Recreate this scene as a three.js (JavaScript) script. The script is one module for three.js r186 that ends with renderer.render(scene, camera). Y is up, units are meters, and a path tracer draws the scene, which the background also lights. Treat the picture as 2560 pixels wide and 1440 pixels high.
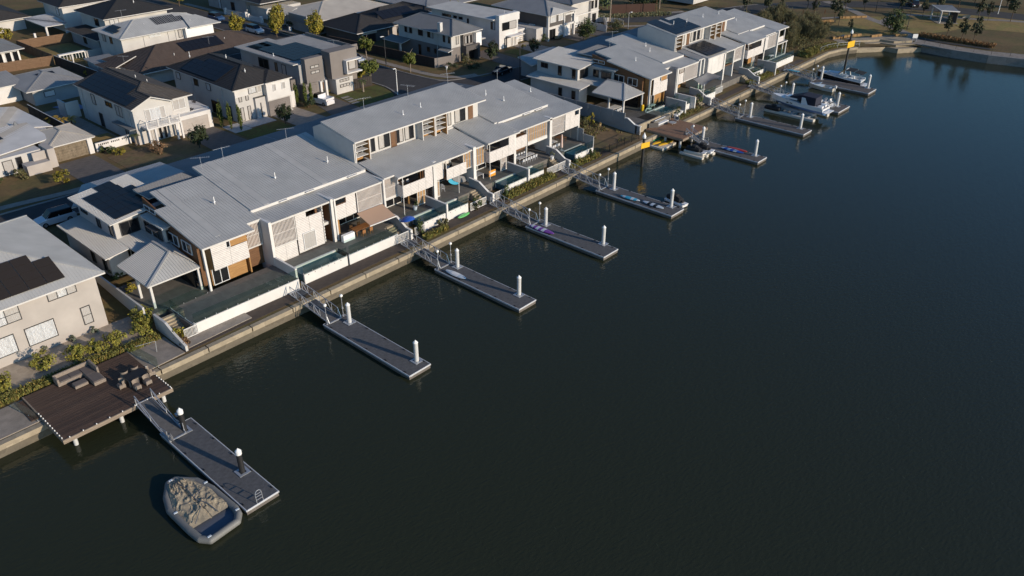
import * as THREE from 'three';
import { Sky } from 'three/addons/objects/Sky.js';
import { mergeGeometries } from 'three/addons/utils/BufferGeometryUtils.js';
import { RoundedBoxGeometry } from 'three/addons/geometries/RoundedBoxGeometry.js';
import { FontLoader } from 'three/addons/loaders/FontLoader.js';
import { TextGeometry } from 'three/addons/geometries/TextGeometry.js';

// ---------- camera, sky, sun, exposure ----------
const scene = new THREE.Scene();
const camera = new THREE.PerspectiveCamera(38.35, 16 / 9, 0.5, 3000);
{
  const p = THREE.MathUtils.degToRad(30.37), yaw = THREE.MathUtils.degToRad(-42.25);
  camera.position.set(0, 48, 0);
  camera.lookAt(Math.cos(yaw) * Math.cos(p) * 100, 48 - Math.sin(p) * 100, Math.sin(yaw) * Math.cos(p) * 100);
}
const renderer = new THREE.WebGLRenderer({ antialias: true });
renderer.toneMapping = THREE.LinearToneMapping;
renderer.toneMappingExposure = 0.95;
renderer.shadowMap.enabled = true;
const SUN = new THREE.Vector3(0.205, 0.287, 0.936).normalize();
const sky = new Sky();
sky.name = 'sky'; sky.userData.kind = 'structure';
sky.scale.setScalar(2500);
sky.material.uniforms.sunPosition.value.copy(SUN);
sky.material.uniforms.turbidity.value = 2.2;
sky.material.uniforms.rayleigh.value = 1.5;
sky.material.uniforms.mieCoefficient.value = 0.003;
sky.material.uniforms.mieDirectionalG.value = 0.8;
sky.material.uniforms.cloudCoverage.value = 0;
scene.add(sky);
scene.environmentIntensity = 0.3;
const sun = new THREE.DirectionalLight(0xffead0, 4.6);
sun.position.set(90 + SUN.x * 260, SUN.y * 260, -90 + SUN.z * 260);
sun.target.position.set(90, 0, -90);
sun.castShadow = true;
Object.assign(sun.shadow.camera, { left: -190, right: 190, top: 150, bottom: -150, near: 1, far: 700 });
sun.shadow.mapSize.set(4096, 4096); sun.shadow.radius = 1.2;
scene.add(sun, sun.target);

// ---------- helpers ----------
let seed = 7;
const rnd = () => { seed = (seed * 1664525 + 1013904223) % 4294967296; return seed / 4294967296; };
const rr = (a, b) => a + (b - a) * rnd();
const V = (x, y, z) => new THREE.Vector3(x, y, z);
const taken = {};
const numbered = n => { const k = taken[n] = (taken[n] ?? -1) + 1; return k ? n + '_' + String(k).padStart(3, '0') : n; };
const baseOf = new Map();
function tag(o, label, category, group, kind) {
  if (label) o.userData.label = label;
  if (category) o.userData.category = category;
  if (group) o.userData.group = group;
  if (kind) o.userData.kind = kind;
  return o;
}
function thing(name, label, category, pos = [0, 0, 0], group) {
  const o = new THREE.Group(); o.name = numbered(name); o.position.set(...pos); scene.add(o);
  baseOf.set(o, o.position.clone());
  return tag(o, label, category, group);
}
function local(name, label, category, group) { return thing(name, label, category, [0, 0, 0], group); }
function copy(o, [x, y, z], ry = 0, label, s) {
  const c = o.clone(); c.name = numbered(o.name.replace(/_\d\d\d$/, '')); c.userData = { ...o.userData };
  c.position.set(x, y, z); c.rotation.set(0, ry, 0); if (s) c.scale.setScalar(s);
  if (label) c.userData.label = label;
  scene.add(c); return c;
}
function put(o, [x, y, z], ry = 0, label, s) { o.position.set(x, y, z); o.rotation.set(0, ry, 0); if (label) o.userData.label = label; if (s) o.scale.setScalar(s); return o; }
// a placer: the first call moves the prototype, later calls clone it
const placer = proto => { let n = 0; return (p, ry, label, s) => n++ ? copy(proto, p, ry, label, s) : put(proto, p, ry, label, s); };
const UP = V(0, 1, 0);
class B {
  constructor() { this.g = []; }
  add(geo) {
    let g = geo.index ? geo.toNonIndexed() : geo;
    for (const k of Object.keys(g.attributes)) if (k !== 'position' && k !== 'normal') g.deleteAttribute(k);
    if (!g.attributes.normal) g.computeVertexNormals();
    this.g.push(g); return this;
  }
  box(x0, x1, y0, y1, z0, z1) {
    return this.add(new THREE.BoxGeometry(Math.abs(x1 - x0), Math.abs(y1 - y0), Math.abs(z1 - z0)).translate((x0 + x1) / 2, (y0 + y1) / 2, (z0 + z1) / 2));
  }
  rbox(x0, x1, y0, y1, z0, z1, r = .05, s = 2) {
    return this.add(new RoundedBoxGeometry(Math.abs(x1 - x0), Math.abs(y1 - y0), Math.abs(z1 - z0), s, r).translate((x0 + x1) / 2, (y0 + y1) / 2, (z0 + z1) / 2));
  }
  ax(axis, c0, c1, a0, a1, y0, y1) { return axis === 'z' ? this.box(a0, a1, y0, y1, c0, c1) : this.box(c0, c1, y0, y1, a0, a1); }
  orient(geo, p, q) {
    const d = V(...q).sub(V(...p)), L = d.length();
    const m = new THREE.Matrix4().makeRotationFromQuaternion(new THREE.Quaternion().setFromUnitVectors(UP, d.normalize()));
    m.setPosition((p[0] + q[0]) / 2, (p[1] + q[1]) / 2, (p[2] + q[2]) / 2);
    return this.add(geo(L).applyMatrix4(m));
  }
  bar(p, q, w = .06, h = w) { // box from p to q, w across, h in the vertical sense
    const P = V(...p), d = V(...q).sub(P), L = d.length(); d.normalize();
    const s = Math.abs(d.y) > .999 ? V(1, 0, 0) : V().crossVectors(d, UP).normalize(), u = V().crossVectors(s, d);
    const m = new THREE.Matrix4().makeBasis(s, d, u.negate().multiplyScalar(-1)); m.setPosition(P.addScaledVector(d, L / 2));
    return this.add(new THREE.BoxGeometry(w, L, h).applyMatrix4(m));
  }
  cyl(p, q, r = .05, r2 = r, s = 8) { return this.orient(L => new THREE.CylinderGeometry(r2, r, L, s), p, q); }
  cone(p, q, r, s = 8) { return this.cyl(p, q, r, 0.001, s); }
  sph(p, r, sy = 1, s = 10) { return this.add(new THREE.SphereGeometry(r, s, s * .7 | 0).scale(1, sy, 1).translate(...p)); }
  tri(...pts) { // flat triangles, fan of a convex polygon
    const a = [];
    for (let i = 1; i + 1 < pts.length; i++) a.push(...pts[0], ...pts[i], ...pts[i + 1]);
    const g = new THREE.BufferGeometry(); g.setAttribute('position', new THREE.Float32BufferAttribute(a, 3)); g.computeVertexNormals();
    return this.add(g);
  }
  slab(pts, t) { // convex planar polygon with vertical thickness t downward
    const lo = pts.map(p => [p[0], p[1] - t, p[2]]), n = pts.length;
    let ny = 0; for (let i = 0; i < n; i++) { const a = pts[i], b = pts[(i + 1) % n]; ny += (a[2] - b[2]) * (a[0] + b[0]); }
    if (ny < 0) { pts = [...pts].reverse(); lo.reverse(); }
    this.tri(...pts); this.tri(...[...lo].reverse());
    for (let i = 0; i < n; i++) { const j = (i + 1) % n; this.tri(pts[i], lo[i], lo[j], pts[j]); }
    return this;
  }
  prism(pts2, y0, y1) { // polygon [x,z], any shape, extruded from y0 to y1
    const s = new THREE.Shape(pts2.map(p => new THREE.Vector2(p[0], -p[1])));
    return this.add(new THREE.ExtrudeGeometry(s, { depth: y1 - y0, bevelEnabled: false }).rotateX(-Math.PI / 2).translate(0, y0, 0));
  }
  side(pts2, axis, c0, c1) { // polygon in the (a,y) plane extruded from c0 to c1 along the other axis
    const s = new THREE.Shape(pts2.map(p => new THREE.Vector2(p[0], p[1])));
    const g = new THREE.ExtrudeGeometry(s, { depth: c1 - c0, bevelEnabled: false });
    if (axis === 'z') g.translate(0, 0, c0); else g.applyMatrix4(new THREE.Matrix4().set(0, 0, 1, c0, 0, 1, 0, 0, -1, 0, 0, 0, 0, 0, 0, 1)); // a runs along -z for 'x'
    return this.add(g);
  }
  tube(pts, r, seg = 24, rs = 6, closed = false) {
    return this.add(new THREE.TubeGeometry(new THREE.CatmullRomCurve3(pts.map(p => V(...p)), closed, 'catmullrom', .3), seg, r, rs, closed));
  }
  geo() { const g = mergeGeometries(this.g.map(x => x)); uvBox(g); return g; }
  mesh(name, mat, parent, label, kind) {
    const m = new THREE.Mesh(this.geo(), mat); m.name = parent ? name : numbered(name);
    m.castShadow = m.receiveShadow = true;
    if (parent) { const b = baseOf.get(parent); if (b) { m.geometry.translate(-b.x, -b.y, -b.z); baseOf.set(m, b); } parent.add(m); } else scene.add(m);
    if (label) m.userData.label = label; if (kind) m.userData.kind = kind;
    return m;
  }
}
function uvBox(g) {
  const p = g.attributes.position, n = g.attributes.normal, uv = new Float32Array(p.count * 2);
  for (let i = 0; i < p.count; i += 3) {
    let x = 0, y = 0, z = 0;
    for (let k = 0; k < 3; k++) { x += n.getX(i + k); y += n.getY(i + k); z += n.getZ(i + k); }
    x = Math.abs(x); y = Math.abs(y); z = Math.abs(z);
    for (let k = 0; k < 3; k++) {
      const j = i + k, X = p.getX(j), Y = p.getY(j), Z = p.getZ(j);
      if (y >= x && y >= z) { uv[2 * j] = X; uv[2 * j + 1] = Z; } else if (x > z) { uv[2 * j] = Z; uv[2 * j + 1] = Y; } else { uv[2 * j] = X; uv[2 * j + 1] = Y; }
    }
  }
  g.setAttribute('uv', new THREE.BufferAttribute(uv, 2));
}
const one = (fn, name, mat, parent, label, kind) => { const b = new B(); fn(b); return b.mesh(name, mat, parent, label, kind); };
const struct = (fn, name, mat) => { const m = one(fn, name, mat); m.userData.kind = 'structure'; return m; };

// ---------- procedural textures ----------
const hash = (x, y, s) => { let h = (x * 374761393 + y * 668265263 + s * 974634777) | 0; h = (h ^ (h >>> 13)) * 1274126177 | 0; return ((h ^ (h >>> 16)) >>> 0) / 4294967296; };
function vnoise(x, y, per, s) { // periodic value noise
  const xi = Math.floor(x), yi = Math.floor(y), fx = x - xi, fy = y - yi, u = fx * fx * (3 - 2 * fx), v = fy * fy * (3 - 2 * fy);
  const w = (a, b) => hash(((a % per) + per) % per, ((b % per) + per) % per, s);
  return (w(xi, yi) * (1 - u) + w(xi + 1, yi) * u) * (1 - v) + (w(xi, yi + 1) * (1 - u) + w(xi + 1, yi + 1) * u) * v;
}
function fbm(x, y, per, s, oct = 4) { let a = 0, t = 0, w = 1; for (let o = 0; o < oct; o++) { a += w * vnoise(x, y, per, s + o * 17); t += w; w *= .55; x *= 2; y *= 2; per *= 2; } return a / t; }
function tex(N, size, fn, srgb = true) { // fn(u,v) -> [r,g,b] 0..1 (sRGB-encoded if srgb)
  const d = new Uint8Array(N * N * 4);
  for (let j = 0; j < N; j++) for (let i = 0; i < N; i++) {
    const c = fn(i / N, j / N), k = (j * N + i) * 4;
    for (let q = 0; q < 3; q++) d[k + q] = Math.max(0, Math.min(255, c[q] * 255)); d[k + 3] = 255;
  }
  const t = new THREE.DataTexture(d, N, N); t.wrapS = t.wrapT = THREE.RepeatWrapping; t.magFilter = THREE.LinearFilter; t.minFilter = THREE.LinearMipmapLinearFilter; t.generateMipmaps = true;
  if (srgb) t.colorSpace = THREE.SRGBColorSpace; t.repeat.set(1 / size, 1 / size); t.needsUpdate = true; return t;
}
const g3 = v => [v, v, v];
const reuse = (t, sx, sy = sx) => { const c = t.clone(); c.repeat.set(1 / sx, 1 / sy); c.needsUpdate = true; return c; };
const T = {};
T.soft = tex(512, 9, (u, v) => g3(.86 + .14 * fbm(u * 5, v * 5, 5, 1, 6)));              // light mottling with grain
T.stain = tex(512, 7, (u, v) => { const n = fbm(u * 4, v * 4, 4, 5, 6), f = vnoise(u * 200, v * 200, 200, 9); return g3(.66 + .3 * n + .07 * f - (n > .62 ? .1 : 0)); });
T.speck = tex(512, 3, (u, v) => { const f = hash(u * 512 | 0, v * 512 | 0, 3), n = fbm(u * 6, v * 6, 6, 2, 4); return g3(.62 + .22 * f + .2 * n); });
T.grass = tex(512, 22, (u, v) => { const n = fbm(u * 6, v * 6, 6, 11, 5), f = fbm(u * 60, v * 60, 60, 12, 3), k = n * .7 + f * .3; return [.62 + .34 * k, .6 + .3 * f, .45 + .3 * k]; });
T.dry = tex(512, 26, (u, v) => { const n = fbm(u * 5, v * 5, 5, 21, 6), f = fbm(u * 70, v * 70, 70, 22, 3), m = fbm(u * 9, v * 9, 9, 27, 3); const k = .5 * n + .5 * f; return m > .56 ? [.58 + .34 * k, .58 + .33 * k, .45 + .27 * k] : [.6 + .4 * k, .56 + .37 * k, .47 + .31 * k]; });
T.wood = tex(256, 2.4, (u, v) => { const n = fbm(u * 3, v * 40, 40, 31, 4); return [.7 + .3 * n, .66 + .32 * n, .62 + .34 * n]; });
T.rip = tex(512, 5.5, (u, v) => { const a = fbm(u * 9, v * 22, 9 * 22, 41, 4), b = vnoise(u * 18, v * 36, 18 * 36, 43); return g3(.55 * a + .45 * b); }, false);
T.board = tex(256, 1.6, (u, v) => { const k = (v * 8) % 1; return g3(k < .1 ? .5 : .9 + .1 * fbm(u * 6, v * 6, 6, 51, 3)); });
T.fold = tex(256, 1.2, (u, v) => g3(.5 + .5 * Math.sin((u * 9 + fbm(u * 4, v * 2, 4, 61, 3) * 1.4) * 6.283)), false);
T.stone = tex(256, 2, (u, v) => { const n = fbm(u * 6, v * 6, 6, 71, 5); const j = (v * 5 % 1 < .05 || ((u * 3 + Math.floor(v * 5) * .5) % 1) < .03) ? .6 : 1; return [j * (.6 + .4 * n), j * (.58 + .38 * n), j * (.52 + .36 * n)]; });

const std = (c, o = {}) => { const m = new THREE.MeshStandardMaterial({ roughness: .75, metalness: 0, side: THREE.DoubleSide, ...o }); m.color.setRGB(...c); return m; };
const phy = (c, o = {}) => { const m = new THREE.MeshPhysicalMaterial({ roughness: .4, metalness: 0, side: THREE.DoubleSide, ...o }); m.color.setRGB(...c); return m; };
const M = {
  roofPale: std([.50, .495, .475], { map: T.soft, roughness: .55 }),
  roofGrey: std([.30, .30, .30], { map: T.soft, roughness: .55 }),
  roofMid: std([.21, .215, .22], { map: T.soft, roughness: .55 }),
  roofCream: std([.55, .50, .43], { map: T.soft, roughness: .6 }),
  roofDark: std([.040, .037, .036], { map: T.stain, roughness: .7 }),
  roofBlack: std([.022, .022, .024], { map: T.stain, roughness: .7 }),
  tileBrown: std([.115, .082, .066], { map: T.stain, roughness: .85 }),
  tileGrey: std([.105, .092, .082], { map: T.stain, roughness: .85 }),
  white: std([.78, .76, .73], { map: T.soft, roughness: .6 }),
  whiteClean: std([.8, .8, .79], { roughness: .45 }),
  trim: std([.70, .68, .65], { map: T.soft, roughness: .5 }),
  panel: std([.74, .70, .67], { map: T.board, roughness: .6 }),
  slat: std([.66, .60, .56], { map: T.soft, roughness: .6 }),
  slatBlue: std([.46, .48, .55], { map: T.soft, roughness: .6 }),
  slatOrange: std([.72, .45, .22], { map: T.soft, roughness: .6 }),
  wallBeige: std([.50, .455, .415], { map: T.soft, roughness: .85 }),
  wallGrey: std([.40, .40, .40], { map: T.soft, roughness: .8 }),
  wallPale: std([.62, .60, .57], { map: T.soft, roughness: .8 }),
  wallDark: std([.115, .105, .10], { map: T.soft, roughness: .8 }),
  wallTaupe: std([.23, .205, .19], { map: T.soft, roughness: .8 }),
  wallStone: std([.30, .26, .22], { map: T.stone, roughness: .9 }),
  brickRed: std([.42, .13, .055], { map: T.board, roughness: .8 }),
  wallBrown: std([.085, .042, .030], { map: T.board, roughness: .85 }),
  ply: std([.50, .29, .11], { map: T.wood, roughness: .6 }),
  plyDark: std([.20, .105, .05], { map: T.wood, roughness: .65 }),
  fenceWood: std([.24, .155, .095], { map: T.wood, roughness: .85 }),
  fenceDark: std([.05, .043, .04], { map: T.wood, roughness: .8 }),
  concrete: std([.36, .345, .32], { map: T.stain, roughness: .9 }),
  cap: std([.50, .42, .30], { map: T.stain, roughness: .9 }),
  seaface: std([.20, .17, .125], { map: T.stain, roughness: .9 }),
  sandstone: std([.52, .34, .17], { map: T.stone, roughness: .9 }),
  path: std([.40, .345, .29], { map: T.speck, roughness: .9 }),
  kerb: std([.36, .33, .30], { map: T.stain, roughness: .9 }),
  asphalt: std([.070, .066, .066], { map: reuse(T.speck, 4), roughness: .92 }),
  drive: std([.17, .15, .135], { map: reuse(T.speck, 2), roughness: .9 }),
  patio: std([.21, .195, .175], { map: reuse(T.stain, 4), roughness: .75 }),
  pebble: std([.62, .60, .58], { map: reuse(T.speck, 1), roughness: .95 }),
  mulch: std([.10, .075, .06], { map: reuse(T.speck, 1.5), roughness: 1 }),
  lawn: std([.125, .155, .040], { map: T.grass, roughness: 1 }),
  verge: std([.215, .165, .090], { map: T.dry, roughness: 1 }),
  dryGrass: std([.43, .35, .175], { map: T.dry, roughness: 1 }),
  soil: std([.25, .195, .145], { map: T.dry, roughness: 1 }),
  sand: std([.50, .42, .33], { map: reuse(T.stain, 3), roughness: 1 }),
  glass: phy([.012, .013, .015], { roughness: .06, ior: 1.5 }),
  glassClear: phy([.80, .88, .85], { roughness: .02, transmission: 1, thickness: 0, ior: 1.5 }),
  blind: std([.42, .40, .38], { roughness: .5, bumpMap: T.fold, bumpScale: .02 }),
  blindWhite: std([.68, .69, .70], { roughness: .6, bumpMap: reuse(T.fold, 1.0), bumpScale: .05 }),
  frameDark: std([.05, .05, .052], { roughness: .4 }),
  frameWhite: std([.7, .7, .69], { roughness: .4 }),
  solar: phy([.013, .014, .018], { roughness: .3, specularIntensity: .55 }),
  solarWarm: phy([.034, .028, .024], { roughness: .35, specularIntensity: .5 }),
  alu: std([.48, .50, .53], { roughness: .38, metalness: .55 }),
  pontoonTop: std([.135, .135, .14], { map: reuse(T.speck, 1.2), roughness: .85 }),
  pontoonTop2: std([.15, .137, .13], { map: reuse(T.speck, 1.2), roughness: .85 }),
  pontoonSide: std([.21, .185, .165], { map: T.stain, roughness: .9 }),
  pontoonRim: std([.50, .51, .53], { roughness: .45 }),
  pileWhite: std([.66, .66, .65], { map: T.soft, roughness: .45 }),
  pileBlack: std([.02, .02, .021], { roughness: .55 }),
  bulb: std([.82, .82, .80], { roughness: .25 }),
  deckDark: [0, 1, 2].map(i => std([[.105, .068, .050], [.080, .054, .042], [.128, .084, .062]][i], { map: T.wood, roughness: .7 })),
  deckTan: [0, 1].map(i => std([[.35, .215, .14], [.31, .19, .125]][i], { map: T.wood, roughness: .75 })),
  deckEdge: std([.36, .31, .255], { map: T.wood, roughness: .85 }),
  rattan: std([.36, .295, .24], { map: reuse(T.speck, .4), roughness: .85 }),
  cushion: std([.125, .105, .095], { roughness: .95 }),
  black: std([.012, .012, .013], { roughness: .45 }),
  blackFab: std([.016, .016, .017], { roughness: .8 }),
  navyFab: std([.016, .018, .036], { roughness: .8 }),
  greyFab: std([.20, .20, .205], { roughness: .9 }),
  tanFab: std([.44, .29, .20], { roughness: .9 }),
  gel: phy([.76, .76, .76], { roughness: .25, clearcoat: .5 }),
  gelBlue: phy([.10, .19, .38], { roughness: .3, clearcoat: .4 }),
  gelBlack: phy([.012, .012, .014], { roughness: .2, clearcoat: .5 }),
  gelRed: phy([.16, .02, .02], { roughness: .4 }),
  gelTan: std([.58, .54, .47], { roughness: .6 }),
  hypalon: std([.21, .21, .20], { roughness: .6, map: T.soft }),
  hypalonFloor: std([.10, .115, .145], { roughness: .6 }),
  tarp: std([.42, .35, .245], { roughness: .8, map: T.soft }),
  carWhite: phy([.72, .72, .72], { roughness: .3, clearcoat: .9, clearcoatRoughness: .05 }),
  carBlue: phy([.035, .075, .16], { roughness: .3, clearcoat: .9, clearcoatRoughness: .05 }),
  carSilver: phy([.42, .45, .48], { roughness: .3, metalness: .3, clearcoat: .9 }),
  carDark: phy([.018, .018, .02], { roughness: .25, clearcoat: .9, clearcoatRoughness: .05 }),
  tyre: std([.016, .016, .016], { roughness: .9 }),
  rim: std([.35, .35, .36], { roughness: .35, metalness: .6 }),
  lamp: std([.75, .72, .66], { roughness: .3 }),
  tail: std([.30, .015, .01], { roughness: .3 }),
  poolTile: std([.06, .15, .20], { roughness: .5, map: T.soft }),
  yellow: std([.74, .42, .015], { roughness: .5 }),
  kYellow: std([.76, .44, .02], { roughness: .4 }),
  kGreen: std([.03, .36, .12], { roughness: .4 }),
  kGreen2: std([.16, .55, .16], { roughness: .4 }),
  kBlue: std([.025, .10, .42], { roughness: .4 }),
  kCyan: std([.05, .34, .50], { roughness: .4 }),
  kRed: std([.42, .045, .03], { roughness: .4 }),
  kPurple: std([.17, .05, .30], { roughness: .4 }),
  kPale: std([.48, .55, .62], { roughness: .4 }),
  kWhite: std([.72, .72, .72], { roughness: .4 }),
  orange: std([.72, .30, .03], { roughness: .6 }),
  teak: std([.40, .185, .065], { map: T.wood, roughness: .6 }),
  terracotta: std([.45, .2, .1], { roughness: .9 }),
  bark: std([.16, .125, .095], { map: T.wood, roughness: 1 }),
  barkPale: std([.38, .34, .29], { map: T.wood, roughness: 1 }),
};
M.water = phy([.026, .030, .0165], { roughness: .08, ior: 1.33, bumpMap: T.rip, bumpScale: .02, side: THREE.FrontSide });
M.poolWater = phy([.026, .095, .135], { roughness: .05, ior: 1.33, bumpMap: reuse(T.rip, 2.5), bumpScale: .012 });
const leafMat = (c, o) => std(c, { roughness: .75, vertexColors: true, ...o });
const L = {
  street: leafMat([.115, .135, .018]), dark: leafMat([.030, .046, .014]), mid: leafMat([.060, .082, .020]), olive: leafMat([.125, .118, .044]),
  yellow: leafMat([.24, .20, .022]), gold: leafMat([.34, .22, .02]), cypress: leafMat([.085, .11, .016]), she: leafMat([.165, .150, .070]), grey: leafMat([.13, .14, .09]), brown: leafMat([.20, .12, .06]), strap: leafMat([.16, .155, .045]),
};
// ---------- terrain, water, roads ----------
const sm = (a, b, t) => { t = Math.min(1, Math.max(0, (t - a) / (b - a))); return t * t * (3 - 2 * t); };
const gy = (x, z) => {
  const inner = 1.3 + 1.2 * sm(-71.5, -94, z);
  return inner * (1 - sm(160, 186, x)) + (1.3 + .55 * sm(-3, 9, landDist(x, z))) * sm(160, 186, x);
};
const shore = [[-80, -68.2], [10, -68.25], [60, -68.5], [100, -69.3], [150, -70.4], [176, -70.9], [180.2, -70.9], [184.8, -69.9], [188.6, -68.1], [192, -65.4], [194.3, -62.6], [198.3, -58.8], [198.5, -51.3], [199, -44], [200.8, -37.4], [205, -10], [212, 40], [225, 140], [240, 300]];
const zs = x => { for (let i = 0; i < shore.length - 1; i++) { const [a, b] = shore[i], [c, d] = shore[i + 1]; if (x <= c) return b + (d - b) * Math.max(0, (x - a) / (c - a)); } return 300; };
function landDist(x, z) { return x > 192 ? Math.min(12, x - 199) : zs(x) - z - 1; }
{ // ground: one sheet to beyond the frame on every side
  const xs = []; for (let x = -80; x < 176; x += 4) xs.push(x);
  for (const s of shore) if (s[0] >= 176) xs.push(s[0]); for (let x = 201.5; x < 204; x++) xs.push(x); for (let x = 207; x < 430; x += x < 240 ? 3 : 10) xs.push(x);
  xs.sort((a, b) => a - b);
  const pos = [], uv = [], idx = [], NZ = 90;
  xs.forEach((x, i) => { const z0 = zs(x) - .3; for (let j = 0; j <= NZ; j++) { const t = j / NZ, z = z0 + (-430 - z0) * (t * t * .7 + t * .3); pos.push(x, gy(x, z) - .02, z); uv.push(x, z); } });
  for (let i = 0; i < xs.length - 1; i++) for (let j = 0; j < NZ; j++) { const a = i * (NZ + 1) + j, b = a + NZ + 1; idx.push(a, b, a + 1, b, b + 1, a + 1); }
  const g = new THREE.BufferGeometry(); g.setAttribute('position', new THREE.Float32BufferAttribute(pos, 3)); g.setAttribute('uv', new THREE.Float32BufferAttribute(uv, 2)); g.setIndex(idx); g.computeVertexNormals();
  const m = new THREE.Mesh(g, M.verge); m.name = 'ground'; m.receiveShadow = true; m.castShadow = true; m.userData.kind = 'structure'; scene.add(m);
}
{
  const g = new THREE.PlaneGeometry(900, 800, 1, 1).rotateX(-Math.PI / 2).translate(200, 0, 240);
  const uv = g.attributes.uv, p = g.attributes.position; for (let i = 0; i < uv.count; i++) uv.setXY(i, p.getX(i) * .97 + p.getZ(i) * .26, p.getZ(i) * .97 - p.getX(i) * .26);
  const m = new THREE.Mesh(g, M.water); m.name = 'water'; m.receiveShadow = true; m.userData.kind = 'structure'; scene.add(m);
}
// draped ribbon along a line, and draped polygon (sheet a few mm to cm above the ground)
function ribbon(name, pts, w, mat, dy, kind = 'structure') {
  const c = new THREE.CatmullRomCurve3(pts.map(p => V(p[0], 0, p[1])), false, 'catmullrom', .4), n = Math.ceil(c.getLength() / 2), pos = [], uv = [], idx = [];
  for (let i = 0; i <= n; i++) {
    const p = c.getPointAt(i / n), t = c.getTangentAt(i / n);
    for (let k = 0; k <= 4; k++) { const s = (k / 4 - .5) * w, x = p.x - t.z * s, z = p.z + t.x * s; pos.push(x, gy(x, z) + dy, z); uv.push(x, z); }
    if (i < n) for (let k = 0; k < 4; k++) { const a = i * 5 + k, b = a + 5; idx.push(a, a + 1, b, b, a + 1, b + 1); }
  }
  const g = new THREE.BufferGeometry(); g.setAttribute('position', new THREE.Float32BufferAttribute(pos, 3)); g.setAttribute('uv', new THREE.Float32BufferAttribute(uv, 2)); g.setIndex(idx); g.computeVertexNormals();
  const m = new THREE.Mesh(g, mat); m.name = numbered(name); m.receiveShadow = true; m.userData.kind = kind; scene.add(m); return m;
}
function patch(name, pts, mat, dy = .01, h = .12) { // polygon of flat ground, a thin solid whose top lies dy above the ground
  let y = Math.max(...pts.map(p => gy(...p)));
  const b = new B(); b.prism(pts, y - h, y + dy); return tag(b.mesh(name, mat), null, null, null, 'structure');
}
function kerbLine(pts, name = 'kerb', w = .32, h = .11) {
  const c = new THREE.CatmullRomCurve3(pts.map(p => V(p[0], 0, p[1])), false, 'catmullrom', .4), n = Math.ceil(c.getLength() / 1.6), b = new B();
  for (let i = 0; i < n; i++) { const p = c.getPointAt(i / n), q = c.getPointAt((i + 1) / n); b.bar([p.x, gy(p.x, p.z) + h / 2, p.z], [q.x, gy(q.x, q.z) + h / 2, q.z], w, h); }
  const m = b.mesh(name, M.kerb); m.userData.kind = 'structure'; return m;
}
ribbon('road', [[-60, -110.6], [-10, -110.2], [20, -109.6], [60, -109.4], [96, -109], [120, -106.4], [150, -105.2], [170, -104.6]], 6.4, M.asphalt, .022);
ribbon('road', [[100.6, -107], [100.6, -118], [100.6, -135], [102.6, -160], [104, -180], [103, -215], [100, -260]], 8.2, M.asphalt, .031);
ribbon('road', [[140, -150], [156, -134], [170, -122], [178, -116.5], [190, -110], [204, -104], [222, -94], [236, -76], [242, -52], [246, -20], [248, 40]], 8, M.asphalt, .027);
patch('road', [[92, -112.2], [93.5, -113], [96, -117.5], [97, -122], [105, -122], [105.6, -116], [109, -112.8], [113, -111.6], [113, -108], [92, -108]], M.asphalt, .036);
kerbLine([[-60, -114.2], [20, -113.2], [34.8, -112.7], [60, -112.7], [92, -112.5], [94.6, -114], [96.2, -118.6], [96.4, -123], [96.5, -140], [98.3, -165], [99.8, -182], [99, -210]]);
kerbLine([[107, -185], [107.6, -172], [105.5, -145], [104.9, -131], [105, -121.8], [106, -114.5], [109.5, -112.3], [114, -111.2], [123.5, -109.7], [150, -108.6], [170, -107.9]]);
kerbLine([[-60, -107.2], [20, -106.3], [60, -106.1], [96, -105.8], [120, -103.1], [150, -101.9], [170, -101.3]]);
ribbon('footpath', [[113.5, -112.4], [109.6, -113.8], [107.6, -118], [107.1, -124], [106.9, -137], [108.5, -160], [110, -185], [109, -215]], 1.5, M.path, .03);
ribbon('footpath', [[-60, -116.4], [10, -115.6], [27, -115.2], [36, -113.9], [44, -113.7]], 1.4, M.path, .03);
ribbon('footpath', [[150, -124], [163, -117.2], [172, -110.8], [186, -105.6]], 1.6, M.path, .02);
ribbon('footpath', [[166, -132], [180, -121], [196, -112], [212, -104]], 2, M.path, .02);
// give-way line across the mouth of the side street, and a manhole
struct(b => b.box(96.6, 104.6, 2.545, 2.553, -113.3, -112.95), 'road_marking', M.kerb);
struct(b => b.cyl([103, 2.53, -110.4], [103, 2.549, -110.4], .35, .35, 16), 'manhole_cover', M.frameDark);
// driveways and front yards of the row of houses
patch('driveway', [[38.8, -112.9], [44.6, -112.9], [44.6, -125], [39, -125]], M.drive, .014);
patch('driveway', [[57.6, -112.9], [63.6, -112.9], [63.2, -123.4], [58, -123.4]], M.drive, .014);
patch('driveway', [[72.6, -112.8], [78.6, -112.8], [78.2, -122], [72.8, -122]], M.path, .014);
patch('driveway', [[79.6, -112.8], [85.4, -112.8], [86, -121.8], [81.8, -121.8]], M.drive, .014);
patch('driveway', [[121.8, -110.2], [127, -110], [128.6, -124], [123.6, -124]], M.drive, .014);
patch('driveway', [[132.8, -109.6], [139, -109.4], [139, -122], [134.4, -122]], M.path, .014);
patch('driveway', [[146.5, -109], [152.6, -108.8], [153, -122], [148, -122]], M.drive, .014);
patch('driveway', [[154, -108.8], [158, -108.6], [158, -121], [154, -121]], M.drive, .014);
patch('driveway', [[106, -170], [106, -177], [116, -177], [115, -170]], M.drive, .014);
patch('lawn', [[45.4, -113.1], [57, -113.1], [57, -121], [52, -122.6], [45.4, -122.6]], M.soil, .008);
patch('lawn', [[64.2, -113], [72, -113], [72, -117.6], [64.2, -117.6]], M.lawn, .008);
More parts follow.
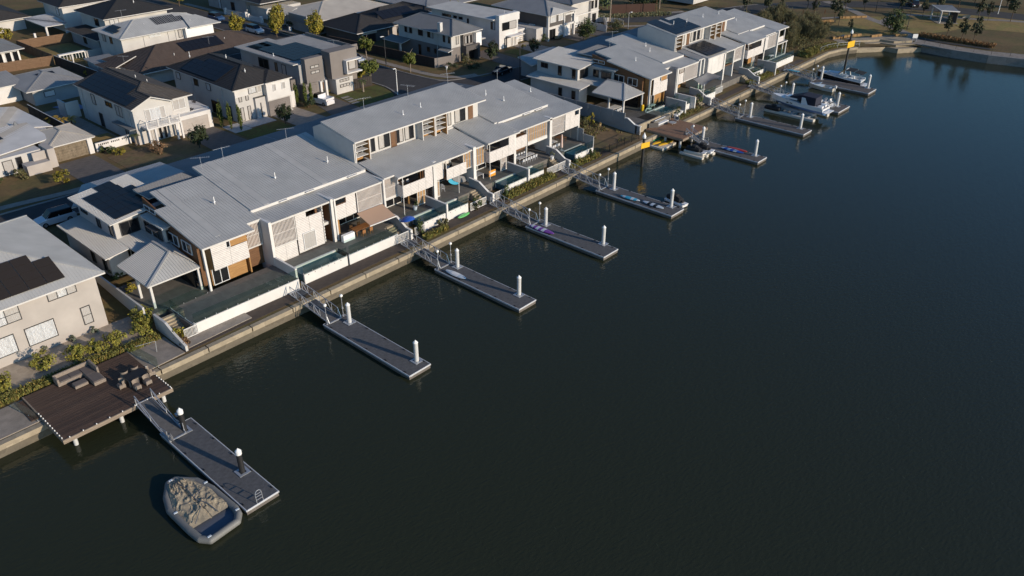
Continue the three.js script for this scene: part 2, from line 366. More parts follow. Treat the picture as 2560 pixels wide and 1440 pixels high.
patch('lawn', [[85.9, -113], [92.4, -113], [94.4, -114.6], [95.8, -118.6], [96, -121.4], [86.6, -121.4]], M.lawn, .03);
patch('gravel_bed', [[64, -117.7], [67, -117.7], [67, -121.8], [64, -121.8]], M.pebble, .02);
patch('gravel_bed', [[67.1, -118.2], [72, -118.2], [72, -121.4], [67.1, -121.4]], M.pebble, .02);
patch('courtyard', [[45.6, -126], [50.6, -126], [50.6, -151], [45.6, -151]], M.path, .016);
patch('lawn', [[45.8, -126.2], [50.4, -126.2], [50.4, -133], [45.8, -133]], M.dryGrass, .022);
patch('lawn', [[55, -182], [71, -180], [71, -196], [60, -196]], M.dryGrass, .01);
patch('lawn', [[129.5, -112.6], [132.6, -112.5], [132.6, -120], [129.5, -120]], M.lawn, .008);
patch('lawn', [[140, -111.5], [146.2, -111], [146.2, -119], [140, -120]], M.soil, .008);
for (const [x, z] of [[87.3, -119.6], [87.1, -118.3], [86.8, -117], [86.6, -115.8]]) struct(b => b.rbox(x - .8, x + .8, 2.53, 2.57, z - .35, z + .35, .02, 1), 'stepping_stone', M.kerb);
// narrow ground between the seawall and the terraces
patch('garden_bed', [[26.7, -68.9], [100, -70], [100, -71.4], [28, -71.2]].map(p => p), M.mulch, .02, .3);
patch('garden_bed', [[119, -70.5], [170, -71.6], [170, -72.8], [119, -72]], M.mulch, .02, .3);
struct(b => { b.prism([[28.4, -71.3], [36, -71.2], [36, -69.6], [28.4, -69.3]], 1.2, 1.40); }, 'footpath', M.path);
ribbon('sand', [[10, -77.2], [20, -77], [27.6, -76.6]], 4.6, M.sand, .014);
struct(b => { b.prism([[24.3, -68.7], [28, -68.9], [28, -73], [24.3, -72.9]], 1.2, 1.38); }, 'footpath', M.path);
struct(b => { b.prism([[-20, -68.6], [14.3, -68.6], [14.3, -72.9], [-20, -72.6]], 1.2, 1.37); }, 'footpath', M.path);
ribbon('vacant_lot', [[104, -70], [104, -80], [104, -92]], 9.4, M.soil, .012);
// ---------- seawall: face below, cap blocks on top, each with its joint ----------
{
  const w = thing('seawall', 'pale concrete seawall with a sandy cap along the canal edge', 'seawall');
  const line = [[-80, -67.85], [10, -67.85], [60, -68.15], [100, -68.95], [150, -70.05], [176, -70.6], [180.2, -70.7], [184.8, -69.7], [188.6, -67.7]];
  const c = i => { const [a, b] = [line[i], line[i + 1]]; const L = Math.hypot(b[0] - a[0], b[1] - a[1]), n = Math.max(1, Math.round(L / 5.2)); return [a, b, n]; };
  const face = new B();
  for (let i = 0; i < line.length - 1; i++) {
    const [a, b, n] = c(i), L0 = Math.hypot(b[0] - a[0], b[1] - a[1]);
    face.bar([a[0], .0, a[1] - .32], [b[0], .0, b[1] - .32], .4, 1.7); // body
    for (let k = 0; k < n; k++) {
      const t0 = k / n + .006 / (L0 / n), t1 = (k + 1) / n - .006 / (L0 / n), P = t => [a[0] + (b[0] - a[0]) * t, 1.04 + rr(-.012, .012), a[1] + (b[1] - a[1]) * t - .3];
      if (b[0] < 5) continue;
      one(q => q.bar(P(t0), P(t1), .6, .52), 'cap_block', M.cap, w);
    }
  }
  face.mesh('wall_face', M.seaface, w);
}
{ // stepped concrete landing at the head of the canal and the long wall along the park
  const s = thing('stepped_landing', 'pale concrete stepped landing jutting into the canal corner', 'steps');
  const p = [[188.6, -67.9], [192, -65.2], [194.2, -63.8], [194.2, -61], [199, -57.6], [200.6, -59.6], [197.4, -63.2], [190.5, -70.2]];
  one(b => b.prism(p, -.6, 1.0), 'step', M.cap, s);
  one(b => b.prism([[189.8, -69.4], [195.2, -65.4], [195.4, -62], [199.6, -59], [201.4, -60.6], [198.2, -64], [191.4, -70.6]], 1.0, 1.45), 'step', M.cap, s);
  one(b => b.prism([[190.8, -70.2], [196.4, -66], [196.6, -63], [200.2, -60.2], [203, -62.4], [199.2, -66.2], [193, -71.4]], 1.45, 1.9), 'step', M.cap, s);
  const w = thing('park_seawall', 'shaded concrete seawall with a pale walkway along the park', 'seawall');
  const L = [[199, -57.7], [198.4, -51.3], [198.9, -44], [200.6, -37.4], [204.8, -10], [211.8, 40], [224, 140]];
  one(b => { for (let i = 0; i < L.length - 1; i++) b.bar([L[i][0] + .3, .4, L[i][1]], [L[i + 1][0] + .3, .4, L[i + 1][1]], .6, 2.6); }, 'wall_face', M.concrete, w);
}
ribbon('walkway', [[201.2, -60], [200.6, -51.3], [201.1, -44], [202.8, -37.4], [207, -10], [214, 40]], 3.6, M.path, .05);
ribbon('walkway', [[204.6, -61.6], [203.6, -57], [203.9, -50], [204.2, -45]], 1.1, M.asphalt, .06);
ribbon('park_path', [[201.5, -60.4], [204.9, -62.4], [211.2, -69.8], [215.8, -76.5], [222.6, -84.2], [228, -93]], 2.3, M.path, .03);
ribbon('park_path', [[213, -72.5], [225.7, -71.2], [232.6, -56.2], [237.2, -46.8], [243, -20]], 1.9, M.path, .034);
ribbon('park_path', [[216, -77], [211.2, -82.6], [201, -89.4], [192, -94.6]], 1.4, M.path, .036);
ribbon('plaza', [[189, -73.5], [194, -71.4], [199, -67.6], [203, -63.6]], 3.2, M.path, .04);
ribbon('park_lawn', [[196, -76], [203, -70.5], [210, -73], [216, -66], [226, -62], [233, -47], [237, -20], [240, 20]], 17, M.dryGrass, .012);
ribbon('park_lawn', [[203, -76.5], [209, -75.5]], 9, M.dryGrass, .016);
for (const [a, b, l] of [[[210.6, -81.8], [216.2, -77.2], 'long low sandstone block wall beside the park path'], [[201.7, -84.4], [206.5, -81.5], 'short sandstone block wall behind the she-oak thicket'], [[189.5, -74.3], [197.2, -70.8], 'low sandstone wall at the back of the canal plaza'], [[197.1, -68.5], [199.9, -67.2], 'short sandstone seat wall left of the round park tree'], [[201.6, -64.7], [203.9, -62.8], 'short sandstone seat wall right of the round park tree']]) {
  const t = thing('sandstone_wall', l, 'stone wall', [a[0], 1.85, a[1]]);
  const n = Math.max(3, Math.round(Math.hypot(b[0] - a[0], b[1] - a[1]) / 1.4));
  for (let k = 0; k < n; k++) { const P = t => [a[0] + (b[0] - a[0]) * t, 2.08 + rr(-.03, .03), a[1] + (b[1] - a[1]) * t]; one(q => q.bar(P(k / n + .01), P((k + 1) / n - .01), .55, .5), 'stone_block', M.sandstone, t); }
}
// ---------- building helpers ----------
function clipRange(P, a) { // convex polygon P of [u,v]: v-range at u = a
  let lo = 1e9, hi = -1e9;
  for (let i = 0; i < P.length; i++) {
    const [u0, v0] = P[i], [u1, v1] = P[(i + 1) % P.length];
    if ((u0 - a) * (u1 - a) <= 1e-9) {
      if (Math.abs(u1 - u0) < 1e-7) { lo = Math.min(lo, v0, v1); hi = Math.max(hi, v0, v1); } else { const t = Math.min(1, Math.max(0, (a - u0) / (u1 - u0))), v = v0 + (v1 - v0) * t; lo = Math.min(lo, v); hi = Math.max(hi, v); }
    }
  }
  return [lo, hi];
}
// roofing laid on a planar convex polygon: 'rib' sheeting runs down the slope, 'tile' courses step across it
function roofing(b, pts, style = 'rib', pitch = .3, h = .03) {
  const P = pts.map(p => V(...p)), n = V();
  for (let i = 0; i < P.length; i++) { const a = P[i], c = P[(i + 1) % P.length]; n.x += (a.y - c.y) * (a.z + c.z); n.y += (a.z - c.z) * (a.x + c.x); n.z += (a.x - c.x) * (a.y + c.y); }
  n.normalize(); if (n.y < 0) n.negate();
  let d = n.clone().multiplyScalar(n.y).sub(UP); if (d.length() < 1e-3) d.set(0, 0, 1); d.normalize();
  const u = V().crossVectors(d, n), o = P[0];
  const Q = P.map(p => { const r = p.clone().sub(o); return style === 'rib' ? [r.dot(u), r.dot(d)] : [r.dot(d), r.dot(u)]; });
  const A = style === 'rib' ? u : d, C = style === 'rib' ? d : u;
  const a0 = Math.min(...Q.map(q => q[0])), a1 = Math.max(...Q.map(q => q[0]));
  const prof = style === 'rib' ? [[0, 0], [.64, 0], [.72, 1], [.9, 1], [.98, 0]] : [[0, .15], [.93, 1], [.99, .15]];
  const H = a => { let t = (((a - a0) / pitch) % 1 + 1) % 1; for (let i = 0; i < prof.length; i++) { const [t0, h0] = prof[i], [t1, h1] = prof[i + 1] || [1, prof[0][1]]; if (t <= t1) return h * (h0 + (h1 - h0) * (t - t0) / (t1 - t0)); } return 0; };
  const br = new Set(); for (let k = 0; k * pitch + a0 < a1; k++) for (const [t] of prof) br.add(a0 + (k + t) * pitch);
  for (const q of Q) br.add(q[0]); br.add(a1);
  const L = [...br].filter(a => a >= a0 - 1e-6 && a <= a1 + 1e-6).sort((x, y) => x - y), pos = [];
  for (let i = 0; i < L.length - 1; i++) {
    const s = L[i] + 1e-6, e = L[i + 1] - 1e-6; if (e - s < 1e-5) continue;
    const [l0, h0] = clipRange(Q, s), [l1, h1] = clipRange(Q, e); if (h0 < l0 || h1 < l1) continue;
    const W = (a, c, hh) => { const p = o.clone().addScaledVector(A, a).addScaledVector(C, c).addScaledVector(n, hh + .012); return [p.x, p.y, p.z]; };
    const hs = H(s), he = H(e), p = W(s, l0, hs), q = W(s, h0, hs), r = W(e, h1, he), t = W(e, l1, he);
    const up = V(...q).sub(V(...p)).cross(V(...r).sub(V(...p))).y || V(...r).sub(V(...p)).cross(V(...t).sub(V(...p))).y;
    if (up < 0) pos.push(...p, ...r, ...q, ...p, ...t, ...r); else pos.push(...p, ...q, ...r, ...p, ...r, ...t);
  }
  const g = new THREE.BufferGeometry(); g.setAttribute('position', new THREE.Float32BufferAttribute(pos, 3)); g.computeVertexNormals(); b.add(g);
}
function roof(t, mat, polys, { style = 'rib', pitch = .3, h = .03, thick = .14, name = 'roof', trim = M.trim, caps = [] } = {}) {
  const b = new B(), s = new B();
  for (const p of polys) { roofing(b, p, style, pitch, h); s.slab(p, thick); }
  const m = b.mesh(name, mat, t);
  s.mesh('fascia', trim, m);
  if (caps.length) { const c = new B(); for (const [p, q] of caps) c.bar([p[0], p[1] + h + .02, p[2]], [q[0], q[1] + h + .02, q[2]], .26, .07); c.mesh('ridge_cap', mat, m); }
  return m;
}
// hip roof over a rectangle (eaves at y), ridge along the longer side; gable ends optional
function hip(t, mat, x0, x1, z0, z1, y, rise, o = {}) {
  const [a, b, c, d] = [[x0, y, z1], [x1, y, z1], [x1, y, z0], [x0, y, z0]], w = x1 - x0, l = z1 - z0, k = o.run ?? Math.min(w, l) / 2;
  let r0, r1, P;
  if (o.ridge ? o.ridge === 'x' : w > l) { const zc = (z0 + z1) / 2; r0 = [x0 + k, y + rise, zc]; r1 = [x1 - k, y + rise, zc]; P = [[a, b, r1, r0], [c, d, r0, r1], [b, c, r1], [d, a, r0]]; }
  else { const xc = (x0 + x1) / 2; r0 = [xc, y + rise, z1 - k]; r1 = [xc, y + rise, z0 + k]; P = [[a, b, r0], [b, c, r1, r0], [c, d, r1], [d, a, r0, r1]]; }
  const caps = w > l && !o.ridge || o.ridge === 'x' ? [[r0, r1], [a, r0], [d, r0], [b, r1], [c, r1]] : [[r0, r1], [a, r0], [b, r0], [c, r1], [d, r1]];
  return roof(t, mat, P.filter(p => p.length > 3 || k > .01), { ...o, caps });
}
const wall = (t, mat, x0, x1, y0, y1, z0, z1, label) => one(b => b.box(x0, x1, y0, y1, z0, z1), 'wall', mat, t, label);
// window: frame proud of the wall, pane (or drawn blind) behind it. axis 'z': plane z = c facing s, spanning a0..a1 in x
function win(t, axis, c, s, a0, a1, y0, y1, { n = 1, frame = M.frameDark, pane = M.glass, w = .07, hbar = 0, name = 'window', hood = 0, panes = null } = {}) {
  const b = new B(), f = c + s * .09, e = c - s * .02;
  b.ax(axis, e, f, a0, a1, y0, y0 + w).ax(axis, e, f, a0, a1, y1 - w, y1).ax(axis, e, f, a0, a0 + w, y0 + w, y1 - w).ax(axis, e, f, a1 - w, a1, y0 + w, y1 - w);
  for (let i = 1; i < n; i++) { const x = a0 + (a1 - a0) * i / n; b.ax(axis, e, f - s * .01, x - w / 2, x + w / 2, y0 + w, y1 - w); }
  for (let i = 1; i <= hbar; i++) { const y = y0 + (y1 - y0) * i / (hbar + 1); b.ax(axis, e, f - s * .015, a0 + w, a1 - w, y - w * .35, y + w * .35); }
  if (hood) b.ax(axis, e, c + s * hood, a0 - .1, a1 + .1, y1 + .05, y1 + .12);
  const m = b.mesh(name, frame, t);
  for (let i = 0; i < n; i++) { const x = a0 + (a1 - a0) * i / n, X = a0 + (a1 - a0) * (i + 1) / n; one(q => q.ax(axis, c - s * .01, c + s * .035, x + w / 2, X - w / 2, y0 + w / 2, y1 - w / 2), 'pane', panes ? panes[i % panes.length] : pane, m); }
  return m;
}
function garage(t, axis, c, s, a0, a1, y0, y1, mat, n = 4) {
  const g = one(b => b.ax(axis, c - s * .02, c + s * .05, a0 - .08, a0, y0, y1 + .08).ax(axis, c - s * .02, c + s * .05, a1, a1 + .08, y0, y1 + .08).ax(axis, c - s * .02, c + s * .05, a0, a1, y1, y1 + .08), 'garage_door', mat, t);
  for (let i = 0; i < n; i++) { const h = (y1 - y0) / n; one(b => b.ax(axis, c - s * .01, c + s * .035, a0, a1, y0 + i * h + .012, y0 + (i + 1) * h - .012), 'panel', mat, g); }
  return g;
}
const door = (t, axis, c, s, a0, a1, y0, y1, mat = M.ply) => { const d = one(b => b.ax(axis, c - s * .01, c + s * .06, a0, a1, y0, y1), 'door', mat, t); one(b => b.ax(axis, c, c + s * .11, a1 - .14, a1 - .1, (y0 + y1) / 2 - .15, (y0 + y1) / 2 + .15), 'handle', M.alu, d); return d; };
// solar panels laid as a grid on a sloping plane: o = corner, U and W unit-ish steps per panel along and up the slope, mask(i,j)
function solar(t, o, U, W, nu, nw, mat, mask) {
  const O = V(...o), u = V(...U), w = V(...W), n = V().crossVectors(u, w).normalize(); if (n.y < 0) n.negate();
  const g = new THREE.BoxGeometry(u.length() * .965, .045, w.length() * .975);
  for (let i = 0; i < nu; i++) for (let j = 0; j < nw; j++) {
    if (mask && !mask(i, j)) continue;
    const m = new THREE.Mesh(g, mat); m.name = 'solar_panel'; m.castShadow = m.receiveShadow = true;
    const b = V().copy(u).normalize(), c = V().crossVectors(b, n).normalize();
    m.quaternion.setFromRotationMatrix(new THREE.Matrix4().makeBasis(b, n, c));
    m.position.copy(O).addScaledVector(u, i + .5).addScaledVector(w, j + .5).addScaledVector(n, .11).sub(baseOf.get(t)); t.add(m);
  }
}
const vent = (t, x, y, z, h = .75, mat = M.whiteClean) => one(b => b.cyl([x, y - .3, z], [x, y + h * .8, z], .05, .05, 8).cyl([x, y - .05, z], [x, y + .06, z], .16, .08, 8), 'vent_pipe', mat, t);
const antenna = (t, x, y, z, a = 0) => one(b => { b.cyl([x, y - .2, z], [x, y + 1.7, z], .022); const c = Math.cos(a), s = Math.sin(a); b.bar([x - c * 1.1, y + 1.6, z - s * 1.1], [x + c * 1.1, y + 1.6, z + s * 1.1], .024); for (let i = -4; i <= 4; i++) { const X = x + c * i * .25, Z = z + s * i * .25, l = .35 + .03 * i; b.bar([X - s * l, y + 1.62, Z + c * l], [X + s * l, y + 1.62, Z - c * l], .014); } }, 'antenna', M.alu, t);
const downpipe = (t, x, z, y0, y1) => one(b => b.cyl([x, y0, z], [x, y1, z], .05, .05, 6), 'downpipe', M.trim, t);

// ---------- the waterfront terraces ----------
function cladding(t, x0, x1, y0, y1, z, w = 1.2, mat = M.panel) { // boarded panels side by side, a small joint between
  const n = Math.max(1, Math.round((x1 - x0) / w));
  for (let i = 0; i < n; i++) { const a = x0 + (x1 - x0) * i / n, c = x0 + (x1 - x0) * (i + 1) / n; one(b => b.box(a + .012, c - .012, y0, y1, z - .08, z + rr(-.004, .004)), 'cladding_panel', mat, t); }
}
function slats(t, x0, x1, y0, y1, z, mats = [M.slat], step = .17) { // vertical batten screen in a frame with a mid rail
  const bs = mats.map(() => new B()); let i = 0;
  for (let x = x0 + .08; x < x1 - .06; x += step) { const k = mats.length > 1 ? ((Math.floor(i / 3) * 7 + i) % 5 < 2 ? 1 : 0) : 0; bs[k].box(x, x + .09, y0 + .1, y1 - .1, z - .05, z); i++; }
  bs.forEach((b, k) => b.g.length && b.mesh('slat_screen', mats[k], t, null, 'stuff'));
  one(b => { b.box(x0, x1, y0, y0 + .14, z - .09, z + .03).box(x0, x1, y1 - .12, y1, z - .09, z + .03).box(x0, x1, (y0 + y1) / 2 - .05, (y0 + y1) / 2 + .05, z - .09, z - .04).box(x0, x0 + .08, y0 + .14, y1 - .12, z - .09, z + .02).box(x1 - .08, x1, y0 + .14, y1 - .12, z - .09, z + .02); }, 'screen_frame', M.trim, t);
}
const blade = (t, x, z0, z1, y0, y1, w = .3, mat = M.white) => one(b => b.box(x - w / 2, x + w / 2, y0, y1, z0, z1), 'party_wall', mat, t);
const glaz = (t, x0, x1, y0, y1, z, n) => win(t, 'z', z, 1, x0, x1, y0, y1, { n, name: 'sliding_door', frame: M.frameWhite, w: .09 });
function balcony(t, x0, x1, z0, z1, yf, yr, yt, { side = true, fullR = 0, glassRail = false } = {}) { // projecting box: floor, boarded front, dark opening above
  one(b => b.box(x0, x1, yf, yf + .2, z0, z1 - .02), 'balcony_floor', M.plyDark, t);
  if (glassRail) one(b => b.box(x0 + .1, x1 - .1, yf + .25, yr, z1 - .06, z1 - .04), 'glass_rail', M.glassClear, t);
  else cladding(t, x0, x1, yf - .05, yr, z1 + .04, 1.25);
  if (side) one(b => b.box(x0 - .06, x0, yf - .05, yr, z0 + .3, z1 + .03), 'side_panel', M.panel, t);
  one(b => b.box(x0, x0 + .1, yr, yt, z1 - .1, z1), 'post', M.trim, t);
  if (fullR) cladding(t, x1 - fullR, x1, yr + .004, yt, z1 + .035, 1.2);
}
function shelfStair(t, x0, x1, y0, y1, z) { // tall glazed slot with timber shelves seen under the upper roof
  one(b => b.box(x0, x1, y0, y1, z - 1.3, z - 1.2), 'timber_lining', M.plyDark, t);
  one(b => b.box(x1 - .06, x1, y0, y1, z - 1.2, z), 'timber_lining', M.ply, t);
  win(t, 'z', z - 1.18, 1, x0 + .15, x1 - .25, y0 + 1, y1 - .1, { n: 2, hbar: 3, frame: M.frameWhite });
  for (let k = 0; k < 3; k++) one(b => b.box(x0 + .05, x1 - .1, y0 + 1 + k * .72, y0 + 1.07 + k * .72, z - 1.1, z - .1), 'sun_shelf', M.trim, t);
  one(b => b.box(x0 + .05, x1 - .4, y0 + .1, y0 + .75, z - 1.0, z - .9), 'timber_panel', M.ply, t);
  one(b => b.box(x0 - .12, x0, y0, y1, z - 1.3, z + .06).box(x1, x1 + .12, y0, y1, z - 1.3, z + .06), 'reveal', M.trim, t);
}
function upperBlock(t, x0, x1, stairs, wins, doors) {
  wall(t, M.wallPale, x0, x1, 8, 11.25, -87, -81.7);
  one(b => b.side([[87, 8], [80.6, 8], [80.6, 11.4], [87, 12.45], [88.9, 11.6], [88.9, 8]].map(p => [p[0], p[1]]), 'x', x0 - .12, x0 + .02), 'end_wall', M.wallPale, t);
  roof(t, M.roofPale, [[[x0 - .1, 11.54, -80.3], [x1 + .3, 11.54, -80.3], [x1 + .3, 12.7, -87.05], [x0 - .1, 12.7, -87.05]]], { thick: .18 });
  one(b => b.box(x0, x1, 8.2, 12.6, -87.1, -86.8), 'rear_wall', M.wallGrey, t);
  for (const [a, c] of stairs) shelfStair(t, a, c, 8.3, 11.4, -80.55);
  for (const [a, c] of wins) win(t, 'z', -81.7, 1, a, c, 8.95, 11.05, { n: 2, frame: M.frameDark, panes: rnd() < .5 ? [M.blind, M.glass] : [M.glass, M.blind] });
  for (const a of doors) { one(b => b.box(a, a + .95, 8.6, 11.2, -81.71, -81.62), 'door', M.plyDark, t); }
  one(b => b.box(x0, x1, 8.4, 8.62, -81.75, -81.45), 'sill', M.trim, t);
}
// end unit with the solar skillion, lower roof and hipped verandah. X = its left face
function endUnit(t, X, label) {
  const x = v => X + v - 35;
  // bodies
  wall(t, M.wallPale, x(31.6), x(38), 2.5, 7.9, -98, -88.6);
  wall(t, M.wallPale, x(34.6), x(38), 2.5, 7.9, -88.6, -83.2);
  wall(t, M.wallPale, x(29.4), x(31.6), 2.4, 5.25, -97.6, -86.4);
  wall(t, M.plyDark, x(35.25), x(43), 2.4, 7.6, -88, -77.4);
  // solar skillion rising away from the end, its forward strip, lower roof, rear roof
  roof(t, M.roofPale, [[[x(30.9), 8, -98.6], [x(30.9), 8, -87.7], [x(38.3), 8.75, -87.7], [x(38.3), 8.75, -98.6]]], { pitch: .3, h: .045 });
  roof(t, M.roofPale, [[[x(34.3), 7.95, -87.7], [x(34.3), 7.95, -82.6], [x(36), 8.12, -82.6], [x(36), 8.12, -87.7]]], { pitch: .3, h: .045 });
  roof(t, M.roofPale, [[[x(28.8), 5.3, -98.2], [x(28.8), 5.3, -85.7], [x(31.7), 5.65, -85.7], [x(31.7), 5.65, -98.2]]], { pitch: .3, h: .045 });
  roof(t, M.roofPale, [[[x(31.6), 5.66, -88.6], [x(31.6), 5.66, -83.2], [x(35.2), 6.0, -83.2], [x(35.2), 6.0, -88.6]]], { pitch: .3, h: .045 });
  roof(t, M.roofPale, [[[x(35.4), 6.0, -106.2], [x(46), 6.0, -106.2], [x(46), 6.5, -99], [x(31.2), 6.5, -99], [x(31.2), 6.2, -103.8], [x(35.4), 6.05, -103.8]].slice(0, 4)]);
  wall(t, M.wallGrey, x(35.8), x(45.8), 2.4, 5.95, -105.6, -98.2);
  // verandah
  const ap = [x(33.3), 6.6, -79.7];
  roof(t, M.roofPale, [[[x(29), 5.3, -76.6], [x(34.9), 5.3, -76.6], ap], [[x(29), 5.3, -83.4], [x(29), 5.3, -76.6], ap, [x(33.3), 6.6, -83.4]], [[x(34.9), 5.3, -76.6], [x(35.1), 5.8, -83.4], [x(33.3), 6.6, -83.4], ap]], { pitch: .3, h: .045, caps: [[[x(29), 5.3, -76.6], ap], [ap, [x(33.3), 6.6, -83.4]]] });
  for (const [a, c] of [[29.4, -77], [29.4, -80], [34.7, -76.9]]) one(b => b.box(x(a) - .12, x(a) + .12, 2.5, 5.2, c - .12, c + .12), 'post', M.trim, t);
  one(b => b.box(x(28.6), x(35), 1.3, 2.5, -84, -76).box(x(30.2), x(35.4), 1.3, 2.5, -76, -71.3), 'terrace_floor', M.patio, t);
  glaz(t, x(31.7), x(34.6), 2.55, 4.9, -88.55, 3);
  one(b => b.box(x(34.4), x(34.6), 2.5, 5, -83, -77.6), 'side_glazing', M.glass, t);
  win(t, 'x', x(35.2), -1, -83, -78, 2.55, 4.8, { n: 4, frame: M.frameWhite, name: 'sliding_door' });
  for (const [a, c] of [[-86.8, -85], [-83.4, -81.2], [-80.4, -78.4]]) win(t, 'x', x(35.2), -1, a, c, 5.9, 7.2, { n: 2, frame: M.frameWhite });
  win(t, 'z', -88.55, 1, x(32.2), x(34.4), 5.9, 7.5, { n: 2, frame: M.frameDark });
  win(t, 'z', -83.15, 1, x(34.9), x(35.7), 6.2, 7.4, { frame: M.frameDark });
  win(t, 'x', x(34.55), -1, -87.4, -86.2, 6.1, 7.4, { frame: M.frameDark });
  win(t, 'x', x(34.55), -1, -85.6, -83.5, 6.1, 7.4, { n: 2, frame: M.frameDark, hood: .7 });
  win(t, 'x', x(31.55), -1, -97, -95.4, 6.6, 7.5, { n: 2 }); win(t, 'x', x(31.55), -1, -93, -92.2, 5.9, 7.6); win(t, 'x', x(31.55), -1, -89.8, -89, 5.9, 7.6, { hood: .5 });
  win(t, 'x', x(29.35), -1, -91, -90.2, 3, 4.6); win(t, 'x', x(29.35), -1, -88, -87.2, 3, 4.6);
  // main roof over the end unit
  roof(t, M.roofPale, [[[x(34.9), 7.8, -75.4], [x(41.2), 7.8, -75.4], [x(41.2), 9.3, -84.9], [x(34.9), 9.3, -84.9]], [[x(36.4), 9.3, -84.9], [x(43), 9.3, -84.9], [x(43), 9.9, -88.6], [x(36.4), 9.9, -88.6]], [[x(41.2), 8.03, -76.9], [x(43), 8.03, -76.9], [x(43), 9.3, -84.9], [x(41.2), 9.3, -84.9]]], { thick: .2, pitch: .34 });
  one(b => b.side([[77.4, 7.5], [88.4, 7.5], [88.4, 9.7]], 'x', x(35.3), x(35.45)), 'gable_wall', M.plyDark, t);
  win(t, 'x', x(35.28), -1, -88.2, -85.6, 8.35, 8.95, { n: 2, frame: M.frameWhite });
  roof(t, M.roofMid, [[[x(36.2), 9.1, -92.6], [x(36.2), 9.1, -88.8], [x(43), 9.35, -88.8], [x(43), 9.35, -92.6]]], { pitch: .3, h: .045 });
  // front: posts, boarded box, strip window, ply wall with doors, loggia
  one(b => b.box(x(35.02), x(35.24), 2.5, 7.7, -75.9, -75.62), 'corner_post', M.white, t);
  cladding(t, x(35.9), x(40.2), 4.75, 6.75, -75.55, 2.1); cladding(t, x(35.9), x(37.7), 6.76, 7.6, -75.56, 2);
  win(t, 'z', -75.66, 1, x(37.7), x(38.2), 6.8, 7.6, { frame: M.frameWhite });
  one(b => b.box(x(35.9), x(40.2), 4.75, 7.6, -77.4, -75.8).box(x(35.9), x(40.2), 2.5, 4.75, -77.4, -76.6), 'ply_wall', M.ply, t);
  win(t, 'z', -76.58, 1, x(36), x(37.9), 2.55, 4.5, { n: 2, frame: M.frameWhite, name: 'sliding_door' });
  one(b => b.box(x(40.4), x(40.55), 2.5, 7.6, -77.3, -76.2), 'ply_jamb', M.ply, t);
  slats(t, x(40.6), x(42.8), 4.9, 7.85, -76.95);
  blade(t, x(43.05), -78, -75.3, 1.4, 8, .32);
  blade(t, x(43.05), -75.3, -71.3, 1.4, 3.7, .25);
}
function poolBox(t, x0, x1, zf = -71.3, zb = -73.5) { // raised pool with a white front wall, tiled rim, water, glass balustrade
  one(b => b.box(x0, x1, 1.25, 2.5, zf - .22, zf), 'pool_wall', M.white, t);
  one(b => b.box(x0, x1, 2.46, 2.54, zb - .25, zb).box(x0, x1, 1.6, 2.46, zb - .1, zb), 'coping', M.trim, t);
  one(b => b.box(x0 + .05, x1 - .05, 1.5, 2.34, zb + .01, zf - .23), 'pool_water', M.poolWater, t);
  one(b => { for (let x = x0 + .5; x < x1 - .3; x += .9) b.box(x, x + .12, 2.3, 2.36, zf, zf + .03); }, 'overflow_slot', M.frameDark, t);
}
const glassFence = (t, p, q, h = 1.15) => { const m = one(b => b.bar([p[0], p[1] + h / 2, p[2]], [q[0], q[1] + h / 2, q[2]], .016, h), 'glass_balustrade', M.glassClear, t); const n = Math.max(1, Math.round(Math.hypot(q[0] - p[0], q[2] - p[2]) / 1.3)); one(b => { for (let i = 0; i <= n; i++) { const k = i / n; b.box(p[0] + (q[0] - p[0]) * k - .025, p[0] + (q[0] - p[0]) * k + .025, p[1], p[1] + .18, p[2] + (q[2] - p[2]) * k - .025, p[2] + (q[2] - p[2]) * k + .025); } }, 'spigot', M.alu, m); return m; };
function swoosh(t, x, mat = M.wallGrey) { // stepped-down garden wall with a white capping and stairs on its left
  const pr = [[75.3, 1.3], [70.95, 1.3], [70.95, 2.55], [71.7, 2.6], [73.4, 3.55], [75.3, 3.65]];
  one(b => b.side(pr, 'x', x - .12, x + .12), 'garden_wall', mat, t);
  one(b => { const c = [[75.3, 3.68], [73.4, 3.58], [71.7, 2.63], [70.9, 2.58]]; for (let i = 0; i < 3; i++) b.bar([x, c[i][1], -c[i][0]], [x, c[i + 1][1], -c[i + 1][0]], .3, .07); b.box(x - .16, x + .16, 1.3, 2.6, -71, -70.75); }, 'wall_cap', M.white, t);
  for (let k = 0; k < 6; k++) one(b => b.box(x - 1.5, x - .14, 1.3, 2.5 - k * .19, -74 + k * .36, -73.64 + k * .36), 'step', M.cap, t);
}
function picket(t, x0, x1, z, y = 1.35, h = 1.2) { one(b => { for (let x = x0; x <= x1; x += .13) b.box(x, x + .045, y + .08, y + h, z - .02, z + .02); b.box(x0, x1, y + .1, y + .16, z - .03, z + .03).box(x0, x1, y + h - .08, y + h, z - .03, z + .03); }, 'picket_fence', M.white, t); }
const patio = (t, x0, x1, zf = -73.5) => one(b => b.box(x0, x1, 1.3, 2.48, -80.5, zf), 'patio_floor', M.patio, t);
function core(t, x0, x1) { // rooms behind the front: ground-floor ceiling slab, recessed walls
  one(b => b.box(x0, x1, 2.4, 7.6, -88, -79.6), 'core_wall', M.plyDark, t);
  one(b => b.box(x0, x1, 4.72, 5.06, -79.7, -75.95), 'floor_slab', M.trim, t);
}
